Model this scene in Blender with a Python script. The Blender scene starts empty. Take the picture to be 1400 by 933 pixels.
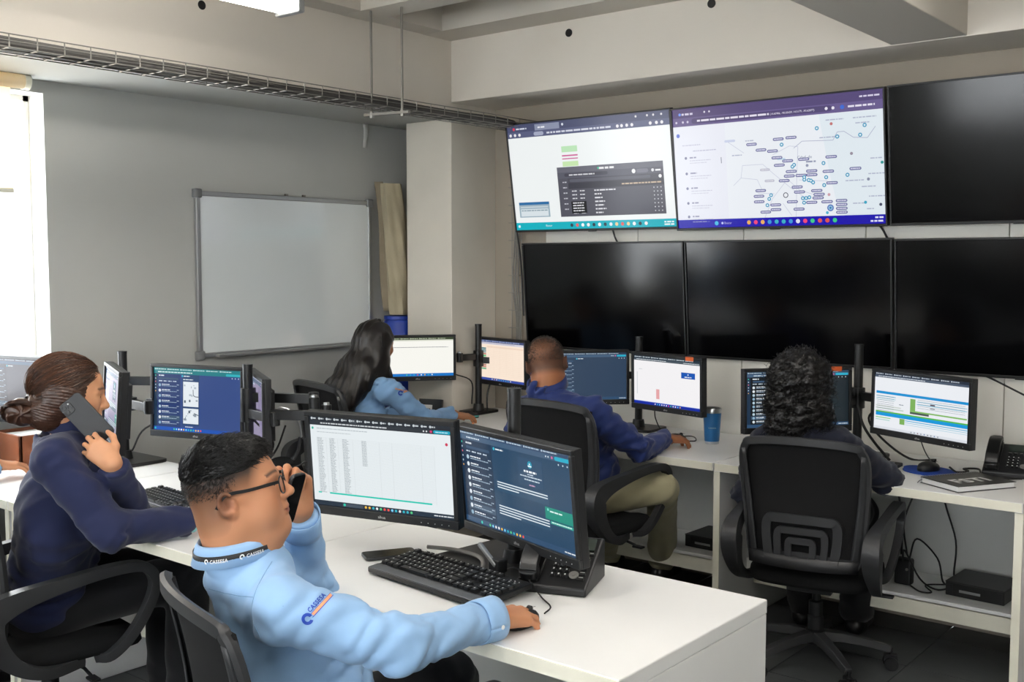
import bpy, bmesh, math, random
import numpy as np
from mathutils import Vector, Matrix
from mathutils.bvhtree import BVHTree

random.seed(7); np.random.seed(7)
SC = bpy.context.scene
COL = SC.collection
PI = math.pi

# ------------------------------------------------------------ camera, world, exposure
FPX, CXP, CYP, CAMH = 1458.0, 700.0, 466.5, 1.6
YAW = math.radians(39.2); PIT = math.atan((CYP - 360) / FPX)
FW = np.array([-math.sin(YAW) * math.cos(PIT), math.cos(YAW) * math.cos(PIT), -math.sin(PIT)])
RT = np.array([math.cos(YAW), math.sin(YAW), 0.0])
UP = np.cross(RT, FW)
cam_d = bpy.data.cameras.new('camera'); cam = bpy.data.objects.new('camera', cam_d); COL.objects.link(cam)
cam_d.sensor_fit = 'HORIZONTAL'; cam_d.sensor_width = 36.0; cam_d.lens = 36.0 * FPX / 1400.0
cam_d.clip_start = 0.05
cam.matrix_world = Matrix(((RT[0], UP[0], -FW[0], 0), (RT[1], UP[1], -FW[1], 0), (RT[2], UP[2], -FW[2], CAMH), (0, 0, 0, 1)))
SC.camera = cam
SC.view_settings.view_transform = 'Standard'; SC.view_settings.look = 'None'
SC.view_settings.gamma = 1.0; SC.view_settings.exposure = 0.68; SC.view_settings.use_curve_mapping = False
SC.cycles.max_bounces = 8; SC.cycles.diffuse_bounces = 4; SC.cycles.glossy_bounces = 3
SC.cycles.sample_clamp_indirect = 6.0; SC.cycles.use_denoising = True

wd = bpy.data.worlds.new('daylight'); SC.world = wd; wd.use_nodes = True
wd.node_tree.nodes['Background'].inputs[0].default_value = (0.93, 0.97, 1.0, 1)
wd.node_tree.nodes['Background'].inputs[1].default_value = 8.0

LAMP = 27.0            # emission of the fluorescent tubes

def at(u, v, d=None, x=None, y=None, z=None):
    """point of the room seen at photo position (u, v): at distance d along the view axis or on a plane"""
    r = FW + RT * (u - CXP) / FPX - UP * (v - CYP) / FPX
    if x is not None: t = x / r[0]
    elif y is not None: t = y / r[1]
    elif z is not None: t = (z - CAMH) / r[2]
    else: t = d
    return np.array([0, 0, CAMH]) + t * r

# ------------------------------------------------------------ materials
def lin(c):
    if isinstance(c, str):
        c = c.lstrip('#'); c = [int(c[i:i + 2], 16) / 255 for i in (0, 2, 4)]
    return [(x / 12.92 if x <= 0.04045 else ((x + 0.055) / 1.055) ** 2.4) for x in c]

def mat(name, col, rough=0.5, metal=0.0, spec=0.5, var=None, bump=None, coat=0.0, sheen=0.0, attr=None, emit=None, alpha=None, sss=0.0, rvar=None):
    m = bpy.data.materials.new(name); m.use_nodes = True
    nt = m.node_tree; b = nt.nodes['Principled BSDF']
    rgb = lin(col)
    b.inputs['Base Color'].default_value = (*rgb, 1)
    b.inputs['Roughness'].default_value = rough
    b.inputs['Metallic'].default_value = metal
    b.inputs['Specular IOR Level'].default_value = spec
    b.inputs['Coat Weight'].default_value = coat
    b.inputs['Coat Roughness'].default_value = 0.1
    b.inputs['Sheen Weight'].default_value = sheen
    if sss:
        b.inputs['Subsurface Weight'].default_value = sss
        b.inputs['Subsurface Radius'].default_value = (0.012, 0.005, 0.003)
        b.inputs['Subsurface Scale'].default_value = 1.0
    tc = nt.nodes.new('ShaderNodeTexCoord')
    colsock = None
    if attr:
        a = nt.nodes.new('ShaderNodeAttribute'); a.attribute_name = attr; colsock = a.outputs['Color']
    if var:
        n = nt.nodes.new('ShaderNodeTexNoise'); n.inputs['Scale'].default_value = var[0]; n.inputs['Detail'].default_value = 5
        nt.links.new(tc.outputs['Object'], n.inputs['Vector'])
        mr = nt.nodes.new('ShaderNodeMapRange'); mr.inputs[1].default_value = 0.3; mr.inputs[2].default_value = 0.7
        mr.inputs[3].default_value = 1 - var[1]; mr.inputs[4].default_value = 1 + var[1]
        nt.links.new(n.outputs[0], mr.inputs[0])
        mx = nt.nodes.new('ShaderNodeMix'); mx.data_type = 'RGBA'; mx.blend_type = 'MULTIPLY'; mx.inputs[0].default_value = 1
        if colsock: nt.links.new(colsock, mx.inputs[6])
        else: mx.inputs[6].default_value = (*rgb, 1)
        nt.links.new(mr.outputs[0], mx.inputs[7]); colsock = mx.outputs[2]
    if colsock: nt.links.new(colsock, b.inputs['Base Color'])
    if rvar:
        n = nt.nodes.new('ShaderNodeTexNoise'); n.inputs['Scale'].default_value = rvar[0]
        nt.links.new(tc.outputs['Object'], n.inputs['Vector'])
        mr = nt.nodes.new('ShaderNodeMapRange'); mr.inputs[3].default_value = rough - rvar[1]; mr.inputs[4].default_value = rough + rvar[1]
        nt.links.new(n.outputs[0], mr.inputs[0]); nt.links.new(mr.outputs[0], b.inputs['Roughness'])
    if bump:
        n = nt.nodes.new('ShaderNodeTexNoise'); n.inputs['Scale'].default_value = bump[0]; n.inputs['Detail'].default_value = 4
        nt.links.new(tc.outputs['Object'], n.inputs['Vector'])
        bp = nt.nodes.new('ShaderNodeBump'); bp.inputs['Strength'].default_value = bump[1]; bp.inputs['Distance'].default_value = bump[2] if len(bump) > 2 else 0.002
        nt.links.new(n.outputs[0], bp.inputs['Height']); nt.links.new(bp.outputs[0], b.inputs['Normal'])
    if emit:
        b.inputs['Emission Color'].default_value = (*lin(emit[0]), 1); b.inputs['Emission Strength'].default_value = emit[1]
    return m

def screen_mat(name, strength, rough=0.25):
    m = mat(name, '#0a0a0c', rough, spec=0.5)
    nt = m.node_tree; b = nt.nodes['Principled BSDF']
    a = nt.nodes.new('ShaderNodeAttribute'); a.attribute_name = 'Col'
    nt.links.new(a.outputs['Color'], b.inputs['Emission Color']); b.inputs['Emission Strength'].default_value = strength; b.inputs['Specular IOR Level'].default_value = 0.25
    return m

M = {}
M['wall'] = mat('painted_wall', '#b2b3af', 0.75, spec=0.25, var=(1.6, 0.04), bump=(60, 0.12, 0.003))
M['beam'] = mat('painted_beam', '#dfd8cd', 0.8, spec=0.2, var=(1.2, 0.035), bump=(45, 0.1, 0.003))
M['wallback'] = mat('painted_screen_wall', '#a39a8d', 0.8, spec=0.2, var=(1.4, 0.06), bump=(55, 0.12, 0.003))
M['column'] = mat('painted_column', '#d6d0c4', 0.8, spec=0.2, var=(2.5, 0.05), bump=(45, 0.12, 0.003))
M['ceiling'] = mat('painted_ceiling', '#cfc9bf', 0.85, spec=0.15, var=(1.0, 0.03))
M['floor'] = mat('dark_floor_tile', '#4a4d4e', 0.35, spec=0.4, var=(5, 0.2), rvar=(6, 0.12))
M['grout'] = mat('floor_joint', '#2f3132', 0.8)
M['laminate'] = mat('white_laminate', '#eeeeec', 0.38, spec=0.45, var=(3, 0.02))
M['edging'] = mat('cream_edge_band', '#e6e3d2', 0.5, var=(9, 0.05))
M['greylam'] = mat('grey_laminate', '#c9cac6', 0.5, var=(3, 0.04))
M['black'] = mat('black_plastic', '#17181a', 0.42, spec=0.45, bump=(400, 0.08, 0.0005))
M['black2'] = mat('black_satin_metal', '#131415', 0.35, spec=0.5)
M['chair'] = mat('charcoal_plastic', '#2d2e30', 0.42, spec=0.5, bump=(300, 0.12, 0.0006))
M['mesh'] = mat('black_mesh_fabric', '#1a1a1b', 0.85, spec=0.2, bump=(700, 0.8, 0.002))
M['seat'] = mat('black_seat_fabric', '#161718', 0.9, spec=0.2, bump=(500, 0.5, 0.002))
M['key'] = mat('key_plastic', '#1d1e20', 0.38, spec=0.5)
M['keyprint'] = mat('key_print', '#d8d8d6', 0.6)
M['steel'] = mat('brushed_steel', '#c4c6c8', 0.28, metal=1.0)
M['zinc'] = mat('zinc_wire', '#8f8c86', 0.45, metal=0.7)
M['alu'] = mat('aluminium_frame', '#a9abac', 0.4, metal=0.8)
M['cable'] = mat('black_cable', '#141415', 0.5)
M['greycable'] = mat('grey_cable', '#7c7a76', 0.6)
M['tvoff'] = mat('dark_tv_panel', '#020203', 0.14, spec=0.36, rvar=(3, 0.04))
M['tvcase'] = mat('tv_case', '#0d0d0e', 0.35)
M['white'] = mat('white_plastic', '#e9e9e7', 0.4)
M['wboard'] = mat('whiteboard_enamel', '#dde3e4', 0.13, spec=0.8, var=(2, 0.02), coat=1.0)
M['panel'] = mat('pale_wall_board', '#dcdad2', 0.6, var=(2, 0.03))
M['red'] = mat('red_paint', '#c43b34', 0.5)

# ------------------------------------------------------------ mesh helpers
def rotz(a): c, s = math.cos(a), math.sin(a); return np.array([[c, -s, 0], [s, c, 0], [0, 0, 1.0]])
def rotx(a): c, s = math.cos(a), math.sin(a); return np.array([[1.0, 0, 0], [0, c, -s], [0, s, c]])
def roty(a): c, s = math.cos(a), math.sin(a); return np.array([[c, 0, s], [0, 1.0, 0], [-s, 0, c]])
def unit(v): v = np.asarray(v, float); return v / max(np.linalg.norm(v), 1e-9)

class MB:
    """collects shapes and links them as one mesh object"""
    def __init__(s): s.v = []; s.f = []; s.m = []; s.mi = 0
    def add(s, vs, fs):
        o = len(s.v); s.v.extend([tuple(map(float, p)) for p in vs]); s.f.extend([tuple(o + i for i in q) for q in fs]); s.m.extend([s.mi] * len(fs)); return s
    def box(s, c, size, R=None, taper=None):
        hx, hy, hz = [k / 2 for k in size]
        vs = []
        for sz in (-1, 1):
            k = taper if (taper and sz > 0) else 1.0
            for sx, sy in ((-1, -1), (1, -1), (1, 1), (-1, 1)): vs.append([sx * hx * k, sy * hy * k, sz * hz])
        vs = np.array(vs)
        if R is not None: vs = vs @ np.array(R).T
        vs = vs + np.array(c)
        return s.add(vs, [(3, 2, 1, 0), (4, 5, 6, 7), (0, 1, 5, 4), (1, 2, 6, 5), (2, 3, 7, 6), (3, 0, 4, 7)])
    def rbox(s, c, size, r, R=None, n=3):
        """box with corners rounded in its xy outline"""
        hx, hy = size[0] / 2, size[1] / 2
        pts = []
        for cx_, cy_, a0 in ((hx - r, hy - r, 0), (-hx + r, hy - r, PI / 2), (-hx + r, -hy + r, PI), (hx - r, -hy + r, 1.5 * PI)):
            for i in range(n + 1):
                a = a0 + PI / 2 * i / n; pts.append((cx_ + r * math.cos(a), cy_ + r * math.sin(a)))
        return s.prism(pts, -size[2] / 2, size[2] / 2, c, R)
    def prism(s, pts, z0, z1, c=(0, 0, 0), R=None, bev=0.0):
        n = len(pts)
        lay = [(z0, 1), (z1, 1)] if not bev else [(z0, 1), (z1 - bev, 1), (z1, 1 - bev * 6)]
        vs = []
        for z, k in lay: vs += [(p[0] * k, p[1] * k, z) for p in pts]
        vs = np.array(vs, float)
        if R is not None: vs = vs @ np.array(R).T
        vs = vs + np.array(c)
        fs = [tuple(reversed(range(n)))]
        for l in range(len(lay) - 1):
            for i in range(n):
                j = (i + 1) % n; fs.append((l * n + i, l * n + j, (l + 1) * n + j, (l + 1) * n + i))
        fs.append(tuple((len(lay) - 1) * n + i for i in range(n)))
        return s.add(vs, fs)
    def tube(s, path, r, n=8, closed=False, caps=True, flat=None):
        """round (or flat: (a,b) elliptical) tube along path; r a number or list"""
        P_ = np.array(path, float); m = len(P_)
        rr = np.full(m, r, float) if np.isscalar(r) else np.array(r, float)
        T = np.zeros_like(P_)
        for i in range(m):
            a = P_[(i - 1) % m] if (closed or i > 0) else P_[i]; b = P_[(i + 1) % m] if (closed or i < m - 1) else P_[i]
            T[i] = unit(b - a)
        ref = np.array([0, 0, 1.0]) if abs(T[0][2]) < 0.9 else np.array([1.0, 0, 0])
        u = unit(np.cross(T[0], ref)); vs = []
        for i in range(m):
            u = unit(u - T[i] * (u @ T[i])); w = np.cross(T[i], u)
            for k in range(n):
                a = 2 * PI * k / n; vs.append(P_[i] + rr[i] * (math.cos(a) * u + math.sin(a) * w))
        fs = []
        for i in range(m if closed else m - 1):
            i2 = (i + 1) % m
            for k in range(n):
                k2 = (k + 1) % n; fs.append((i * n + k, i * n + k2, i2 * n + k2, i2 * n + k))
        if caps and not closed:
            fs.append(tuple(reversed(range(n)))); fs.append(tuple((m - 1) * n + k for k in range(n)))
        return s.add(vs, fs)
    def sweep(s, path, prof, side, closed=False):
        """profile [(a,b)] swept along path; a goes along `side`, b across"""
        P_ = np.array(path, float); m = len(P_); vs = []
        side = np.array(side, float)
        for i in range(m):
            a = P_[(i - 1) % m] if (closed or i > 0) else P_[i]; b = P_[(i + 1) % m] if (closed or i < m - 1) else P_[i]
            t = unit(b - a); w = unit(np.cross(t, side)); sd = unit(np.cross(w, t))
            pr = prof(i / (m - 1)) if callable(prof) else prof
            n = len(pr)
            for pa, pb in pr: vs.append(P_[i] + sd * pa + w * pb)
        fs = []
        for i in range(m if closed else m - 1):
            i2 = (i + 1) % m
            for k in range(n):
                k2 = (k + 1) % n; fs.append((i * n + k, i2 * n + k, i2 * n + k2, i * n + k2))
        if not closed:
            fs.append(tuple(range(n))); fs.append(tuple(reversed([(m - 1) * n + k for k in range(n)])))
        return s.add(vs, fs)
    def cyl(s, p0, p1, r0, r1=None, n=16): return s.tube([p0, p1], [r0, r0 if r1 is None else r1], n)
    def lathe(s, prof, c=(0, 0, 0), n=24, R=None):
        vs = []; m = len(prof)
        for r, z in prof:
            for k in range(n):
                a = 2 * PI * k / n; vs.append((r * math.cos(a), r * math.sin(a), z))
        vs = np.array(vs, float)
        if R is not None: vs = vs @ np.array(R).T
        vs = vs + np.array(c)
        fs = []
        for i in range(m - 1):
            for k in range(n):
                k2 = (k + 1) % n; fs.append((i * n + k, i * n + k2, (i + 1) * n + k2, (i + 1) * n + k))
        fs.append(tuple(reversed(range(n)))); fs.append(tuple((m - 1) * n + k for k in range(n)))
        return s.add(vs, fs)
    def sphere(s, c, r, n=12, R=None):
        r = np.array([r, r, r] if np.isscalar(r) else r, float); m = n // 2 + 1; vs = []; fs = []
        for i in range(m + 1):
            t = PI * i / m
            for k in range(n):
                a = 2 * PI * k / n; vs.append([math.sin(t) * math.cos(a), math.sin(t) * math.sin(a), math.cos(t)])
        vs = np.array(vs) * r
        if R is not None: vs = vs @ np.array(R).T
        vs = vs + np.array(c)
        for i in range(m):
            for k in range(n):
                k2 = (k + 1) % n; fs.append((i * n + k, (i + 1) * n + k, (i + 1) * n + k2, i * n + k2))
        return s.add(vs, fs)
    def grid(s, fn, nu, nv, thick=None):
        """surface fn(u,v)->point, u,v in 0..1"""
        vs = [fn(i / nu, j / nv) for j in range(nv + 1) for i in range(nu + 1)]
        fs = [(j * (nu + 1) + i, j * (nu + 1) + i + 1, (j + 1) * (nu + 1) + i + 1, (j + 1) * (nu + 1) + i) for j in range(nv) for i in range(nu)]
        return s.add(vs, fs)
    def build(s, name, m, parent=None, smooth=35, bevel=None, solid=None):
        me = bpy.data.meshes.new(name); me.from_pydata(s.v, [], s.f); me.update()
        ms = m if isinstance(m, (list, tuple)) else [m]
        for k in ms: me.materials.append(k)
        if len(ms) > 1: me.polygons.foreach_set('material_index', s.m)
        return mk(name, me, parent, smooth, bevel, solid)

def mk(name, me, parent=None, smooth=35, bevel=None, solid=None):
    if smooth and len(me.polygons):
        me.polygons.foreach_set('use_smooth', [True] * len(me.polygons))
        if smooth < 180: me.set_sharp_from_angle(angle=math.radians(smooth))
    o = bpy.data.objects.new(name, me); COL.objects.link(o)
    if parent is not None: o.parent = parent
    if solid:
        md = o.modifiers.new('thickness', 'SOLIDIFY'); md.thickness = solid; md.offset = 0
    if bevel:
        md = o.modifiers.new('bevel', 'BEVEL'); md.width = bevel; md.segments = 2; md.limit_method = 'ANGLE'; md.angle_limit = math.radians(40)
        md.harden_normals = False
    return o

def raw(name, vs, fs, m, parent=None, smooth=180, cols=None):
    me = bpy.data.meshes.new(name)
    vs = np.asarray(vs, float); me.from_pydata(vs.tolist(), [], [list(map(int, q)) for q in fs]); me.update()
    me.materials.append(m)
    if cols is not None:
        a = me.color_attributes.new('Col', 'FLOAT_COLOR', 'POINT')
        c4 = np.ones((len(vs), 4), np.float32); c4[:, :3] = cols
        a.data.foreach_set('color', c4.ravel())
    return mk(name, me, parent, smooth)

def tag(o, label=None, cat=None, group=None, kind=None):
    if label: o['label'] = label
    if cat: o['category'] = cat
    if group: o['group'] = group
    if kind: o['kind'] = kind
    return o

def thing(name, label, cat, loc=(0, 0, 0), rz=0.0, group=None):
    o = bpy.data.objects.new(name, None); COL.objects.link(o); o.empty_display_size = 0.05
    o.location = loc; o.rotation_euler = (0, 0, rz)
    return tag(o, label, cat, group)

def struct(o): o['kind'] = 'structure'; return o

def copy_tree(o, parent=None):
    c = o.copy(); COL.objects.link(c); c.parent = parent
    for ch in list(o.children): copy_tree(ch, c)
    return c

def spline(pts, n=8, closed=False):
    """Catmull-Rom through pts"""
    P_ = np.array(pts, float); m = len(P_); out = []
    rng = range(m) if closed else range(m - 1)
    for i in rng:
        p0 = P_[(i - 1) % m] if (closed or i > 0) else 2 * P_[0] - P_[1]
        p1 = P_[i]; p2 = P_[(i + 1) % m]
        p3 = P_[(i + 2) % m] if (closed or i + 2 < m) else 2 * P_[-1] - P_[-2]
        for k in range(n):
            t = k / n
            out.append(0.5 * ((2 * p1) + (p2 - p0) * t + (2 * p0 - 5 * p1 + 4 * p2 - p3) * t * t + (3 * p1 - p0 - 3 * p2 + p3) * t ** 3))
    if not closed: out.append(P_[-1])
    return np.array(out)

_TXT = {}
def text_mesh(s, bold=0.0):
    """flat text, 1 unit cap height approx, origin at left baseline"""
    key = (s, bold)
    if key in _TXT: return _TXT[key]
    cu = bpy.data.curves.new('text', 'FONT'); cu.body = s; cu.size = 1.0; cu.resolution_u = 2; cu.offset = bold; cu.space_character = 1 + bold * 3
    o = bpy.data.objects.new('text', cu); COL.objects.link(o)
    dg = bpy.context.evaluated_depsgraph_get(); ev = o.evaluated_get(dg); me = ev.to_mesh()
    me.calc_loop_triangles()
    vs = np.array([v.co[:] for v in me.vertices]); fs = [tuple(t.vertices) for t in me.loop_triangles]
    ev.to_mesh_clear(); bpy.data.objects.remove(o); bpy.data.curves.remove(cu)
    if len(vs) == 0: vs = np.zeros((0, 3))
    _TXT[key] = (vs, fs); return _TXT[key]

# ------------------------------------------------------------ flat screen pictures
class UI:
    """flat picture for a display, drawn in 0..1 coordinates (y down), meshed as coloured flat pieces"""
    def __init__(s, w, h, step=0.00025): s.w, s.h, s.step = w, h, step; s.v = []; s.f = []; s.c = []
    def pos(s, x, y, layer): return ((x - 0.5) * s.w, -layer * s.step, (0.5 - y) * s.h)
    def poly(s, pts, col, layer=1):
        o = len(s.v); c = lin(col)
        s.v += [s.pos(x, y, layer) for x, y in pts]; s.c += [c] * len(pts); s.f.append(tuple(reversed(range(o, o + len(pts)))))
    def rect(s, x0, y0, x1, y1, col, layer=1): s.poly([(x0, y0), (x1, y0), (x1, y1), (x0, y1)], col, layer)
    def rrect(s, x0, y0, x1, y1, col, layer=1):
        a = s.h / s.w; r = (y1 - y0) / 2; rx = r * a
        pts = []
        for cx_, a0 in ((x1 - rx, -PI / 2), (x0 + rx, PI / 2)):
            for i in range(6):
                t = a0 + PI * i / 5; pts.append((cx_ + rx * math.cos(t), (y0 + y1) / 2 + r * math.sin(t)))
        s.poly(pts, col, layer)
    def disc(s, x, y, r, col, layer=1, n=12):
        a = s.h / s.w
        s.poly([(x + r * a * math.cos(2 * PI * i / n), y + r * math.sin(2 * PI * i / n)) for i in range(n)], col, layer)
    def line(s, pts, wd, col, layer=1):
        a = s.h / s.w
        for (x0, y0), (x1, y1) in zip(pts[:-1], pts[1:]):
            dx, dy = (x1 - x0) / a, y1 - y0; L = math.hypot(dx, dy) + 1e-9; nx, ny = -dy / L * wd / 2 * a, dx / L * wd / 2
            s.poly([(x0 + nx, y0 + ny), (x1 + nx, y1 + ny), (x1 - nx, y1 - ny), (x0 - nx, y0 - ny)], col, layer)
    def words(s, x0, y, x1, h, col, layer=2, rnd=random):
        """a line of unreadable small print"""
        x = x0; a = s.h / s.w
        while x < x1:
            w = min(rnd.uniform(1.2, 5.0) * h * a, x1 - x)
            s.rect(x, y, x + w, y + h, col, layer); x += w + 0.6 * h * a
    def text(s, x, y, st, h, col, layer=3):
        vs, fs = text_mesh(st); o = len(s.v); a = s.h / s.w; c = lin(col)
        s.v += [s.pos(x + p[0] * h * 1.4 * a, y - p[1] * h * 1.4, layer) for p in vs]; s.c += [c] * len(vs)
        s.f += [tuple(o + i for i in t) for t in fs]
    def build(s, name, m, parent, y0=0.0):
        vs = np.array(s.v); vs[:, 1] += y0
        return raw(name, vs, s.f, m, parent, smooth=None, cols=np.array(s.c))

SCR_HI = screen_mat('lit_display', 0.60)
SCR_MID = screen_mat('lit_display_dim', 0.62)
SCR_TV = screen_mat('lit_wall_display', 0.57, 0.2)

# ============================================================ the room
XL, YB, XR, YR, ZC = -4.6, 4.8, 2.6, -3.4, 3.0
WY0, WY1, WZ0, WZ1 = 0.75, 2.38, 0.93, 2.345           # window in the left wall
def wall_quads(mb, rects, x0, x1):                      # boxes in a wall that runs along y
    for ya, yb, za, zb in rects: mb.box(((x0 + x1) / 2, (ya + yb) / 2, (za + zb) / 2), (x1 - x0, yb - ya, zb - za))
mb = MB(); wall_quads(mb, [(YR, WY0, 0, ZC), (WY1, YB + 0.2, 0, ZC), (WY0, WY1, 0, WZ0), (WY0, WY1, WZ1, ZC)], XL - 0.22, XL)
struct(mb.build('wall_left', M['wall'], smooth=None))
mb = MB(); mb.box(((XL + XR) / 2, YB + 0.1, ZC / 2), (XR - XL, 0.2, ZC)); wall_back = struct(mb.build('wall_back', M['wallback'], smooth=None))
for k in range(6):
    x0 = -3.66 + 0.61 * k; MB().box((x0 + 0.305, YB - 0.006, 1.25), (0.606, 0.012, 2.2)).build('board', M['panel'], wall_back, smooth=None, bevel=0.002)
mb = MB(); mb.box((XR + 0.1, (YB + YR) / 2, ZC / 2), (0.2, YB - YR + 0.4, ZC)); struct(mb.build('wall_right', M['wall'], smooth=None))
# wall behind the photographer, with a band of windows
RX0, RX1, RZ0, RZ1 = -3.9, 1.9, 1.0, 2.3
mb = MB()
for xa, xb, za, zb in ((XL - 0.2, RX0, 0, ZC), (RX1, XR + 0.2, 0, ZC), (RX0, RX1, 0, RZ0), (RX0, RX1, RZ1, ZC)): mb.box(((xa + xb) / 2, YR - 0.1, (za + zb) / 2), (xb - xa, 0.2, zb - za))
struct(mb.build('wall_rear', M['wall'], smooth=None))
mb = MB()
for k in range(6):
    x = RX0 + (RX1 - RX0) * k / 5; mb.box((x, YR - 0.1, (RZ0 + RZ1) / 2), (0.07, 0.08, RZ1 - RZ0))
for z in (RZ0 + 0.03, RZ1 - 0.03): mb.box(((RX0 + RX1) / 2, YR - 0.1, z), (RX1 - RX0, 0.08, 0.06))
struct(mb.build('window_2', M['white'], smooth=None))

fl = MB(); fl.box(((XL + XR) / 2, (YB + YR) / 2, -0.06), (XR - XL, YB - YR, 0.1)); floor = struct(fl.build('floor', M['grout'], smooth=None))
tile_me = MB().box((0, 0, -0.006), (0.396, 0.396, 0.012)).build('tile', M['floor'], floor, smooth=None, bevel=None)
k0 = True
for i in range(18):
    for j in range(21):
        x, y = XL + 0.2 + 0.4 * i, YR + 0.2 + 0.4 * j
        d = math.hypot(x, y)
        if y < 0.9 or x > 0.4 or -x > (y + 3.2): continue
        o = tile_me if k0 else tile_me.copy()
        if not k0: COL.objects.link(o)
        k0 = False; o.location = (x, y, 0)
mb = MB(); mb.box(((XL + XR) / 2, YR + 2.15, -0.006), (XR - XL, 4.3, 0.012)); o = mb.build('tiling', M['floor'], floor, smooth=None)

mb = MB(); mb.box(((XL + XR) / 2, (YB + YR) / 2, ZC + 0.1), (XR - XL + 0.4, YB - YR + 0.4, 0.2))
for ya, yb in ((3.62, 3.80), (2.05, 2.25), (0.5, 0.7), (-1.1, -0.9), (-2.6, -2.4)): mb.box(((XL + XR) / 2, (ya + yb) / 2, (2.82 + ZC) / 2), (XR - XL, yb - ya, ZC - 2.82))
mb.box(((XL + XR) / 2, 4.31, 2.91), (XR - XL, 0.22, 0.18)); mb.box((-3.97, (YB + YR) / 2, 2.911), (0.14, YB - YR, 0.178))
struct(mb.build('ceiling', M['ceiling'], smooth=None))
mb = MB(); mb.box(((-4.04 + XR) / 2, 4.61, (2.487 + ZC) / 2), (XR + 4.04, 0.38, ZC - 2.487)); struct(mb.build('trim_1', M['beam'], smooth=None, bevel=0.004))       # beam over the wall screens
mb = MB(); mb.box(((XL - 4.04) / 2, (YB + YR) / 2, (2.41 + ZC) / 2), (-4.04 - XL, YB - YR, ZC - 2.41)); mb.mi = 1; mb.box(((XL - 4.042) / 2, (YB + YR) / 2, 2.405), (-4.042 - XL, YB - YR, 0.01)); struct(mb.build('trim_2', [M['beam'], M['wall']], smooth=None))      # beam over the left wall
mb = MB(); mb.box((-1.455, (4.42 + YR) / 2, (2.49 + ZC) / 2), (0.30, 4.42 - YR, ZC - 2.49)); struct(mb.build('trim_3', M['ceiling'], smooth=None, bevel=0.004))              # cross beam
mb = MB(); mb.box((-4.215, 4.61, 1.2), (0.35, 0.38, 2.4)); struct(mb.build('wall_column', M['column'], smooth=None, bevel=0.004))

# window_1: frame, panes and sill in the left wall
mb = MB()
for y in (WY0 + 0.012, (WY0 + WY1) / 2 - 0.1, WY1 - 0.012): mb.box((XL - 0.16, y, (WZ0 + WZ1) / 2), (0.05, 0.024, WZ1 - WZ0))
for z in (WZ0 + 0.02, WZ1 - 0.012): mb.box((XL - 0.16, (WY0 + WY1) / 2, z), (0.05, WY1 - WY0, 0.024))
win = struct(mb.build('window_1', M['white'], smooth=None))
gm = bpy.data.materials.new('window_glass'); gm.use_nodes = True
nt = gm.node_tree; nt.nodes.clear(); out = nt.nodes.new('ShaderNodeOutputMaterial'); mx = nt.nodes.new('ShaderNodeMixShader'); tr = nt.nodes.new('ShaderNodeBsdfTransparent'); gl = nt.nodes.new('ShaderNodeBsdfGlossy')
gl.inputs['Roughness'].default_value = 0.02; mx.inputs[0].default_value = 0.06
nt.links.new(tr.outputs[0], mx.inputs[1]); nt.links.new(gl.outputs[0], mx.inputs[2]); nt.links.new(mx.outputs[0], out.inputs[0])
for y0, y1 in ((WY0 + 0.024, (WY0 + WY1) / 2 - 0.112), ((WY0 + WY1) / 2 - 0.088, WY1 - 0.024)):
    for z0, z1 in ((WZ0 + 0.04, WZ1 - 0.024),):
        MB().box((XL - 0.16, (y0 + y1) / 2, (z0 + z1) / 2), (0.005, y1 - y0, z1 - z0)).build('pane', gm, win, smooth=None)
MB().box((XL - 0.07, (WY0 + WY1) / 2, WZ0 + 0.012), (0.24, WY1 - WY0, 0.024)).build('sill', M['edging'], win, smooth=None, bevel=0.004)
for k in range(5):
    x0 = RX0 + (RX1 - RX0) * k / 5 + 0.035; x1 = RX0 + (RX1 - RX0) * (k + 1) / 5 - 0.035
    MB().box(((x0 + x1) / 2, YR - 0.1, (RZ0 + RZ1) / 2), (x1 - x0, 0.005, RZ1 - RZ0 - 0.12)).build('pane', gm, bpy.data.objects['window_2'], smooth=None)

# roller blind, rolled half way down over the far end of the window
bl = thing('roller_blind', 'cream roller blind with a round tube over the bright left window', 'blind', (XL + 0.06, 1.5, 2.375))
cloth = bpy.data.materials.new('blind_cloth'); cloth.use_nodes = True
nt = cloth.node_tree; b = nt.nodes['Principled BSDF']; b.inputs['Base Color'].default_value = (*lin('#f2e6cd'), 1); b.inputs['Roughness'].default_value = 0.9
tl = nt.nodes.new('ShaderNodeBsdfTranslucent'); tl.inputs[0].default_value = (*lin('#f6e8cf'), 1); ms = nt.nodes.new('ShaderNodeMixShader'); ms.inputs[0].default_value = 0.6
nt.links.new(b.outputs[0], ms.inputs[1]); nt.links.new(tl.outputs[0], ms.inputs[2]); nt.links.new(ms.outputs[0], nt.nodes['Material Output'].inputs[0])
MB().cyl((0, -0.75, 0), (0, 0.76, 0), 0.032, n=20).build('tube', cloth, bl)
MB().cyl((0, 0.76, 0), (0, 0.785, 0), 0.036, n=20).cyl((0, 0.785, 0), (0, 0.79, 0), 0.012, n=10).build('end_cap', M['edging'], bl)
MB().box((-0.03, 0, -0.23), (0.002, 1.44, 0.46)).build('cloth', cloth, bl, smooth=None)
MB().box((-0.03, 0, -0.465), (0.014, 1.44, 0.02)).build('bottom_bar', M['edging'], bl, smooth=None)

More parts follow.
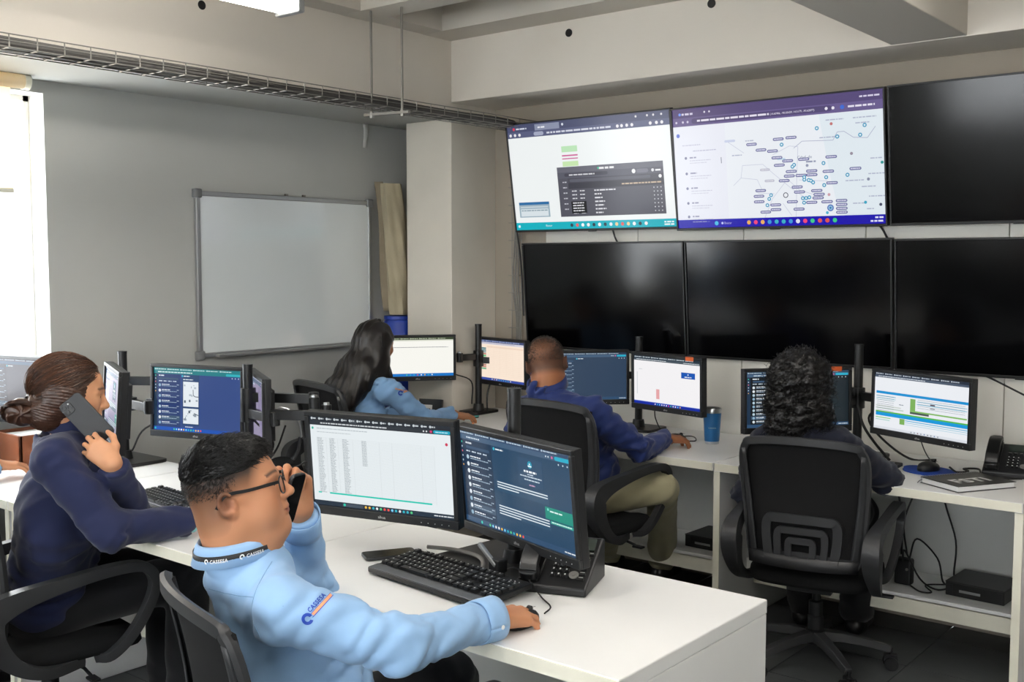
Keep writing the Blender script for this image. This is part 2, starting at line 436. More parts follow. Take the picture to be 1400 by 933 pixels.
# round pipe holes in the beams
def hole(p, n, label):
    mb = MB(); R = rotx(PI / 2) if n == 'y' else roty(PI / 2)
    mb.lathe([(0.020, 0.003), (0.020, -0.004), (0.0165, -0.004), (0.0165, 0.001)], n=16, R=R)
    o = mb.build('pipe_sleeve', M['black'], None); o.location = p
    tag(o, label, 'pipe')
hole((-4.042, 2.817, 2.721), 'x', 'dark round pipe end in the beam over the left wall')
hole((-3.234, 4.418, 2.757), 'y', 'dark round pipe end in the beam, nearer the room corner')
hole((-2.43, 4.418, 2.781), 'y', 'dark round pipe end in the beam, above the map display')

# ceiling lamps: fluorescent tubes in open battens
tube_m = mat('glowing_tube', '#ffffff', 0.5, emit=('#fffaf4', LAMP)); tube_dim = mat('weak_glowing_tube', '#ffffff', 0.5, emit=('#fffaf4', LAMP * 0.3))  # second tube is dimmed so the beam next to it stays darker
def lamp(x, y, z, label, group=None, tube_m=tube_m):
    t = thing('ceiling_lamp', label, 'lamp', (x, y, z), 0, group)
    MB().box((0, 0, 0.06), (0.16, 1.24, 0.05)).build('batten', M['white'], t, smooth=None, bevel=0.006)
    for s in (-1, 1):
        MB().cyl((s * 0.05, -0.585, 0.012), (s * 0.05, 0.585, 0.012), 0.017, n=12).build('tube', tube_m, t)
    for s in (-1, 1):
        MB().box((0, s * 0.605, 0.02), (0.15, 0.032, 0.075)).build('end_cap', M['alu'], t, smooth=None, bevel=0.008)
    for s in (-0.4, 0.4): MB().cyl((0, s, 0.085), (0, s, ZC - z + 0.02), 0.005, n=6).build('suspension_rod', M['zinc'], t)
    return t
lamp(-3.36, 2.14, 2.585, 'suspended white tube lamp at the top edge above the left desks', None, tube_dim)
for x, y in ((-1.75, 1.1), (-0.9, 2.9), (-0.3, 0.6), (-2.6, -0.9), (1.2, 1.6), (-0.6, -1.8)):  # unseen lamps; the second is added to brighten the wall under the screens
    lamp(x, y, 2.62, 'suspended white tube lamp outside the picture', 'ceiling lamps over the room')

# ------------------------------------------------------------ wire cable tray along the left wall
ct = thing('cable_tray', 'galvanised wire cable tray hung along the left wall under the beam', 'cable tray', (-3.775, 2.9, 2.343))
TX0, TX1, TH = -0.075, 0.075, 0.045
y0, y1 = -2.4, 1.86
for x, z in ((TX1, TH), (TX1, TH * 0.5), (TX1, 0), (TX0, 0), (TX0, TH), (-0.025, -0.002), (0.025, -0.002)):
    MB().cyl((x, y0, z), (x, y1, z), 0.0024, n=6).build('long_wire', M['zinc'], ct)
ww = MB().tube([(TX0, 0, TH), (TX0, 0, 0), (TX1, 0, 0), (TX1, 0, TH)], 0.0026, 6).build('cross_wire', M['zinc'], ct)
n = int((y1 - y0) / 0.1)
for k in range(n + 1):
    o = ww if k == 0 else ww.copy()
    if k: COL.objects.link(o)
    o.location = (0, y0 + k * 0.1, 0)
MB().tube(spline([(0.04, 1.84, 0.02), (0.03, 1.9, 0.0), (-0.02, 1.96, -0.08), (-0.06, 1.97, -0.2)], 6), 0.007, 8).build('elbow_bracket', M['zinc'], ct)
hang = thing('tray_hanger', 'two threaded rods with a cross channel holding up the cable tray', 'hanger', (-3.775, 3.67, 2.335))
MB().cyl((-0.085, -0.02, 0), (-0.085, -0.02, 0.485), 0.006, n=8).build('rod', M['zinc'], hang)
MB().cyl((0.085, 0.02, -0.01), (0.085, 0.02, 0.485), 0.006, n=8).build('rod', M['zinc'], hang)
MB().box((0, 0, -0.012), (0.26, 0.022, 0.012), rotz(0.2)).build('channel', M['zinc'], hang, smooth=None)
for sx, sy in ((-0.085, -0.02), (0.085, 0.02)): MB().cyl((sx, sy, -0.03), (sx, sy, 0.0), 0.011, n=6).build('nut', M['zinc'], hang)
dark = mat('bundled_cable', '#4a4845', 0.6)
bundle = thing('cable_bundle', 'bundle of grey data cables lying in the long wire tray', 'cables')
for k, (dx, dz, r) in enumerate([(-0.05, 0.012, 0.011), (-0.028, 0.013, 0.011), (-0.003, 0.012, 0.011), (0.02, 0.013, 0.011), (0.045, 0.012, 0.011), (-0.04, 0.03, 0.01), (-0.012, 0.032, 0.01), (0.03, 0.031, 0.009)]):
    pts = [(-3.775 + dx + 0.006 * math.sin(i * 1.3 + k), 0.6 + i * 0.3, 2.346 + dz + 0.003 * math.sin(i * 2 + k)) for i in range(14)]
    pts += [(-3.78 + dx * 0.5, 4.66, 2.33 + dz), (-3.83 + dx * 0.3, 4.73, 2.22), (-3.85 + dx * 0.3, 4.75, 2.0)]
    MB().tube(spline(pts, 3), r, 6).build('data_cable', dark, bundle)
tp = MB().grid(lambda u, v: (-4.592 + 0.012 * math.sin(v * 5), 4.285 + 0.035 * (u - 0.5) * (1.2 - 0.4 * v) + 0.012 * v * v, 2.42 - 0.19 * v), 2, 8).build('tape_strip', mat('tape', '#d5d5d0', 0.6), None, solid=0.002)
tag(tp, 'strip of pale tape hanging on the left wall below the cable tray', 'tape')

# small vertical wire tray beside the screens
vt = thing('vertical_cable_ladder', 'thin vertical wire ladder for cables left of the lower wall screens', 'cable tray', (-3.86, 4.775, 0.8))
for x in (-0.035, 0.035): MB().cyl((x, 0, 0), (x, 0, 1.5), 0.0025, n=6).build('long_wire', M['zinc'], vt)
r0 = MB().tube([(-0.035, 0, 0), (-0.035, -0.03, 0), (0.035, -0.03, 0), (0.035, 0, 0)], 0.0025, 6).build('cross_wire', M['zinc'], vt)
for k in range(15):
    o = r0 if k == 0 else r0.copy()
    if k: COL.objects.link(o)
    o.location = (0, 0, 0.03 + 0.1 * k)
ladb = thing('cable_bundle', 'three grey cables running down the vertical wire ladder', 'cables')
for k in range(3):
    pts = [(-3.87 + 0.012 * k, 4.765, 2.2), (-3.86 + 0.012 * k, 4.765, 1.8), (-3.88 + 0.02 * k, 4.765, 1.5), (-3.85 + 0.012 * k, 4.765, 1.25), (-3.87 + 0.012 * k, 4.768, 0.9)]
    MB().tube(spline(pts, 6), 0.005, 6).build('data_cable', M['greycable'], ladb)

# ------------------------------------------------------------ whiteboard, roll and blue panel
wb = thing('whiteboard', 'white enamel board in an aluminium frame on the left wall', 'whiteboard', (XL + 0.012, 3.722, 1.542), -PI / 2 * 0)
W2, H2 = 0.58, 0.405
MB().box((0.004, 0, 0), (0.012, 2 * W2 - 0.02, 2 * H2 - 0.02)).build('board', M['wboard'], wb, smooth=None)
for n_, c, s in (('frame_bar', (0.006, 0, H2), (0.024, 2 * W2, 0.024)), ('frame_bar', (0.006, 0, -H2), (0.024, 2 * W2, 0.024)), ('frame_bar', (0.006, W2, 0), (0.024, 0.024, 2 * H2)), ('frame_bar', (0.006, -W2, 0), (0.024, 0.024, 2 * H2))):
    MB().box(c, s).build(n_, M['alu'], wb, smooth=None, bevel=0.004)
for sy in (-1, 1):
    for sz in (-1, 1): MB().box((0.008, sy * W2, sz * H2), (0.03, 0.045, 0.045)).build('corner_cap', mat('grey_cap', '#77797a', 0.5) if 'grey_cap' not in bpy.data.materials else bpy.data.materials['grey_cap'], wb, smooth=None, bevel=0.006)
for sy in (-0.02, 0.10): MB().box((0.006, sy, H2 + 0.016), (0.012, 0.018, 0.016)).cyl((0.012, sy, H2 + 0.016), (0.018, sy, H2 + 0.016), 0.005, n=8).build('hanging_clip', M['zinc'], wb, smooth=None)
MB().box((0.03, -0.05, -H2 - 0.004), (0.06, 0.9, 0.014)).build('pen_tray', M['alu'], wb, smooth=None, bevel=0.003)

canvas = mat('beige_canvas', '#a89e85', 0.9, var=(5, 0.10), bump=(40, 0.4, 0.004))
def roll_fn(u, v):
    a = 2 * PI * u; w = 0.075 * (0.95 + 0.35 * math.sin(v * 2.0) - 0.25 * v); dpt = 0.05 * (1 + 0.3 * math.sin(v * 3))
    wr = 1 + 0.09 * math.sin(a * 5 + v * 4) + 0.05 * math.sin(a * 9 - v * 7)
    return (-4.50 + dpt * wr * math.cos(a) + 0.02 * v, 4.405 + 0.055 * v + w * wr * math.sin(a) + 0.0 * v, 2.06 - 0.76 * v)
mb = MB().grid(roll_fn, 40, 26)
mb.f.append(tuple(range(40))); mb.m.append(0); mb.f.append(tuple(reversed([26 * 41 + i for i in range(40)]))); mb.m.append(0)
cr = thing('canvas_roll', 'rolled beige canvas standing in the corner beside the column', 'canvas roll', (0, 0, 0))
mb.build('roll', canvas, cr)
MB().grid(lambda u, v: (-4.50 + 0.045 * math.cos(PI * (0.55 + 0.8 * u)) + 0.02 * v, 4.345 + 0.05 * v + 0.030 * math.sin(PI * (1.0 + 0.9 * u)) + 0.012 * math.sin(v * 6), 2.07 - 0.75 * v), 10, 20).build('loose_edge', mat('canvas_back', '#857a66', 0.9, var=(6, 0.15)), cr, smooth=180, solid=0.006)
bl2 = thing('blue_drum', 'tall blue plastic drum under the canvas roll beside the column', 'drum', (-4.5, 4.46, 0))
bluem = mat('blue_plastic', '#15399b', 0.4)
MB().lathe([(0.085, 0.0), (0.092, 0.02), (0.092, 0.4), (0.097, 0.41), (0.097, 0.43), (0.092, 0.44), (0.092, 0.85), (0.097, 0.86), (0.097, 0.88), (0.092, 0.89), (0.09, 1.25), (0.08, 1.27)], n=28).build('body', bluem, bl2)
MB().lathe([(0.082, 1.268), (0.088, 1.272), (0.088, 1.29), (0.05, 1.292)], n=28).build('lid', bluem, bl2)

# ============================================================ desks
def desk(label, x0, x1, y0, y1, panels, group=None, shelf=None, back=True, poly=None, ends=True, th=0.036):
    t = thing('desk', label, 'desk', ((x0 + x1) / 2, y0, 0), 0, group)
    ox, oy = (x0 + x1) / 2, y0
    L = lambda x, y, z: (x - ox, y - oy, z)
    if poly:
        MB().prism([(x - ox, y - oy) for x, y in poly], 0.75 - th, 0.75).build('desktop', M['laminate'], t, smooth=None, bevel=0.003)
    else:
        MB().box(L((x0 + x1) / 2, (y0 + y1) / 2, 0.75 - th / 2), (x1 - x0 - 0.002, y1 - y0, th)).build('desktop', M['laminate'], t, smooth=None, bevel=0.003)
    MB().box(L((x0 + x1) / 2, y0 - 0.0012, 0.75 - th / 2), (x1 - x0 - 0.008, 0.003, th - 0.004)).build('edge_band', M['edging'], t, smooth=None)
    for xp in panels:
        MB().box(L(xp, (y0 + y1) / 2 + 0.004, (0.75 - th) / 2 + 0.001), (0.028, y1 - y0 - 0.012, 0.75 - th - 0.004)).build('side_panel', M['laminate'], t, smooth=None, bevel=0.002)
        MB().box(L(xp, y0 + 0.0085, (0.75 - th) / 2), (0.029, 0.003, 0.75 - th - 0.006)).build('edge_band', M['edging'], t, smooth=None)
    if back:
        MB().box(L((x0 + x1) / 2, y1 - 0.03, 0.44), (x1 - x0 - 0.06, 0.018, 0.54)).build('modesty_panel', M['greylam'], t, smooth=None)
    if shelf:
        ya, yb, za, zb = shelf
        MB().box(L((x0 + x1) / 2, (ya + yb) / 2, zb - 0.01), (x1 - x0 - 0.06, yb - ya, 0.02)).build('low_shelf', M['laminate'], t, smooth=None, bevel=0.002)
        MB().box(L((x0 + x1) / 2, ya + 0.009, (za + zb) / 2 - 0.012), (x1 - x0 - 0.06, 0.018, zb - za)).build('shelf_rail', M['edging'], t, smooth=None, bevel=0.002)
    return t
desk('white desk with the open end panel nearest the camera', -2.47, -1.17, 1.78, 2.46, [-1.186, -2.452], None, (2.15, 2.42, 0.15, 0.24))
desk('white desk in front of the woman with a phone', -3.78, -2.474, 1.78, 2.56, [-2.50, -3.76], None, (2.25, 2.5, 0.15, 0.24))
desk('white desk at the far left by the bright window', -4.59, -3.784, 1.78, 2.58, [-3.81], None, None)
desk('white wall desk at the right end holding a desk phone', -2.176, -0.95, 4.03, 4.78, [-2.165, -0.965], None, (4.36, 4.72, 0.17, 0.24))
desk('white wall desk in the middle under the blue tumbler', -3.376, -2.18, 4.03, 4.78, [-3.36], None, (4.36, 4.72, 0.17, 0.24))
desk('white wall desk beside the corner column', -4.585, -3.38, 4.12, 4.78, [-4.55], None, None, back=False,
     poly=[(-4.585, 4.12), (-3.382, 4.12), (-3.382, 4.78), (-4.03, 4.78), (-4.03, 4.40), (-4.37, 4.40), (-4.37, 4.34), (-4.585, 4.34)])
# the bench unit with a brown box by the window, far left
bx = thing('wooden_tray', 'brown wooden letter tray by the window, behind the dark blue jacket', 'tray', (-4.44, 2.22, 0.75))
wood = mat('brown_wood', '#7a4427', 0.45, var=(6, 0.2))
MB().box((0, 0, 0.006), (0.24, 0.26, 0.012)).build('base', wood, bx, smooth=None)
for c, s in (((0.114, 0, 0.07), (0.012, 0.26, 0.135)), ((-0.114, 0, 0.07), (0.012, 0.26, 0.135)), ((0, 0.124, 0.07), (0.24, 0.012, 0.135)), ((0, -0.124, 0.07), (0.24, 0.012, 0.135))): MB().box(c, s).build('side', wood, bx, smooth=None, bevel=0.002)
MB().box((0, 0, 0.07), (0.2, 0.22, 0.11)).build('paper', M['white'], bx, smooth=None)

# ============================================================ displays
DARK, WHITE_ = '#22314a', '#f4f6f8'
def bar_icons(ui, x0, y, n, dx, r, layer=3, cols=('#f2f2f2', '#37b6c9', '#f3c14b', '#e8574f', '#7fd3ff', '#ffffff', '#5bd08a')):
    rnd = random.Random(int(x0 * 1000) + n)
    for i in range(n): ui.disc(x0 + i * dx, y, r, cols[rnd.randrange(len(cols))], layer, 8)
def tabs(ui, y, h, n, col, tcol, layer=2):
    for i in range(n):
        x = 0.01 + i * 0.9 / n
        ui.disc(x + 0.008, y + h / 2, h * 0.32, tcol, layer, 8); ui.words(x + 0.018, y + h * 0.35, x + 0.9 / n - 0.016, h * 0.32, tcol, layer)
def ui_sheet(w, h):
    u = UI(w, h); u.rect(0, 0, 1, 1, '#eaf1f4', 0)
    u.rect(0, 0, 1, 0.052, '#2a2f36', 1); tabs(u, 0.004, 0.045, 16, '', '#cfd6da'); u.rect(0.295, 0.006, 0.345, 0.052, '#545b62', 1)
    u.rect(0, 0.052, 1, 0.10, '#33383e', 1); u.words(0.08, 0.068, 0.56, 0.013, '#d5dade'); u.rrect(0.88, 0.058, 0.995, 0.094, '#19a7c4', 2); u.words(0.895, 0.072, 0.98, 0.01, '#bfeaf2', 3)
    u.disc(0.865, 0.076, 0.014, '#d8417c', 2); u.disc(0.815, 0.076, 0.009, '#e3e7ea', 2); u.disc(0.835, 0.076, 0.009, '#e3e7ea', 2)
    u.disc(0.02, 0.135, 0.014, '#33b79b', 2); u.words(0.05, 0.13, 0.42, 0.009, '#b6bfc4'); u.words(0.05, 0.17, 0.30, 0.008, '#c0c8cc'); u.disc(0.965, 0.20, 0.017, '#d3405f', 2)
    rnd = random.Random(3)
    for i in range(42):
        y = 0.235 + i * 0.0148
        u.rect(0.045, y, 0.88, y + 0.0013, '#cbd2d5', 1)
        for x, ww in ((0.05, 0.05), (0.14, 0.045), (0.235, 0.05)):
            u.words(x, y + 0.004, x + ww * rnd.uniform(0.6, 1), 0.0068, '#a7afb4', 2, rnd)
        if i < 19: u.words(0.375, y + 0.004, 0.41, 0.0068, '#a7afb4', 2, rnd)
    for x in (0.045, 0.115, 0.2, 0.31, 0.5, 0.59, 0.79, 0.88): u.rect(x, 0.235, x + 0.0012, 0.86, '#c9cfd3', 1)
    u.rect(0.12, 0.845, 0.85, 0.862, '#27cdb9', 3); u.rect(0.035, 0.848, 0.06, 0.862, '#27cdb9', 3)
    u.rect(0, 0.945, 1, 1, '#2b3744', 2); u.rect(0.21, 0.955, 0.36, 0.99, '#485360', 3); u.disc(0.225, 0.972, 0.016, '#2fd0b0', 4)
    bar_icons(u, 0.38, 0.972, 13, 0.027, 0.015, 4); u.words(0.86, 0.965, 0.99, 0.012, '#dfe5ea', 4)
    return u
def ui_chat(w, h, bg='#2c4a66', side='#263b54', n=9, head='#3a4f6b', bubbles=True, pic=False, task='#33506f', taskc=None):
    u = UI(w, h); u.rect(0, 0, 1, 1, bg, 0); rnd = random.Random(n)
    u.rect(0, 0, 1, 0.045, head, 1); tabs(u, 0.004, 0.038, 6, '', '#b9cad8'); u.rect(0, 0.045, 1, 0.095, '#46607c', 1); u.words(0.07, 0.062, 0.20, 0.014, '#d5e2ec')
    u.rrect(0.87, 0.052, 0.995, 0.09, '#2aaecb', 2); u.disc(0.85, 0.07, 0.014, '#d26aa0', 2); u.disc(0.80, 0.07, 0.009, '#dbe6ee', 2); u.disc(0.82, 0.07, 0.009, '#dbe6ee', 2)
    u.rect(0, 0.095, 0.04, 0.94, '#20344b', 1)
    for i in range(6): u.disc(0.02, 0.13 + i * 0.05, 0.011, ('#37c9a6', '#b7cada', '#d86f7d', '#b7cada', '#b7cada', '#d5a05c')[i], 2, 8)
    u.rect(0.04, 0.095, 0.31, 0.94, side, 1); u.words(0.06, 0.12, 0.12, 0.018, '#e6eef4'); u.rrect(0.06, 0.16, 0.29, 0.19, '#3b5470', 2)
    for k in range(4): u.words(0.06 + k * 0.055, 0.21, 0.10 + k * 0.055, 0.014, '#cfdde8')
    for i in range(n):
        y = 0.26 + i * 0.68 / n
        u.disc(0.07, y + 0.022, 0.024, rnd.choice(('#dfe8ee', '#8fb2c9', '#e9eef2', '#b7cfdd')), 2)
        u.words(0.095, y + 0.004, 0.095 + rnd.uniform(0.07, 0.12), 0.013, '#eaf1f6', 2, rnd); u.words(0.095, y + 0.028, 0.27, 0.010, '#9fb4c6', 2, rnd); u.words(0.27, y + 0.004, 0.295, 0.010, '#b4c6d5', 2, rnd)
    if n > 6: u.rect(0.045, 0.26 + 0.68 / n * (n - 2) - 0.012, 0.305, 0.26 + 0.68 / n * (n - 1) - 0.02, '#40576f', 1.5)
    u.disc(0.335, 0.125, 0.016, '#3fc0d8', 2); u.words(0.35, 0.118, 0.42, 0.014, '#e6eef4'); 
    for k in range(3): u.disc(0.90 + k * 0.035, 0.125, 0.009, '#d5e2ec', 2)
    if bubbles:
        u.rect(0.55, 0.14, 0.76, 0.42, '#2f4e6c', 1); u.disc(0.655, 0.20, 0.038, '#1f9bb8', 2, 16); u.disc(0.655, 0.193, 0.010, '#eaf4f8', 3); u.rrect(0.639, 0.206, 0.671, 0.222, '#eaf4f8', 3)
        u.words(0.60, 0.262, 0.71, 0.02, '#f3f7fa', 3); u.words(0.63, 0.295, 0.68, 0.011, '#cfdde8', 3); u.words(0.565, 0.318, 0.75, 0.011, '#cfdde8', 3); u.words(0.60, 0.35, 0.73, 0.012, '#cfdde8', 3); u.words(0.64, 0.40, 0.69, 0.012, '#d9a9c6', 3)
        for y0 in (0.46, 0.71):
            u.rect(0.335, y0 - 0.012, 0.80, y0 + 0.10, '#33536f', 1)
            for k in range(4 if y0 > 0.6 else 3): u.rect(0.345, y0 + k * 0.027, 0.79 - (0.25 if k == (3 if y0 > 0.6 else 2) else 0), y0 + k * 0.027 + 0.011, '#e3ecf2', 2)
        u.rect(0.76, 0.575, 0.985, 0.695, '#1f8f7e', 2); u.disc(0.785, 0.60, 0.014, '#7be0cf', 3); u.words(0.80, 0.605, 0.90, 0.014, '#dff6f1', 3); u.rect(0.80, 0.705, 0.985, 0.735, '#34a595', 2); u.words(0.81, 0.713, 0.97, 0.010, '#dff6f1', 3)
    if pic:
        u.rect(0.335, 0.10, 0.53, 0.90, '#314a72', 1); rn = random.Random(11)
        for (ya, yb) in ((0.21, 0.60), (0.63, 0.87)):
            u.rect(0.345, ya, 0.52, yb, '#e6edf2', 2)
            for k in range(9): 
                x = rn.uniform(0.35, 0.49); y = rn.uniform(ya + 0.02, yb - 0.06); u.rect(x, y, x + rn.uniform(0.006, 0.03), y + rn.uniform(0.01, 0.05), rn.choice(('#8c98a3', '#5e6a76', '#b3bec7')), 3)
        u.line([(0.46, 0.33), (0.462, 0.42), (0.485, 0.44), (0.52, 0.44)], 0.012, '#4b5661', 4); u.line([(0.47, 0.70), (0.52, 0.73)], 0.012, '#4b5661', 4)
        u.words(0.345, 0.17, 0.46, 0.014, '#dfe9f0', 3); u.words(0.37, 0.915, 0.46, 0.012, '#dfe9f0', 3)
    u.rect(0, 0.94, 1, 1, task, 3); u.disc(0.16 if taskc is None else 0.02, 0.97, 0.016, '#35d3ba', 4); bar_icons(u, 0.24, 0.97, 12, 0.028, 0.015, 4); u.words(0.9, 0.965, 0.99, 0.012, '#dfe5ea', 4)
    return u
def ui_teal_head(u, h1='#2c7f86'):
    u.rect(0, 0, 1, 0.10, h1, 2.5); tabs(u, 0.008, 0.04, 6, '', '#c9e6e6', 3); u.words(0.05, 0.065, 0.45, 0.016, '#d7efee', 3.5); u.rrect(0.83, 0.06, 0.99, 0.095, '#37b2bd', 3.5)
    return u
def ui_blank(w, h):
    u = UI(w, h); u.rect(0, 0, 1, 1, '#fbfaf3', 0); u.rect(0, 0, 1, 0.06, '#3d4a33', 1); tabs(u, 0.005, 0.05, 7, '', '#c3cbb2'); u.rect(0, 0.06, 1, 0.09, '#d9dccb', 1)
    u.rect(0.05, 0.25, 0.93, 0.257, '#6f7276', 2); u.words(0.1, 0.245, 0.9, 0.014, '#8b8e92', 3); u.rect(0, 0.925, 1, 1, '#2277c8', 1); bar_icons(u, 0.35, 0.962, 8, 0.05, 0.018)
    return u
def ui_orange(w, h):
    u = UI(w, h); u.rect(0, 0, 1, 1, '#fde9d6', 0); u.rect(0, 0, 1, 0.06, '#3c4a77', 1); tabs(u, 0.005, 0.05, 6, '', '#aab6da'); u.rect(0, 0.06, 1, 0.11, '#d6d3e0', 1); u.words(0.04, 0.075, 0.8, 0.014, '#a9a5b8')
    for i, c in enumerate(('#3f7f8c', '#5c8c96', '#7da0a6', '#c58070', '#46c07f', '#5fae8c', '#4d7f95', '#5f8a9c', '#3aa990', '#bd7f72', '#c98f80', '#66b38a')): u.rect(0.015, 0.20 + i * 0.046, 0.17, 0.20 + i * 0.046 + 0.036, c, 1)
    for k in range(14): u.rect(0.19, 0.22 + k * 0.045, 0.97, 0.222 + k * 0.045, '#ecd6c2', 1)
    for x in (0.22, 0.34, 0.47, 0.61, 0.75, 0.88): u.rect(x, 0.17, x + 0.002, 0.85, '#ecd6c2', 1)
    u.rect(0.19, 0.15, 0.97, 0.19, '#f3d9c4', 1); u.rect(0, 0.94, 1, 1, '#3b4fa3', 1); bar_icons(u, 0.3, 0.97, 9, 0.05, 0.016)
    return u
def ui_chart(w, h):
    u = UI(w, h); u.rect(0, 0, 1, 1, '#f7f5f7', 0); u.rect(0, 0, 1, 0.055, '#22303d', 1); tabs(u, 0.005, 0.045, 7, '', '#c9d3da'); u.rect(0, 0.055, 1, 0.10, '#4b5761', 1); u.words(0.04, 0.07, 0.5, 0.013, '#d5dce1'); u.words(0.75, 0.07, 0.98, 0.013, '#d5dce1')
    u.rect(0.72, 0.26, 0.92, 0.38, '#1b57b4', 1); u.disc(0.82, 0.30, 0.014, '#f2f6fb', 2); u.words(0.77, 0.34, 0.87, 0.018, '#f2f6fb', 2); u.rect(0.045, 0.34, 0.055, 0.80, '#cfd3d8', 1)
    u.rect(0.345, 0.66, 0.395, 0.86, '#e9a9ab', 1); u.words(0.08, 0.27, 0.13, 0.014, '#cfd3d8'); u.rect(0, 0.945, 1, 1, '#1a2f9f', 1); u.rect(0, 0.935, 1, 0.947, '#5d79d9', 1); bar_icons(u, 0.33, 0.972, 12, 0.034, 0.015)
    return u
def ui_table(w, h):
    u = UI(w, h); u.rect(0, 0, 1, 1, '#eef1f6', 0); u.rect(0, 0, 1, 0.05, '#2b3442', 1); tabs(u, 0.004, 0.042, 9, '', '#c0c9d4'); u.rect(0, 0.05, 1, 0.09, '#4d5a6c', 1); u.words(0.04, 0.063, 0.55, 0.012, '#d8dfe7')
    u.rect(0.02, 0.33, 0.99, 0.375, '#1f93d6', 1); rnd = random.Random(5)
    for x0, y0, x1, y1, c in ((0.02, 0.41, 0.24, 0.425, '#8fc4dd'), (0.02, 0.45, 0.24, 0.462, '#9fd0de'), (0.02, 0.48, 0.23, 0.49, '#bcd9de'), (0.4, 0.40, 0.455, 0.60, '#7fb35d'), (0.47, 0.43, 0.98, 0.445, '#9dcbe0'), (0.47, 0.475, 0.98, 0.49, '#9dcbe0'), (0.61, 0.45, 0.66, 0.475, '#5b4550'), (0.61, 0.515, 0.66, 0.53, '#7c8894'), (0.4, 0.60, 0.98, 0.625, '#86bb66'), (0.4, 0.625, 0.60, 0.66, '#4f5a53'), (0.02, 0.58, 0.30, 0.60, '#cfd6cf'), (0.02, 0.62, 0.33, 0.64, '#bfcfc4'),
                             (0.02, 0.68, 0.99, 0.705, '#55b94b'), (0.02, 0.705, 0.99, 0.765, '#1c9bdc'), (0.29, 0.77, 0.345, 0.87, '#7fb35d'), (0.35, 0.785, 0.99, 0.80, '#63b6df'), (0.35, 0.82, 0.99, 0.832, '#a3cfe3'), (0.02, 0.79, 0.19, 0.805, '#8fd07f'), (0.02, 0.83, 0.18, 0.842, '#9fd3c4'), (0.35, 0.855, 0.99, 0.865, '#b6d7e6')):
        u.rect(x0, y0, x1, y1, c, 2)
    for k in range(9): u.words(0.03, 0.412 + k * 0.012 * 3, 0.22, 0.006, '#6d7b88', 3, rnd)
    for k in range(5): u.words(0.48, 0.40 + k * 0.035, 0.96, 0.006, '#7d8b98', 3, rnd)
    u.words(0.28, 0.525, 0.33, 0.013, '#6d7b88', 3); u.rect(0, 0.955, 1, 1, '#dfe3ea', 2); bar_icons(u, 0.42, 0.977, 9, 0.035, 0.011, 3, ('#5b6776', '#3b6aa8', '#7d3b4b', '#44505e'))
    return u
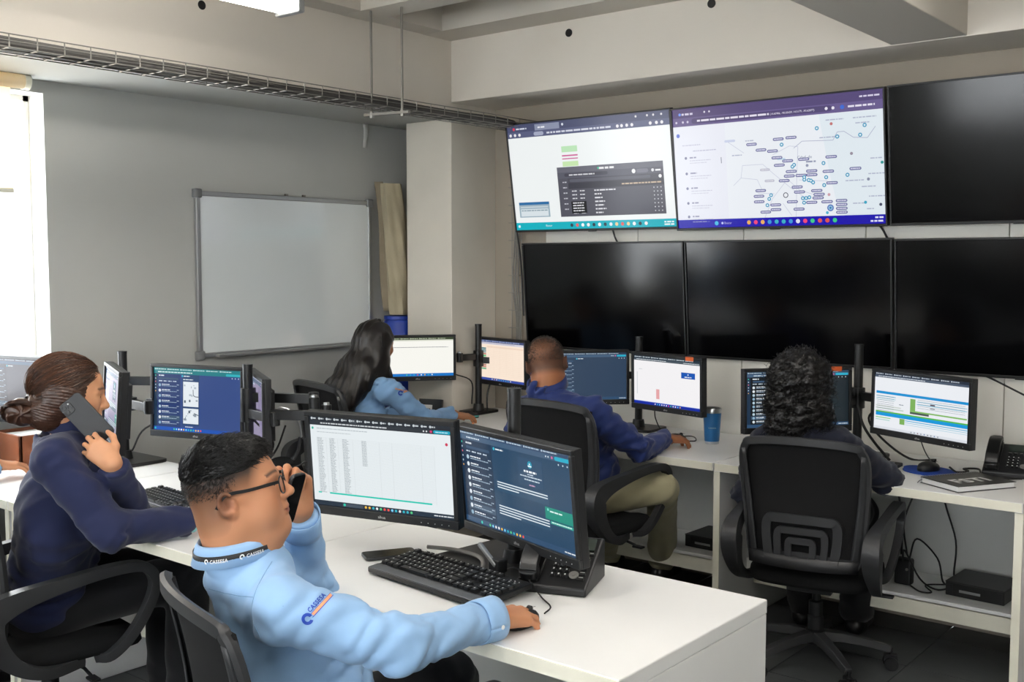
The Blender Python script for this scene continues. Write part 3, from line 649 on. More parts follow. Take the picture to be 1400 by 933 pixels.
def ui_tv1(w, h):
    u = UI(w, h, 0.0005); u.rect(0, 0, 1, 1, '#f7fbfb', 0)
    u.rect(0, 0, 1, 0.07, '#4c5170', 1); u.rect(0.185, 0.012, 0.345, 0.068, '#8f96ae', 2); u.disc(0.045, 0.042, 0.014, '#d8415c', 2); u.words(0.06, 0.035, 0.13, 0.014, '#d5d9e8'); u.words(0.205, 0.035, 0.25, 0.014, '#f0f2f8', 3); u.disc(0.365, 0.035, 0.012, '#dfe3ee', 2)
    for x in (0.81, 0.875, 0.91, 0.955): u.disc(x, 0.03, 0.010, '#e7e4ea', 2, 8)
    u.rect(0, 0.07, 1, 0.125, '#5c6182', 1); u.rrect(0.175, 0.08, 0.24, 0.116, '#a9afc6', 2); u.words(0.26, 0.09, 0.66, 0.016, '#d9dcea'); 
    for x in (0.02, 0.05, 0.08, 0.70, 0.725, 0.755, 0.785, 0.89, 0.925, 0.955): u.disc(x, 0.098, 0.015, '#f0eef2', 2, 8)
    u.rect(0.345, 0.235, 0.445, 0.29, '#c3ecbf', 1); u.rect(0.345, 0.315, 0.445, 0.328, '#d6679f', 1); u.rect(0.345, 0.345, 0.445, 0.355, '#d6679f', 1); u.rect(0.345, 0.375, 0.445, 0.42, '#cdeeb5', 1)
    # dark window
    u.rect(0.305, 0.425, 0.945, 0.885, '#54545f', 2); u.rect(0.305, 0.425, 0.945, 0.475, '#6a6a76', 3); u.words(0.57, 0.445, 0.66, 0.018, '#f2f2f4', 4); u.disc(0.565, 0.452, 0.010, '#3ecb9f', 4)
    u.rect(0.305, 0.475, 0.945, 0.53, '#5b5b68', 3); u.rrect(0.35, 0.485, 0.62, 0.515, '#474753', 4); u.words(0.38, 0.495, 0.54, 0.012, '#d8d8de', 5); u.rrect(0.79, 0.483, 0.86, 0.518, '#787886', 4); u.disc(0.775, 0.50, 0.02, '#f5f5f7', 5); u.disc(0.885, 0.50, 0.014, '#e5e5ea', 5); u.words(0.90, 0.495, 0.93, 0.014, '#f5f5f7', 5)
    u.rect(0.37, 0.53, 0.945, 0.575, '#494954', 3); u.rrect(0.38, 0.54, 0.87, 0.567, '#5d5d69', 4); u.disc(0.925, 0.555, 0.016, '#f5f5f7', 5); u.rect(0.37, 0.575, 0.945, 0.63, '#3d3d47', 3); u.words(0.70, 0.60, 0.93, 0.012, '#cfb79d', 5)
    rnd = random.Random(8)
    for i in range(7):
        y = 0.645 + i * 0.034; u.words(0.39, y, 0.42, 0.010, '#e0e0e6', 4, rnd); u.words(0.44, y, 0.47, 0.010, '#e0e0e6', 4, rnd); u.words(0.53, y, rnd.uniform(0.57, 0.60) if i else 0.66, 0.012, '#e8e8ee', 4, rnd)
        for x in (0.885, 0.905, 0.925): u.disc(x, y + 0.006, 0.006, '#d5d5db', 4, 6)
    for i in range(6): u.words(0.335, 0.56 + i * 0.05, 0.36, 0.010, '#c9c9d2', 4, rnd)
    u.rect(0.38, 0.745, 0.475, 0.855, '#101014', 5)
    for i in range(4): u.words(0.39, 0.755 + i * 0.024, 0.46, 0.010, '#e8e8ee', 6, rnd)
    # small dialog
    u.rect(0.03, 0.735, 0.235, 0.88, '#9fb6c3', 1); u.rect(0.032, 0.735, 0.233, 0.76, '#2d6fa8', 2); u.rect(0.04, 0.775, 0.225, 0.79, '#c9d6dd', 2); u.rect(0.04, 0.80, 0.225, 0.87, '#dfe9ee', 2); u.words(0.045, 0.81, 0.22, 0.01, '#8aa0ac', 3)
    u.rect(0, 0.93, 1, 1, '#12b5c6', 2); u.text(0.20, 0.972, 'Buscar', 0.02, '#e9fbfd', 4); u.disc(0.02, 0.965, 0.014, '#dffbff', 3); bar_icons(u, 0.37, 0.965, 14, 0.035, 0.017, 4, ('#ffffff', '#f5d9a0', '#e8f6ff', '#e86a6a', '#f7f7f7', '#33414d')); u.words(0.93, 0.95, 0.985, 0.013, '#e9fbfd', 4); u.words(0.93, 0.972, 0.985, 0.013, '#e9fbfd', 4)
    return u
def ui_map(w, h):
    u = UI(w, h, 0.0005); u.rect(0, 0, 1, 1, '#eef0fa', 0); rnd = random.Random(21)
    # map ground in two tints, side panel
    u.rect(0.27, 0.15, 1, 0.93, '#f1f5fb', 0.3); u.poly([(0.72, 0.15), (1, 0.15), (1, 0.93), (0.80, 0.93), (0.76, 0.6)], '#e6f0f7', 0.5)
    u.rect(0, 0, 1, 0.075, '#57497a', 1); u.rect(0, 0.075, 1, 0.145, '#6a5c90', 1); u.disc(0.04, 0.045, 0.012, '#7aa0ff', 2); u.words(0.05, 0.038, 0.11, 0.016, '#ded7ef'); u.disc(0.17, 0.04, 0.008, '#e9e4f4', 2); u.disc(0.195, 0.04, 0.008, '#e9e4f4', 2)
    u.rrect(0.10, 0.085, 0.78, 0.13, '#534775', 2); u.words(0.13, 0.10, 0.49, 0.015, '#efeaf8', 3); u.text(0.495, 0.116, '(14.60986, -90.65629; 14.5179, -90.62877)', 0.0155, '#f3eefb', 4)
    for x in (0.02, 0.055, 0.08): u.disc(x, 0.11, 0.010, '#d6cfe8', 2, 8)
    u.disc(0.755, 0.107, 0.012, '#f1edf9', 4); u.disc(0.785, 0.107, 0.012, '#f1edf9', 4); u.disc(0.825, 0.107, 0.017, '#3b6bd8', 3); u.words(0.85, 0.10, 0.965, 0.014, '#ece7f6', 3); u.words(0.90, 0.035, 0.985, 0.012, '#ded7ef', 3)
    u.disc(0.025, 0.22, 0.017, '#6a7dd8', 2); u.words(0.045, 0.30, 0.14, 0.008, '#c9c9df'); u.words(0.10, 0.35, 0.22, 0.008, '#c3c3da')
    for i, y in enumerate((0.41, 0.54, 0.665, 0.79, 0.905)):
        u.disc(0.06, y, 0.012, '#8e90ac', 2); u.words(0.08, y - 0.008, 0.115, 0.012, '#a5a6bf'); u.words(0.08, y + 0.02, 0.19, 0.007, '#cfd0e2'); u.words(0.08, y + 0.04, 0.17, 0.007, '#d5d6e6')
    u.rect(0.243, 0.42, 0.246, 0.47, '#555a70', 2)
    road = '#c9cde2'
    for pts in ([(0.28, 0.30), (0.36, 0.40)], [(0.30, 0.66), (0.34, 0.60), (0.42, 0.62), (0.44, 0.70)], [(0.34, 0.60), (0.35, 0.50), (0.45, 0.50)], [(0.45, 0.50), (0.50, 0.58), (0.58, 0.70), (0.66, 0.80)], [(0.45, 0.93), (0.49, 0.78), (0.56, 0.64)], [(0.50, 0.43), (0.58, 0.37), (0.62, 0.38), (0.61, 0.60)], [(0.61, 0.60), (0.60, 0.93)], [(0.56, 0.62), (0.62, 0.72), (0.72, 0.78)], [(0.54, 0.82), (0.58, 0.92)], [(0.42, 0.73), (0.50, 0.74)], [(0.62, 0.64), (0.75, 0.66)]): u.line(pts, 0.004, road, 1)
    u.line([(0.60, 0.39), (0.64, 0.34), (0.78, 0.35), (0.80, 0.29), (0.83, 0.29), (0.87, 0.34), (0.93, 0.35), (0.965, 0.27)], 0.005, '#b5b9d2', 1.2)
    u.rrect(0.265, 0.285, 0.32, 0.305, '#cfd6ee', 2); u.rrect(0.52, 0.46, 0.56, 0.475, '#c5dcf0', 1.4)
    u.text(0.615, 0.475, 'Cdad. de', 0.024, '#8087a3', 3); u.words(0.655, 0.495, 0.70, 0.013, '#9aa0b8', 2)
    pills = [(0.40, 0.335), (0.445, 0.385), (0.53, 0.31), (0.59, 0.305), (0.50, 0.40), (0.52, 0.455), (0.57, 0.485), (0.53, 0.515), (0.645, 0.48), (0.77, 0.475), (0.875, 0.575), (0.585, 0.57), (0.575, 0.605), (0.63, 0.605), (0.68, 0.575), (0.68, 0.605), (0.755, 0.585), (0.55, 0.64), (0.77, 0.675), (0.61, 0.695), (0.62, 0.735), (0.70, 0.73), (0.71, 0.76), (0.705, 0.787), (0.585, 0.81), (0.675, 0.82), (0.745, 0.82), (0.505, 0.83), (0.505, 0.868), (0.455, 0.885), (0.615, 0.87), (0.81, 0.815), (0.81, 0.845), (0.81, 0.875), (0.81, 0.905), (0.435, 0.71), (0.425, 0.755), (0.425, 0.80)]
    for x, y in pills:
        u.rrect(x - 0.026, y - 0.0115, x + 0.026, y + 0.0115, '#4a4a86', 3); u.rrect(x - 0.0235, y - 0.0075, x + 0.0235, y + 0.0075, '#9b9cc6', 3.5); u.words(x - 0.02, y - 0.0035, x + 0.02, 0.006, '#e6e6f4', 4, rnd)
    for x, y in ((0.46, 0.545), (0.48, 0.635)): u.rrect(x - 0.024, y - 0.010, x + 0.024, y + 0.010, '#c2c2d2', 3); u.words(x - 0.018, y - 0.003, x + 0.018, 0.006, '#eeeeF4', 4, rnd)
    pins = [(0.545, 0.355), (0.60, 0.52), (0.592, 0.533), (0.735, 0.52), (0.645, 0.62), (0.645, 0.64), (0.665, 0.645), (0.675, 0.65), (0.685, 0.665), (0.745, 0.63), (0.84, 0.62), (0.735, 0.69), (0.635, 0.785), (0.65, 0.785), (0.665, 0.78), (0.64, 0.82), (0.485, 0.75), (0.475, 0.78), (0.465, 0.83), (0.71, 0.25), (0.80, 0.325), (0.90, 0.325), (0.92, 0.255)]
    for x, y in pins: u.disc(x, y, 0.016, '#3a9cc4', 4.5); u.disc(x, y, 0.008, '#e9f7fc', 5, 8)
    for x, y in ((0.76, 0.868),): u.disc(x, y, 0.027, '#5a7cc0', 4.5, 16); u.disc(x, y, 0.018, '#9cc4e6', 5, 12); u.disc(x, y, 0.009, '#2f7fb5', 5.5, 8)
    u.disc(0.555, 0.755, 0.022, '#33344f', 4.5, 16); u.disc(0.555, 0.755, 0.016, '#f4f6fb', 5, 14)
    for x, y, c in ((0.775, 0.225, '#c97878'), (0.86, 0.46, '#9a8f9f'), (0.755, 0.765, '#d3a5b0'), (0.66, 0.53, '#9aa0b8'), (0.99, 0.54, '#2a9c9c'), (0.915, 0.835, '#3aa9c8'), (0.98, 0.855, '#4b5068'), (0.745, 0.905, '#52b6d6'), (0.93, 0.66, '#8a90a8')): u.disc(x, y, 0.012, c, 4)
    for x, y, L in ((0.94, 0.50, 0.05), (0.93, 0.615, 0.07), (0.83, 0.66, 0.08), (0.90, 0.71, 0.06), (0.93, 0.785, 0.07), (0.86, 0.835, 0.05), (0.87, 0.19, 0.10), (0.75, 0.19, 0.08), (0.88, 0.23, 0.06), (0.92, 0.88, 0.03), (0.72, 0.32, 0.09), (0.30, 0.41, 0.05), (0.37, 0.30, 0.04)): u.words(x, y, x + L, 0.009, '#b7bdd2', 2, rnd)
    u.rect(0, 0.93, 1, 1, '#1d12b0', 2); u.text(0.245, 0.973, 'Buscar', 0.018, '#cfcaf2', 4); u.disc(0.205, 0.965, 0.018, '#4fc3f0', 4); u.disc(0.235, 0.965, 0.010, '#cfd2ff', 4); bar_icons(u, 0.37, 0.965, 13, 0.034, 0.018, 4, ('#e8e8f8', '#3fb5c9', '#e0574f', '#3f9be0', '#f0b45a', '#3fd08a', '#f2457a'))
    u.words(0.955, 0.945, 0.99, 0.013, '#e8e8ff', 4); u.words(0.935, 0.972, 0.99, 0.013, '#e8e8ff', 4)
    return u

def place(o, c, yaw, tilt=0.0): o.location = c; o.rotation_euler = (-tilt, 0, yaw)

def logo(parent, x, z, y, size, st='alhua', m=None):
    vs, fs = text_mesh(st)
    wv = (vs[:, 0].max() - vs[:, 0].min())
    v2 = [((p[0] - wv / 2) * size + x, y, p[1] * size + z) for p in vs]
    o = raw('badge_lettering', v2, fs, m or M['keyprint'], parent, smooth=None); return o

def monitor(label, c, yaw, tilt, w, h, ui, group=None, brand=True, sticker=False, scr=None):
    t = thing('monitor', label, 'monitor', c, 0, group); place(t, c, yaw, tilt)
    bz, bb = 0.014, 0.026
    mb = MB()
    mb.box((0, 0.016, 0), (w, 0.024, h))
    mb.box((0, -0.001, h / 2 - bz / 2), (w, 0.012, bz)); mb.box((0, -0.001, -h / 2 + bb / 2), (w, 0.012, bb))
    for s in (-1, 1): mb.box((s * (w / 2 - bz / 2), -0.001, (bb - bz) / 2), (bz, 0.012, h - bz - bb))
    mb.box((0, 0.038, 0.0), (w * 0.72, 0.022, h * 0.66), taper=None)
    mb.build('case', M['black'], t, smooth=None, bevel=0.0025)
    sw, sh = w - 2 * bz + 0.001, h - bz - bb + 0.001
    if ui is not None:
        u = ui(sw, sh); o = u.build('screen', scr or SCR_HI, t); o.location = (0, 0.0008, (bb - bz) / 2)
    if brand: logo(t, 0, -h / 2 + 0.008, -0.0075, 0.012)
    mb = MB()
    for k in range(5): mb.cyl((w / 2 - 0.03 - 0.022 * k, -0.007, -h / 2 + 0.011), (w / 2 - 0.03 - 0.022 * k, -0.0078, -h / 2 + 0.011), 0.0014, n=6)
    mb.build('control_dots', M['keyprint'], t, smooth=None)
    MB().box((0, 0.055, 0), (0.11, 0.014, 0.11)).build('mount_plate', M['black2'], t, smooth=None, bevel=0.004)
    if sticker:
        MB().box((w / 2 - 0.075, -0.0078, h / 2 - 0.008), (0.05, 0.0008, 0.020)).build('orange_sticker', mat('orange_sticker', '#d9622a', 0.6) if 'orange_sticker' not in bpy.data.materials else bpy.data.materials['orange_sticker'], t, smooth=None)
    return t
R_ = math.radians
G = 'desk monitors'
monitor('black monitor showing a pale spreadsheet in front of the man in glasses', (-2.17, 2.072, 1.021), R_(13.3), R_(-4.9), 0.497, 0.305, ui_sheet)
monitor('black monitor with dark blue chat, standing over a desk telephone', (-1.767, 2.177, 0.992), R_(-15.5), R_(-5.7), 0.535, 0.305, ui_chat, scr=SCR_MID)
monitor('monitor on an arm showing a chat with a photo, by the whiteboard', (-3.578, 2.433, 1.056), R_(15.2), R_(2), 0.457, 0.29, lambda w, h: ui_teal_head(ui_chat(w, h, '#3a4f86', '#2d3f70', 8, '#2c7f86', False, True, '#2456b4', 1)), brand=True, scr=SCR_MID)
monitor('monitor seen edge-on in front of the woman holding a phone', tuple(at(152, 556, d=3.86)), R_(-24), R_(4), 0.46, 0.29, lambda w, h: ui_chat(w, h, '#8f86a6', '#a79dbb', 8, '#867ea0'), brand=False, scr=SCR_MID)
monitor('monitor turned sideways behind the left photo-chat monitor, lavender screen', tuple(at(350, 562, d=4.12)), R_(-30), R_(0), 0.46, 0.29, lambda w, h: ui_chat(w, h, '#8d84a3', '#9b91b0', 8, '#7d7494', False), brand=False, scr=SCR_MID)
monitor('monitor with dark list screen by the bright window at far left', (-4.36, 2.12, 1.075), R_(12), R_(-3), 0.47, 0.285, lambda w, h: ui_chat(w, h, '#4a4550', '#3f3b46', 7, '#57515e', False), brand=False, scr=SCR_MID)
monitor('monitor with nearly blank white screen beside the corner column', (-4.13, 4.235, 1.075), R_(52), R_(1), 0.43, 0.255, ui_blank)
monitor('monitor with peach-coloured table screen, left of the man in blue', (-3.794, 4.555, 1.047), R_(-13.2), R_(-0.7), 0.453, 0.268, ui_orange)
monitor('monitor with dark chat partly hidden by the head of the man in blue', (-3.05, 4.35, 1.03), R_(48), R_(2), 0.41, 0.275, lambda w, h: ui_chat(w, h, '#33455c', '#33455c', 8, '#2d3c50', False, False), brand=False)
monitor('monitor with white page and pink bar beside the blue tumbler', (-2.612, 4.36, 1.029), R_(-13), R_(-1.2), 0.461, 0.275, ui_chart, sticker=True)
monitor('monitor with black chat list behind the curly-haired woman', (-1.9, 4.25, 1.02), R_(52), R_(2), 0.50, 0.275, lambda w, h: ui_chat(w, h, '#1b2429', '#171d22', 10, '#31485e', False), brand=False, sticker=True)
monitor('monitor with blue and green striped table at the far right', (-1.416, 4.319, 1.023), R_(-23.1), R_(0.7), 0.499, 0.275, ui_table)

# wall screens
def tv(label, c, w, h, lean, ui=None, yaw=0.0):
    t = thing('wall_screen', label, 'television', c); place(t, c, yaw, -lean)
    mb = MB(); b = 0.008
    mb.box((0, 0.016, 0), (w, 0.024, h)); mb.box((0, 0.035, -0.04), (w * 0.86, 0.03, h * 0.72))
    mb.box((0, 0.0, h / 2 - b / 2), (w, 0.012, b)); mb.box((0, 0.0, -h / 2 + 0.006), (w, 0.012, 0.012))
    for s in (-1, 1): mb.box((s * (w / 2 - b / 2), 0, 0), (b, 0.012, h - 0.02))
    mb.build('case', M['tvcase'], t, smooth=None, bevel=0.002)
    if ui: o = ui(w - 2 * b, h - b - 0.012).build('screen', SCR_TV, t); o.location = (0, 0.002, 0.002)
    else: MB().box((0, 0.002, 0.002), (w - 2 * b, 0.002, h - b - 0.012)).build('screen', M['tvoff'], t, smooth=None)
    MB().box((0, -0.004, -h / 2 + 0.001), (0.05, 0.012, 0.008)).build('sensor_bump', M['tvcase'], t, smooth=None, bevel=0.002)
    for s in (-1, 1): MB().box((s * 0.2, 0.075, 0), (0.04, 0.05, h * 0.6)).build('bracket', M['black2'], t, smooth=None)
    return t
tv('large lit wall screen showing a white page and a dark window, top left', (-3.268, 4.64, 2.067), 1.035, 0.597, R_(9.4), ui_tv1, R_(1.0))
tv('large lit wall screen showing a pale map dotted with markers', (-2.211, 4.62, 2.057), 1.052, 0.597, R_(7.8), ui_map)
tv('switched-off wall screen at the upper right, beside the map screen', (-1.148, 4.62, 2.058), 1.052, 0.597, R_(7.8))
tv('switched-off wall screen of the lower row, under the white page screen', (-3.25, 4.735, 1.417), 1.035, 0.59, R_(5))
tv('switched-off wall screen of the lower row, under the map screen', (-2.204, 4.735, 1.417), 1.043, 0.59, R_(5))
tv('switched-off wall screen of the lower row at the right edge', (-1.146, 4.735, 1.412), 1.052, 0.59, R_(5))
for pts, lb in (([(-3.18, 4.74, 1.79), (-3.17, 4.75, 1.74), (-3.16, 4.77, 1.70)], 'short black cable hanging below the white page screen'), ([(-1.77, 4.74, 1.79), (-1.74, 4.75, 1.75), (-1.72, 4.77, 1.70)], 'short black cable hanging below the map screen'),
                ([(-1.34, 4.785, 1.14), (-1.25, 4.79, 1.10), (-1.12, 4.79, 1.04), (-0.98, 4.79, 0.98)], 'black cable drooping along the wall under the lower right screen'),
                ([(-3.80, 4.7, 1.80), (-3.80, 4.74, 1.6), (-3.795, 4.76, 1.3)], 'black cable running down beside the lower left wall screen')):
    tag(MB().tube(spline(pts, 6), 0.005, 8).build('cable', M['cable']), lb, 'cable')

# monitor stands
def stand(label, base, height, arms=(), base_size=(0.30, 0.22), rz=0.0, r=0.019):
    t = thing('monitor_stand', label, 'monitor stand', base, rz)
    MB().rbox((0, 0, 0.007), (*base_size, 0.014), 0.03).build('base_plate', M['black2'], t, smooth=40, bevel=0.003)
    MB().cyl((0, 0, 0.014), (0, 0, 0.05), 0.034, 0.028, 20).build('pole_foot', M['black2'], t)
    MB().cyl((0, 0, 0.014), (0, 0, height), r, n=20).cyl((0, 0, height - 0.004), (0, 0, height + 0.006), r * 1.05, n=20).build('pole', M['black2'], t)
    for a in arms:                       # each: list of joints in the stand's frame
        pts = [np.array(p) for p in a]
        mb = MB(); z = pts[0][2]
        mb.cyl((0, 0, z - 0.035), (0, 0, z + 0.035), r * 1.55, n=20)
        for p, q in zip(pts[:-1], pts[1:]):
            dd = q - p; L = np.linalg.norm(dd); ang = math.atan2(dd[1], dd[0])
            mb.rbox((p + q) / 2, (L + 0.03, 0.028, 0.036), 0.012, rotz(ang)); mb.cyl(q - np.array([0, 0, 0.026]), q + np.array([0, 0, 0.026]), 0.019, n=16)
        o = mb.build('arm', M['black2'], t, smooth=40, bevel=0.002)
        MB().cyl(pts[-1] + np.array([0, 0, 0.024]), pts[-1] + np.array([0, 0, 0.034]), 0.012, n=6).build('bolt', M['alu'], o)
    return t
def rel(base, pts): return [tuple(np.array(p) - np.array(base)) for p in pts]
b1 = (-4.15, 2.46, 0.75)
stand('black monitor stand with two arms behind the woman holding a phone', b1, 0.47, [rel(b1, [(-4.15, 2.46, 1.10), (-3.92, 2.60, 1.10), (-3.62, 2.50, 1.08)]), rel(b1, [(-4.15, 2.46, 1.04), (-3.85, 2.32, 1.04), (-3.70, 2.30, 1.04)])], (0.30, 0.24))
b2 = (-3.34, 2.50, 0.75)
stand('black monitor stand with folded arms, headset hanging from it', b2, 0.46, [rel(b2, [(-3.34, 2.50, 1.09), (-3.10, 2.62, 1.09), (-2.98, 2.52, 1.09)]), rel(b2, [(-3.34, 2.50, 1.03), (-3.13, 2.46, 1.03), (-2.96, 2.56, 1.06)])], (0.26, 0.20))
b3 = (-1.86, 2.29, 0.75)
stand('black monitor stand on a wide plate behind the two front monitors', b3, 0.497, [rel(b3, [(-1.86, 2.29, 1.0), (-2.05, 2.28, 1.0), (-2.16, 2.15, 1.0)]), rel(b3, [(-1.86, 2.29, 0.97), (-1.75, 2.25, 0.97)])], (0.42, 0.30), R_(-6))
b4 = (-3.965, 4.56, 0.75)
stand('black monitor stand between the white and peach monitors', b4, 0.50, [rel(b4, [(-3.965, 4.56, 1.07), (-4.005, 4.445, 1.07)]), rel(b4, [(-3.965, 4.56, 1.05), (-3.86, 4.62, 1.05)])], (0.16, 0.20))
b5 = (-2.93, 4.62, 0.75)
stand('black monitor stand between the two monitors of the man in blue', b5, 0.47, [rel(b5, [(-2.93, 4.62, 1.03), (-3.02, 4.46, 1.03)]), rel(b5, [(-2.93, 4.62, 1.0), (-2.65, 4.47, 1.0)])], (0.24, 0.2))
b6 = (-1.765, 4.57, 0.75)
stand('black monitor stand between the curly-haired woman\'s two monitors', b6, 0.49, [rel(b6, [(-1.765, 4.57, 1.0), (-1.84, 4.36, 1.0)]), rel(b6, [(-1.765, 4.57, 1.02), (-1.45, 4.43, 1.02)])], (0.24, 0.2))

# ============================================================ office chairs
def back_pt(u, v):
    """backrest surface: u -1..1 across, v 0..1 upward"""
    hw = 0.205 + 0.025 * math.sin(min(v, 0.85) * 1.7)
    x = u * hw
    y = -0.255 - 0.055 * v + 0.045 * u * u + 0.02 * math.sin(v * PI)
    z = 0.545 + 0.47 * v - 0.02 * u * u * v
    return np.array([x, y, z])
def make_chair(label, zoff=0.0):
    t = thing('office_chair', label, 'chair')
    Z = zoff
    # star base with castors
    for k in range(5):
        a = 2 * PI * k / 5 + 0.35; d = np.array([math.cos(a), math.sin(a), 0])
        pth = [d * r + np.array([0, 0, z]) for r, z in ((0.03, 0.125), (0.10, 0.122), (0.20, 0.105), (0.29, 0.082))]
        sd = np.array([-d[1], d[0], 0])
        lg = MB().sweep(pth, lambda q: [(-0.028 + 0.012 * q, -0.02 + 0.006 * q), (0.028 - 0.012 * q, -0.02 + 0.006 * q), (0.022 - 0.01 * q, 0.018 - 0.006 * q), (-0.022 + 0.01 * q, 0.018 - 0.006 * q)], sd).build('leg', M['chair'], t, smooth=40, bevel=0.003)
        c = d * 0.29
        mb = MB()
        for s in (-1, 1):
            w0 = c + sd * s * 0.012 + np.array([0, 0, 0.026]); mb.cyl(w0, w0 + sd * s * 0.016, 0.026, n=18)
        mb.box(c + np.array([0, 0, 0.045]), (0.05, 0.022, 0.03), rotz(a)).cyl(c + np.array([0, 0, 0.04]), c + np.array([0, 0, 0.085]), 0.008, n=8)
        mb.build('castor', M['black'], lg, smooth=35)
    MB().lathe([(0.036, 0.09), (0.04, 0.10), (0.04, 0.145), (0.031, 0.15), (0.031, 0.27 + Z), (0.027, 0.275 + Z), (0.027, 0.33 + Z), (0.0145, 0.335 + Z), (0.0145, 0.41 + Z)], n=24).build('gas_lift', M['black'], t, smooth=30)
    MB().box((0, -0.01, 0.415 + Z), (0.17, 0.24, 0.035)).box((0, 0, 0.39 + Z), (0.09, 0.12, 0.03)).tube([(0.05, 0.02, 0.40 + Z), (0.2, 0.03, 0.395 + Z), (0.25, 0.03, 0.385 + Z)], 0.006, 8).build('tilt_mechanism', M['black'], t, smooth=40, bevel=0.003)
    MB().box((0.265, 0.03, 0.38 + Z), (0.05, 0.03, 0.01)).build('height_lever', M['black'], t, smooth=None, bevel=0.004)
    # seat cushion
    def seat_fn(u, v):
        a = 2 * PI * u; c, s_ = math.cos(a), math.sin(a)
        e = 2.0 / 4.2
        x = 0.24 * math.copysign(abs(c) ** e, c); y = 0.015 + 0.235 * math.copysign(abs(s_) ** e, s_)
        prof = [(0.0, 0.43), (0.86, 0.43), (0.97, 0.437), (1.0, 0.455), (0.985, 0.478), (0.93, 0.492), (0.80, 0.500), (0.4, 0.497), (0.0, 0.492)]
        k, z = prof[int(round(v * 8))]
        zz = z + Z - 0.028 * max(0, (y - 0.14) / 0.11) ** 2 * (1 if z > 0.44 else 0.6)
        return (x * k, 0.015 + (y - 0.015) * k, zz)
    MB().grid(seat_fn, 40, 8).build('seat', M['seat'], t, smooth=180)
    # backrest: moulded frame, mesh panel, lumbar lattice
    bt = lambda p: np.array(p) + np.array([0, 0, Z])
    U1 = []
    for (u, v) in spline([(-0.93, 0.0, 0), (-0.985, 0.2, 0), (-1.0, 0.5, 0), (-1.0, 0.85, 0), (-0.93, 0.97, 0), (-0.8, 1.0, 0), (0, 1.0, 0), (0.8, 1.0, 0), (0.93, 0.97, 0), (1.0, 0.85, 0), (1.0, 0.5, 0), (0.985, 0.2, 0), (0.93, 0.0, 0), (0.6, -0.01, 0), (0, -0.01, 0), (-0.6, -0.01, 0)], 5, True)[:, :2]: U1.append(bt(back_pt(u, v)))
    mb = MB(); mb.sweep(U1, [(-0.010, -0.014), (0.012, -0.014), (0.014, 0.008), (0.0, 0.016), (-0.010, 0.012)], (0, 1, 0), closed=True)
    fr = mb.build('backrest_frame', M['chair'], t, smooth=50)
    for s in (-1, 1):                   # wide side blades of the moulding
        MB().grid(lambda u, v: bt(back_pt(s * (1.0 - 0.16 * u * (1 - 0.55 * v)), v * 0.94) + np.array([0, -0.010, 0])), 3, 14).build('side_blade', M['chair'], t, smooth=60, solid=0.006)
    MB().grid(lambda u, v: bt(back_pt(-0.985 + 1.97 * u, 0.015 + 0.975 * v) + np.array([0, 0.012, 0])), 16, 20).build('mesh_panel', M['mesh'], t, smooth=180, solid=0.008)
    mb = MB()
    for hw, top, wd in ((0.62, 0.36, 0.017), (0.42, 0.265, 0.013), (0.22, 0.185, 0.012)):
        pth = [bt(back_pt(u, v) + np.array([0, -0.016, 0])) for u, v in spline([(-hw * 0.95, 0.02, 0), (-hw, top * 0.6, 0), (-hw * 0.93, top * 0.95, 0), (-hw * 0.6, top, 0), (hw * 0.6, top, 0), (hw * 0.93, top * 0.95, 0), (hw, top * 0.6, 0), (hw * 0.95, 0.02, 0)], 5)[:, :2]]
        mb.sweep(pth, [(-0.006, -wd), (0.006, -wd), (0.006, wd), (-0.006, wd)], (0, 1, 0))
    mb.grid(lambda u, v: bt(back_pt(-0.97 + 1.94 * u, -0.03 + 0.13 * v * (1 - 0.3 * abs(2 * u - 1))) + np.array([0, -0.014, 0])), 14, 3)
    mb.build('lumbar_lattice', M['chair'], t, smooth=50, solid=None)
    MB().grid(lambda u, v: bt(back_pt(-0.99 + 1.98 * u, -0.045 + 0.10 * v) + np.array([0, -0.02, 0])), 14, 2).build('lumbar_bar', M['chair'], t, smooth=60, solid=0.012)
    # arms: one looped moulding per side, bolted to the back
    for s in (-1, 1):
        X = s * 0.262
        pts = spline([(X * 0.80, 0.02, 0.425), (X * 0.96, -0.10, 0.43), (X, -0.195, 0.475), (X, -0.262, 0.56), (X, -0.272, 0.635), (X * 1.01, -0.20, 0.672), (X * 1.04, -0.05, 0.70), (X * 1.06, 0.10, 0.715), (X * 1.06, 0.195, 0.705), (X * 1.06, 0.232, 0.655), (X * 1.04, 0.215, 0.58), (X * 1.0, 0.16, 0.49), (X * 0.94, 0.10, 0.435), (X * 0.78, 0.07, 0.425)], 6)
        pts = [bt(p) for p in pts]
        def prof(q):
            w = 0.014 + 0.017 * math.exp(-((q - 0.27) / 0.11) ** 2) + 0.006 * math.exp(-((q - 0.55) / 0.12) ** 2)      # along side (x)
            h = 0.012 + 0.026 * math.exp(-((q - 0.30) / 0.12) ** 2) + 0.004
            return [(-w, -h), (w, -h), (w * 1.1, 0), (w, h), (-w, h), (-w * 1.1, 0)]
        ar = MB().sweep(pts, prof, (1, 0, 0)).build('armrest', M['chair'], t, smooth=45, bevel=0.002)
        mb = MB()
        for yy, zz in ((-0.296, 0.635), (-0.29, 0.555)): mb.cyl((X, yy - 0.005, zz + Z), (X, yy + 0.014, zz + Z), 0.0075, n=12)
        mb.build('bolt', M['black2'], ar)
    return t
def put(t, x, y, a, label=None):
    t.location = (x, y, 0); t.rotation_euler = (0, 0, -R_(a))
    if label: t['label'] = label
    return t
GC = 'mesh office chairs'
chair0 = make_chair('black mesh office chair under the curly-haired woman', -0.07)
put(chair0, -1.69, 3.985, -10)
chair2 = make_chair('', 0.0)
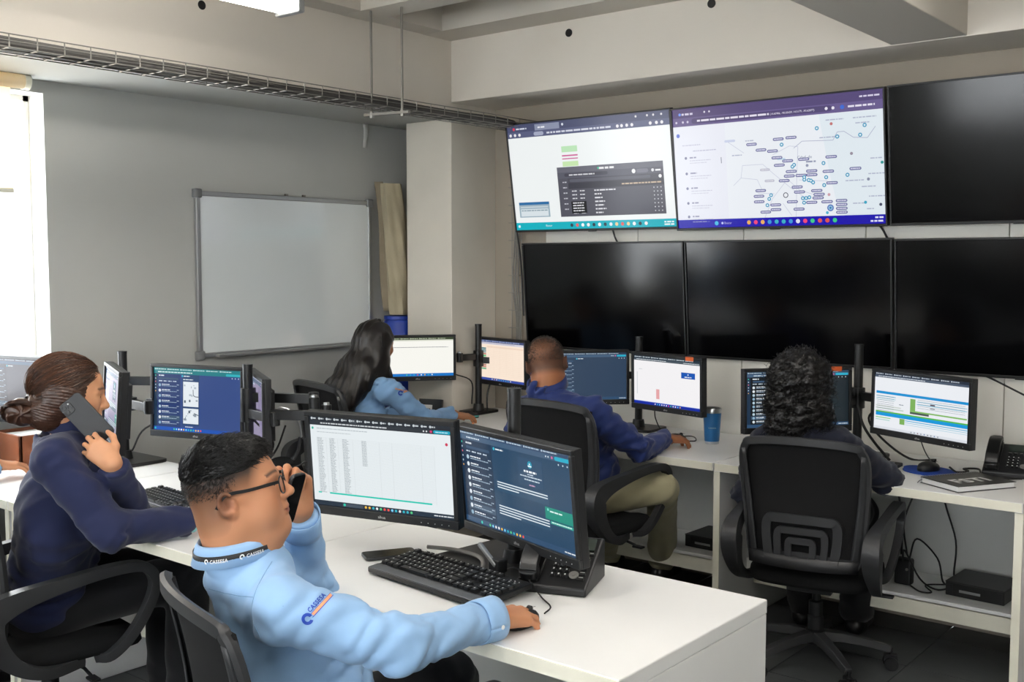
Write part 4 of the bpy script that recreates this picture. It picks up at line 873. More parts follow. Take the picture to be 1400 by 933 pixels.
put(chair2, -2.70, 3.83, 3, 'black mesh office chair under the man in the blue jacket')
put(copy_tree(chair0), -3.32, 1.68, 6, 'black mesh office chair under the woman with a phone')
chair1 = make_chair('', -0.10)
put(chair1, -1.80, 1.52, 19, 'black mesh office chair whose top edge curves behind the man in glasses')
put(copy_tree(chair2), -3.97, 3.68, 12, 'black mesh office chair behind the long-haired woman')

# ============================================================ keyboards, mice, telephones
def keyboard(label, x, y, rz, W, D, split=False, rest=False, z=0.751):
    t = thing('keyboard', label, 'keyboard', (x, y, z), R_(rz))
    tilt = 0.075; R = rotx(tilt)
    T = lambda p: tuple(R @ np.array(p) + np.array([0, 0, 0.006 + D / 2 * math.sin(tilt)]))
    kd = D - (0.05 if rest else 0.016)                           # depth of the key field
    y0 = -D / 2 + (0.042 if rest else 0.008)
    mb = MB(); mb.rbox(T((0, 0, 0.006)), (W, D, 0.013), 0.008, R); mb.box(T((0, D / 2 - 0.012, -0.006)), (W * 0.9, 0.012, 0.012), R)
    mb.build('base', M['black'], t, smooth=30, bevel=0.002)
    if rest:
        MB().box(T((0, -D / 2 + 0.019, 0.0135)), (W - 0.01, 0.034, 0.004), R).build('palm_rest', mat('satin_rest', '#5a5d60', 0.25, spec=0.6) if 'satin_rest' not in bpy.data.materials else bpy.data.materials['satin_rest'], t, smooth=None, bevel=0.002)
    u = (W - 0.016) / 22.6; rows = []
    row_h = kd / 6.35
    lay = [[(0, 1), (2, 1), (3, 1), (4, 1), (5, 1), (6.5, 1), (7.5, 1), (8.5, 1), (9.5, 1), (11, 1), (12, 1), (13, 1), (14, 1)],
           [(i, 1) for i in range(13)] + [(13, 2)], [(0, 1.5)] + [(1.5 + i, 1) for i in range(12)] + [(13.5, 1.5)],
           [(0, 1.75)] + [(1.75 + i, 1) for i in range(11)] + [(12.75, 2.25)], [(0, 2.25)] + [(2.25 + i, 1) for i in range(10)] + [(12.25, 2.75)],
           [(0, 1.25), (1.25, 1.25), (2.5, 1.25), (3.75, 6.25), (10, 1.25), (11.25, 1.25), (12.5, 1.25), (13.75, 1.25)]]
    keys = []
    for r, row in enumerate(lay):
        yy = y0 + kd - (r + 0.5 + (0.35 if r else 0)) * row_h
        for x0, w in row: keys.append((x0, w, yy))
        if r < 3 or r == 5:
            for k in range(3): keys.append((15.3 + k, 1, yy))
        if r == 4: keys.append((16.3, 1, yy))
        if r >= 1:
            for k in range(4):
                if r == 5 and k == 1: continue
                keys.append((18.6 + k, 1, yy))
    protos = {}
    allmb = MB(); pm = MB()
    for x0, w, yy in keys:
        cx_ = -W / 2 + 0.008 + (x0 + w / 2) * u; p = T((cx_, yy, 0.0165))
        if split:
            key = round(w, 2)
            if key not in protos:
                mb = MB(); mb.box((0, 0, 0), (w * u - 0.0022, row_h - 0.0026, 0.009), None, 0.84); 
                o = mb.build('key', M['key'], t, smooth=None); protos[key] = o
            else:
                o = protos[key].copy(); COL.objects.link(o)
            o.location = p; o.rotation_euler = (tilt, 0, 0)
        else: allmb.box(p, (w * u - 0.002, row_h - 0.0024, 0.008), R, 0.84)
        q = T((cx_ - w * u * 0.18, yy + row_h * 0.14, 0.0213 if split else 0.0207)); pm.box(q, (0.0035, 0.0042, 0.0003), R)
    if not split: tag(allmb.build('keys', M['key'], t, smooth=None), kind='stuff')
    tag(pm.build('key_lettering', M['keyprint'], t, smooth=None), kind='stuff')
    mb = MB()
    for k in range(3): mb.cyl(T((W / 2 - 0.03 - 0.015 * k, y0 + kd - 0.012, 0.0128)), T((W / 2 - 0.03 - 0.015 * k, y0 + kd - 0.012, 0.0140)), 0.0018, n=6)
    mb.build('status_lights', M['keyprint'], t, smooth=None)
    return t
kb1 = keyboard('black keyboard with a wrist rest by the elbow of the man in glasses', -1.885, 2.04, -6, 0.455, 0.185, True, True)
keyboard('thin black keyboard under the hand of the woman with a phone', -3.24, 2.105, -6, 0.44, 0.14)
keyboard('black keyboard beside the blue mouse pad of the curly-haired woman', -1.72, 4.33, -4, 0.44, 0.14)
keyboard('black keyboard in front of the nearly blank white monitor', -4.22, 4.27, 0, 0.36, 0.12)
keyboard('black keyboard in front of the man in the blue jacket', -2.83, 4.22, -4, 0.44, 0.14)
vs, fs = text_mesh('PRIMUX')
raw('badge_lettering', [((p[0]) * 0.0085 + 0.045, p[1] * 0.0085 - 0.045, 0.0262) for p in vs], fs, M['keyprint'], kb1, smooth=None)

def mouse(label, x, y, rz, m=None, accent=None, z=0.751):
    t = thing('computer_mouse', label, 'mouse', (x, y, z), R_(rz))
    def fn(u, v):
        a = 2 * PI * u; r = [1.0, 1.03, 1.0, 0.86, 0.6, 0.28, 0.0][int(round(v * 6))]; zz = [0.0, 0.008, 0.018, 0.028, 0.034, 0.037, 0.0375][int(round(v * 6))]
        yy = math.sin(a); xx = math.cos(a)
        return (0.030 * r * xx * (1 - 0.12 * yy), 0.054 * r * yy - 0.003 * (1 - r), zz * (1 - 0.18 * max(0, yy * r)))
    MB().grid(fn, 28, 6).build('shell', m or M['black'], t, smooth=180)
    MB().cyl((-0.004, 0.028, 0.031), (0.004, 0.028, 0.031), 0.008, n=14).build('wheel', M['key'], t)
    if accent: MB().grid(lambda u, v: (0.0312 * (1 + 0.0 * v) * math.cos(2 * PI * u) * (1 - 0.12 * math.sin(2 * PI * u)), 0.0560 * math.sin(2 * PI * u), 0.006 + 0.008 * v), 28, 1).build('accent_band', accent, t, smooth=180)
    MB().box((0, 0.03, 0.0345), (0.0008, 0.04, 0.001), rotx(-0.18)).build('button_gap', M['cable'], t, smooth=None)
    return t
mouse('black mouse under the right hand of the man in glasses', -1.535, 1.918, -3)
mouse('black mouse on the blue pad', -1.405, 4.42, -25, z=0.7545)
mouse('black mouse under the hand of the man in the blue jacket', -2.585, 4.41, -30)
mouse('black mouse with a teal edge under the long-haired woman\'s hand', -3.87, 4.37, -60, None, mat('teal_accent', '#5fb9b2', 0.4))
# blue mouse pad with a scalloped outline
pd = []
for i in range(60):
    a = 2 * PI * i / 60; r = 1 + 0.10 * abs(math.sin(2.5 * a)) - 0.05
    pd.append((0.125 * r * math.cos(a), 0.095 * r * math.sin(a)))
o = MB().prism(pd, 0, 0.003).build('mouse_pad', mat('blue_pad', '#1546a8', 0.7), None, smooth=None); o.location = (-1.395, 4.415, 0.751); o.rotation_euler = (0, 0, R_(-30))
tag(o, 'blue scalloped mouse pad on the right wall desk', 'mouse pad')

def deskphone(label, x, y, rz, z=0.751):
    t = thing('desk_telephone', label, 'telephone', (x, y, z), R_(rz))
    W, D = 0.19, 0.20; ang = 0.40
    side = [(-D / 2, 0), (D / 2, 0), (D / 2, 0.105), (D / 2 - 0.02, 0.108), (-D / 2 + 0.012, 0.026), (-D / 2, 0.02)]
    R = np.array([[0, 0, 1.0], [1, 0, 0], [0, 1, 0]])            # (y,z) outline extruded along x
    MB().prism(side, -W / 2, W / 2, (0, 0, 0), R).build('body', M['black'], t, smooth=None, bevel=0.005)
    S = rotx(math.atan2(0.082, 0.168)); base = np.array([0, -D / 2 + 0.012, 0.026])
    F = lambda a, b, h=0.0: base + S @ np.array([a, b, h])       # position on the sloping face
    MB().box(F(-0.062, 0.095, 0.004), (0.054, 0.19, 0.008), S).build('cradle', M['black2'], t, smooth=None, bevel=0.003)
    mb = MB(); 
    hp = [F(-0.062, 0.012, 0.022), F(-0.062, 0.03, 0.034), F(-0.062, 0.06, 0.042), F(-0.062, 0.13, 0.042), F(-0.062, 0.165, 0.034), F(-0.062, 0.186, 0.022)]
    mb.sweep(spline(hp, 5), lambda q: [(w * 0.024, h * 0.014) for w, h in ((-1, -0.8), (1, -0.8), (1.05, 0), (0.8, 1), (-0.8, 1), (-1.05, 0))], (1, 0, 0))
    for b in (0.018, 0.18): mb.rbox(F(-0.062, b, 0.018), (0.05, 0.046, 0.022), 0.014, S)
    mb.build('handset', M['black2'], t, smooth=50, bevel=0.003)
    MB().box(F(0.035, 0.155, 0.003), (0.095, 0.045, 0.004), S).build('display_window', mat('lcd_grey', '#39423d', 0.2) if 'lcd_grey' not in bpy.data.materials else bpy.data.materials['lcd_grey'], t, smooth=None)
    mb = MB(); m2 = MB()
    for r in range(4):
        for c in range(3):
            p = F(0.0 + c * 0.0175 - 0.006, 0.03 + r * 0.019, 0.003); mb.rbox(p, (0.013, 0.012, 0.006), 0.004, S); m2.box(F(c * 0.0175 - 0.006, 0.032 + r * 0.019, 0.0063), (0.004, 0.0045, 0.0004), S)
    for r in range(5):
        p = F(0.072, 0.022 + r * 0.019, 0.002); mb.box(p, (0.018, 0.008, 0.005), S); m2.box(p + S @ np.array([0, 0.006, 0.001]), (0.012, 0.0025, 0.0005), S)
    for c in range(5): mb.box(F(-0.005 + c * 0.021, 0.118, 0.002), (0.014, 0.006, 0.005), S); m2.box(F(-0.005 + c * 0.021, 0.1225, 0.0032), (0.010, 0.002, 0.0005), S)
    tag(mb.build('keypad', M['key'], t, smooth=None), kind='stuff'); tag(m2.build('key_lettering', M['keyprint'], t, smooth=None), kind='stuff')
    MB().lathe([(0.013, 0.0), (0.013, 0.004), (0.006, 0.004), (0.006, 0.006), (0.0, 0.006)], F(0.052, 0.034, 0.002), 18, S).build('navigation_ring', M['greycable'], t)
    return t
deskphone('black desk telephone under the chat monitor on the front desk', -1.655, 2.235, 20)
deskphone('black desk telephone at the right end of the wall desk', -1.13, 4.57, 8)

# ------------------------------------------------------------ smaller things on the desks
def tumbler():
    t = thing('tumbler', 'blue tumbler with steel rim and foot on the wall desk', 'tumbler', (-2.42, 4.46, 0.751))
    bm = mat('blue_enamel', '#0f5c93', 0.35, coat=0.3)
    MB().lathe([(0.034, 0.012), (0.035, 0.014), (0.0425, 0.145), (0.0425, 0.148)], n=32).build('sleeve', bm, t, smooth=50)
    MB().lathe([(0.0, 0.0), (0.032, 0.0), (0.0335, 0.003), (0.0345, 0.0135), (0.03, 0.0135)], n=32).build('foot', M['steel'], t, smooth=40)
    MB().lathe([(0.0428, 0.147), (0.0436, 0.168), (0.0425, 0.170), (0.040, 0.166), (0.039, 0.14)], n=32).build('rim', M['steel'], t, smooth=40)
    MB().lathe([(0.0395, 0.160), (0.0395, 0.168), (0.03, 0.172), (0.0, 0.172)], n=24).build('lid', M['black'], t, smooth=40)
    vs, fs = text_mesh('CASSESA'); s = 0.0095; wv = vs[:, 0].max() * s
    v2 = []
    for p in vs:
        a = -PI / 2 + 0.52 + (p[0] * s - wv / 2) / 0.039; v2.append((0.0394 * math.cos(a), 0.0394 * math.sin(a), 0.075 + p[1] * s))
    raw('lettering', v2, fs, M['steel'], t, smooth=None)
    return t
tumbler()

nb = thing('notebook', 'black spiral notebook with white letters by the right telephone', 'notebook', (-1.197, 4.23, 0.751), R_(-31))
MB().box((0, 0, 0.012), (0.19, 0.265, 0.019)).build('pages', M['white'], nb, smooth=None)
MB().box((0, 0, 0.001), (0.20, 0.275, 0.002)).box((0, 0, 0.0228), (0.20, 0.275, 0.0022)).build('cover', M['black2'], nb, smooth=None)
mb = MB()
for k in range(22):
    y = -0.125 + k * 0.0119
    mb.tube([(-0.097 + 0.014 * math.cos(a), y, 0.012 + 0.015 * math.sin(a)) for a in np.linspace(0, 2 * PI, 11)[:-1]], 0.0009, 5, closed=True)
mb.build('spiral', M['alu'], nb)
vs, fs = text_mesh('FSTI', 0.04); v2 = [(0.055 - p[1] * 0.085, (p[0] - 1.15) * 0.085, 0.0256) for p in vs]
raw('cover_lettering', v2, fs, M['white'], nb, smooth=None)
MB().tube(spline([(-0.09, -0.16, 0.004), (-0.11, -0.12, 0.01), (-0.10, -0.05, 0.02), (-0.112, 0.02, 0.012)], 6), 0.0012, 6).build('marker_string', M['cable'], nb)
tag(MB().tube(spline([(-1.335, 4.46, 0.77), (-1.30, 4.44, 0.757), (-1.27, 4.49, 0.757), (-1.30, 4.53, 0.757), (-1.25, 4.56, 0.757), (-1.2, 4.44, 0.757), (-1.12, 4.42, 0.757), (-1.06, 4.46, 0.757)], 6), 0.004, 8).build('cable', M['cable']), 'coiled black telephone cord between the notebook and the desk telephone', 'cord')

def phone(label, M4, parent=None, camera=True, w=0.074, l=0.155):
    t = thing('smartphone', label, 'smartphone'); t.matrix_world = M4
    MB().rbox((0, 0, 0), (w, l, 0.009), 0.012).build('case', mat('phone_case', '#26282b', 0.45) if 'phone_case' not in bpy.data.materials else bpy.data.materials['phone_case'], t, smooth=30, bevel=0.0015)
    if camera:
        MB().rbox((-w / 2 + 0.02, l / 2 - 0.022, 0.0055), (0.032, 0.036, 0.003), 0.008).build('camera_plate', M['black2'], t, smooth=30, bevel=0.0008)
        for dx, dy in ((-0.007, -0.008), (-0.007, 0.008), (0.008, 0.0)): MB().lathe([(0.0066, 0), (0.0066, 0.0025), (0.0050, 0.0025), (0.0046, 0.001), (0.0, 0.001)], (-w / 2 + 0.02 + dx, l / 2 - 0.022 + dy, 0.007), 14).build('lens', M['tvcase'] if dy else M['key'], t)
        MB().cyl((-w / 2 + 0.03, l / 2 - 0.012, 0.007), (-w / 2 + 0.03, l / 2 - 0.012, 0.0078), 0.0022, n=8).build('flash', M['white'], t)
    else:
        MB().rbox((0, 0, 0.0046), (w - 0.005, l - 0.006, 0.0006), 0.010).build('glass', M['tvoff'], t, smooth=30)
    return t
phone('black smartphone lying flat on the front desk beside the keyboard', Matrix.Translation((-2.20, 2.135, 0.7565)) @ Matrix.Rotation(R_(-30), 4, 'Z'), camera=False)
o = MB().prism([(-0.17, -0.02), (-0.05, -0.035), (0.1, -0.03), (0.17, 0.02), (0.1, 0.05), (-0.12, 0.04)], 0, 0.004).build
tag(MB().tube(spline([(-2.13, 2.22, 0.772), (-2.05, 2.25, 0.771), (-1.95, 2.24, 0.771), (-1.88, 2.18, 0.771), (-1.86, 2.14, 0.768)], 8), 0.006, 8).build('cable', M['greycable']), 'thick grey headset band curving behind the front keyboard', 'cable')  # headset headband, built as a plain grey tube
tag(MB().tube(spline([(-1.53, 2.0, 0.757), (-1.55, 2.05, 0.757), (-1.61, 2.09, 0.76), (-1.68, 2.125, 0.785), (-1.73, 2.14, 0.80), (-1.79, 2.17, 0.78), (-1.84, 2.2, 0.768)], 8), 0.002, 6).build('mouse_cable', M['cable']), 'thin black mouse cable beside the front desk telephone', 'cable')
usb = thing('card_reader', 'small black clip device under the edge of the chat monitor', 'clip', (-1.79, 2.135, 0.80), R_(-15))
MB().box((0, 0, 0.0), (0.05, 0.03, 0.035)).build('body', M['black2'], usb, smooth=None, bevel=0.004)
MB().box((-0.03, -0.012, 0.022), (0.09, 0.012, 0.012), roty(0.5)).build('clip_arm', M['alu'], usb, smooth=None, bevel=0.003)
MB().cyl((0, 0, -0.03), (0, 0, -0.018), 0.02, n=12).build('foot', M['black2'], usb)

# headset hanging on the folded stand
hs = thing('headset', 'thin wire headset with a padded ear cup hanging from the folded monitor stand', 'headset', (-3.165, 2.52, 1.03))
U = np.array([0.775, 0.632, 0.0])
pp = [U * a + np.array([0, 0, z]) for a, z in ((-0.035, 0.02), (0.0, 0.032), (0.045, 0.012), (0.068, -0.045), (0.07, -0.10), (0.055, -0.145))]
MB().tube(spline(pp, 6), 0.0035, 8).build('headband', M['steel'], hs)
MB().tube(spline([U * a + np.array([0, 0, z]) for a, z in ((0.068, -0.08), (0.06, -0.13), (0.035, -0.165), (0.015, -0.175))], 6), 0.008, 8).build('ear_yoke', M['black'], hs)
MB().sphere(U * 0.0 + np.array([0, 0, -0.175]), (0.048, 0.03, 0.022), 16, rotz(0.7)).build('ear_cup', M['seat'], hs, smooth=180)
MB().tube(spline([U * a + np.array([0, 0, z]) for a, z in ((0.0, -0.18), (0.05, -0.19), (0.10, -0.165), (0.15, -0.15))], 6), 0.003, 8).build('microphone_boom', M['black'], hs)

# boxes and sockets under the wall desks
def dvr(label, x, y, rz, w=0.23, d=0.22, h=0.055, z=0.241):
    t = thing('black_box', label, 'box', (x, y, z), R_(rz))
    MB().box((0, 0, h / 2), (w, d, h)).build('case', M['black2'], t, smooth=None, bevel=0.003)
    MB().box((0, 0.0, h + 0.002), (w * 1.01, d * 1.01, 0.004)).build('lid', M['black'], t, smooth=None, bevel=0.0015)
    MB().box((-w * 0.08, -d / 2 - 0.0008, h * 0.45), (w * 0.36, 0.0016, 0.010)).build('front_label', M['alu'], t, smooth=None)
    for sx in (-1, 1): MB().box((sx * w * 0.42, -d / 2 - 0.0005, h * 0.5), (0.02, 0.002, h * 0.7)).build('front_panel', M['black'], t, smooth=None)
    return t
dvr('flat black electronics box on the low shelf below the desk phone', -1.215, 4.56, -3)
dvr('flat black electronics box on the low shelf behind the khaki leg', -2.43, 4.55, -2)
sk = thing('wall_socket', 'white power socket box on the desk side panel by the chair', 'socket', (-2.149, 4.33, 0.24))
MB().box((0.012, 0, 0), (0.03, 0.06, 0.09)).build('box', M['white'], sk, smooth=None, bevel=0.004)
MB().box((0.0275, 0, 0.0), (0.003, 0.04, 0.05)).build('face_plate', M['white'], sk, smooth=None, bevel=0.002)
ad = thing('power_adapter', 'black power adapter standing on the low shelf among cables', 'adapter', (-1.52, 4.50, 0.241))
MB().box((0, 0, 0.055), (0.07, 0.05, 0.11)).build('body', M['black'], ad, smooth=None, bevel=0.008)
MB().cyl((0.02, -0.026, 0.07), (0.02, -0.03, 0.07), 0.006, n=10).build('led', M['greycable'], ad)
for i, (pts, r) in enumerate([([(-1.50, 4.50, 0.35), (-1.46, 4.47, 0.45), (-1.40, 4.55, 0.36), (-1.36, 4.5, 0.28), (-1.33, 4.5, 0.27)], 0.004), ([(-1.52, 4.48, 0.34), (-1.50, 4.44, 0.40), (-1.43, 4.42, 0.30), (-1.38, 4.47, 0.25), (-1.32, 4.49, 0.262)], 0.004),
                      ([(-1.48, 4.46, 0.25), (-1.42, 4.40, 0.25), (-1.38, 4.42, 0.25), (-1.42, 4.47, 0.26), (-1.36, 4.53, 0.26), (-1.32, 4.52, 0.275)], 0.0035), ([(-1.40, 4.70, 0.708), (-1.42, 4.68, 0.60), (-1.36, 4.66, 0.42), (-1.34, 4.58, 0.30), (-1.32, 4.55, 0.275)], 0.004),
                      ([(-1.58, 4.66, 0.708), (-1.60, 4.62, 0.66), (-1.57, 4.6, 0.5), (-1.54, 4.52, 0.36)], 0.005), ([(-1.54, 4.68, 0.708), (-1.53, 4.64, 0.62), (-1.56, 4.6, 0.48), (-1.52, 4.53, 0.36)], 0.004)]):
    tag(MB().tube(spline(pts, 6), r, 6).build('power_cable', M['cable']), 'black cable in the tangle under the right wall desk', 'cable', 'cables tangled under the right wall desk')
# cables behind the back-row monitors
for lb, pts, r in (('black cable dropping from the right-hand arm behind the striped-table monitor', [(-1.62, 4.48, 1.0), (-1.70, 4.53, 0.93), (-1.66, 4.58, 0.84), (-1.55, 4.62, 0.757), (-1.45, 4.66, 0.757)], 0.005),
                   ('black cable running down the right stand pole to the desk', [(-1.75, 4.53, 0.98), (-1.72, 4.52, 0.90), (-1.67, 4.52, 0.83), (-1.60, 4.52, 0.757)], 0.006),
                   ('thin black cable looping on the desk below the striped-table monitor', [(-1.52, 4.64, 0.86), (-1.50, 4.66, 0.79), (-1.46, 4.62, 0.757), (-1.42, 4.55, 0.757), (-1.41, 4.48, 0.765)], 0.0025),
                   ('black cable from the pink-bar monitor to the desk', [(-2.72, 4.44, 0.93), (-2.73, 4.46, 0.84), (-2.69, 4.5, 0.757), (-2.58, 4.55, 0.757), (-2.5, 4.45, 0.757), (-2.52, 4.41, 0.757)], 0.003),
                   ('black cable hanging at the left of the pole beside the white monitor', [(-4.08, 4.36, 1.03), (-4.03, 4.42, 0.98), (-3.985, 4.52, 0.93), (-3.99, 4.53, 0.80)], 0.004),
                   ('black cable hanging at the right of the pole beside the peach monitor', [(-3.83, 4.60, 1.0), (-3.90, 4.60, 0.94), (-3.925, 4.59, 0.85), (-3.90, 4.56, 0.757)], 0.005),
                   ('black cable dropping from the arm of the photo-chat monitor', [(-3.68, 2.50, 1.05), (-3.85, 2.56, 0.98), (-4.05, 2.50, 0.90), (-4.11, 2.47, 0.80)], 0.004),
                   ('black cable hanging below the folded front stand', [(-3.30, 2.5, 1.0), (-3.22, 2.52, 0.93), (-3.29, 2.55, 0.85), (-3.30, 2.52, 0.77)], 0.004),
                   ('black cable curving from the folded stand to the front desk', [(-3.12, 2.5, 1.0), (-3.2, 2.52, 0.9), (-3.27, 2.5, 0.82), (-3.25, 2.4, 0.757)], 0.004)):
    tag(MB().tube(spline(pts, 6), r, 6).build('cable', M['cable']), lb, 'cable')
cb = thing('card_holder', 'small black holder with pale notes under the white monitor', 'holder', (-4.15, 4.36, 0.751), R_(20))
MB().box((0, 0, 0.04), (0.14, 0.02, 0.08), rotx(-0.2)).build('back', M['black2'], cb, smooth=None)
MB().box((-0.02, -0.02, 0.025), (0.07, 0.006, 0.05), rotx(-0.25)).build('note', M['white'], cb, smooth=None)
tag(MB().box((-4.04, 4.30, 0.758), (0.05, 0.03, 0.012), rotz(0.4)).build('orange_clip', mat('orange_plastic', '#c9732a', 0.5)), 'small orange clip on the desk below the white monitor', 'clip')

# ============================================================ people
class SDF:
    """smooth-blended solid, meshed with surface nets"""
    def __init__(s): s.p = []
    def cap(s, a, b, r0, r1=None, k=0.02, sub=False):
        a = np.array(a, float); b = np.array(b, float); r1 = r0 if r1 is None else r1; rm = max(r0, r1)
        def fn(X, Y, Z):
            ab = b - a; L = ab @ ab + 1e-12
            t = np.clip(((X - a[0]) * ab[0] + (Y - a[1]) * ab[1] + (Z - a[2]) * ab[2]) / L, 0, 1)
            return np.sqrt((X - a[0] - t * ab[0]) ** 2 + (Y - a[1] - t * ab[1]) ** 2 + (Z - a[2] - t * ab[2]) ** 2) - (r0 + (r1 - r0) * t)
        s.p.append((fn, np.minimum(a, b) - rm, np.maximum(a, b) + rm, k, sub)); return s
    def ell(s, c, r, R=None, k=0.02, sub=False):
        c = np.array(c, float); r = np.array([r, r, r] if np.isscalar(r) else r, float); R = np.eye(3) if R is None else np.array(R, float)
        ext = np.sqrt(((R * r) ** 2).sum(1))
        def fn(X, Y, Z):
            x, y, z = X - c[0], Y - c[1], Z - c[2]
            q = [R[0, i] * x + R[1, i] * y + R[2, i] * z for i in range(3)]
            k0 = np.sqrt((q[0] / r[0]) ** 2 + (q[1] / r[1]) ** 2 + (q[2] / r[2]) ** 2); k1 = np.sqrt((q[0] / r[0] ** 2) ** 2 + (q[1] / r[1] ** 2) ** 2 + (q[2] / r[2] ** 2) ** 2) + 1e-9
            return k0 * (k0 - 1) / k1
        s.p.append((fn, c - ext, c + ext, k, sub)); return s
    def mesh(s, h, post=None, smooth=1):
        lo = np.min([q[1] for q in s.p if not q[4]], 0) - 3 * h - 0.012; hi = np.max([q[2] for q in s.p if not q[4]], 0) + 3 * h + 0.012
        n = np.ceil((hi - lo) / h).astype(int) + 1
        ax = [(lo[i] + h * np.arange(n[i])).astype(np.float32) for i in range(3)]
        F = np.full(n, 0.08, np.float32)
        for fn, a, b, k, sub in s.p:
            m = k + 3 * h + 0.012
            i0 = np.clip(np.floor((a - m - lo) / h).astype(int), 0, n); i1 = np.clip(np.ceil((b + m - lo) / h).astype(int) + 1, 0, n)
            if (i1 <= i0).any(): continue
            sl = tuple(slice(i0[j], i1[j]) for j in range(3))
            d = fn(ax[0][sl[0]][:, None, None], ax[1][sl[1]][None, :, None], ax[2][sl[2]][None, None, :]).astype(np.float32)
            f = F[sl]
            if sub:
                g = np.maximum(k - np.abs(f + d), 0) / k; F[sl] = np.maximum(f, -d) + g * g * k * 0.25
            else:
                g = np.maximum(k - np.abs(f - d), 0) / k; F[sl] = np.minimum(f, d) - g * g * k * 0.25
        if post is not None:
            idx = np.nonzero(np.abs(F) < max(0.03, 2.5 * h)); P_ = np.stack([ax[j][idx[j]] for j in range(3)], 1)
            F[idx] = post(P_, F[idx])
        # surface nets
        S = F < 0
        c = np.zeros(np.array(n) - 1, np.int8)
        for dx in (0, 1):
            for dy in (0, 1):
                for dz in (0, 1): c += S[dx:n[0] - 1 + dx, dy:n[1] - 1 + dy, dz:n[2] - 1 + dz]
        act = np.argwhere((c > 0) & (c < 8)); ids = np.full(c.shape, -1, np.int64); ids[tuple(act.T)] = np.arange(len(act))
        acc = np.zeros((len(act), 3)); cnt = np.zeros(len(act))
        cor = [(x, y, z) for x in (0, 1) for y in (0, 1) for z in (0, 1)]
        vals = {q: F[act[:, 0] + q[0], act[:, 1] + q[1], act[:, 2] + q[2]] for q in cor}
        for q in cor:
            for d in range(3):
                if q[d] == 0:
                    e = list(q); e[d] = 1; e = tuple(e); a, b = vals[q], vals[e]; mk_ = (a < 0) != (b < 0)
                    t = np.where(mk_, a / np.where(mk_, a - b, 1), 0); p = np.array(q, float)[None] + np.zeros((len(act), 1)); p[:, d] += t
                    acc[mk_] += p[mk_]; cnt[mk_] += 1
        V = lo + h * (act + acc / np.maximum(cnt, 1)[:, None])
        Q = []
        for d in range(3):
            o1, o2 = [(1, 2), (2, 0), (0, 1)][d]
            a = S[tuple(slice(0, n[j] - 1) if j == d else slice(1, n[j] - 1) for j in range(3))]; b = S[tuple(slice(1, n[j]) if j == d else slice(1, n[j] - 1) for j in range(3))]
            for flip, mm in ((False, a & ~b), (True, ~a & b)):
                e = np.argwhere(mm)
                if not len(e): continue
                base = e.copy()
                for j in range(3):
                    if j != d: base[:, j] += 1
                def cell(s1, s2):
                    q = base.copy(); q[:, o1] += s1; q[:, o2] += s2; return ids[q[:, 0], q[:, 1], q[:, 2]]
                qd = np.stack([cell(-1, -1), cell(0, -1), cell(0, 0), cell(-1, 0)], 1)
                Q.append(qd[:, ::-1] if flip else qd)
        Q = np.concatenate(Q)
        for _ in range(smooth):                                   # light relaxation
            acc = np.zeros_like(V); ct = np.zeros(len(V))
            for i in range(4):
                np.add.at(acc, Q[:, i], V[Q[:, (i + 1) % 4]] + V[Q[:, (i - 1) % 4]]); np.add.at(ct, Q[:, i], 2)
            V = V * 0.5 + 0.5 * acc / np.maximum(ct, 1)[:, None]
        return V, Q

def frame(a, pitch=0.0, roll=0.0):
    """columns right, forward, up; a = heading clockwise from +y, pitch>0 looks up, roll>0 tips to the right"""
    return rotz(-R_(a)) @ rotx(R_(pitch)) @ roty(R_(roll))

_rw = np.random.RandomState(4); _K = _rw.normal(size=(10, 3)); _PH = _rw.uniform(0, 6, 10)
def noise(P_, f):
    """smooth pseudo-noise -1..1"""
    o = np.zeros(len(P_))
    w = P_ * f + 0.6 * np.sin(P_[:, [1, 2, 0]] * f * 0.9 + 1.3)
    for i in range(6): o += np.sin(w @ _K[i] * 1.0 + _PH[i])
    return o / 3.2

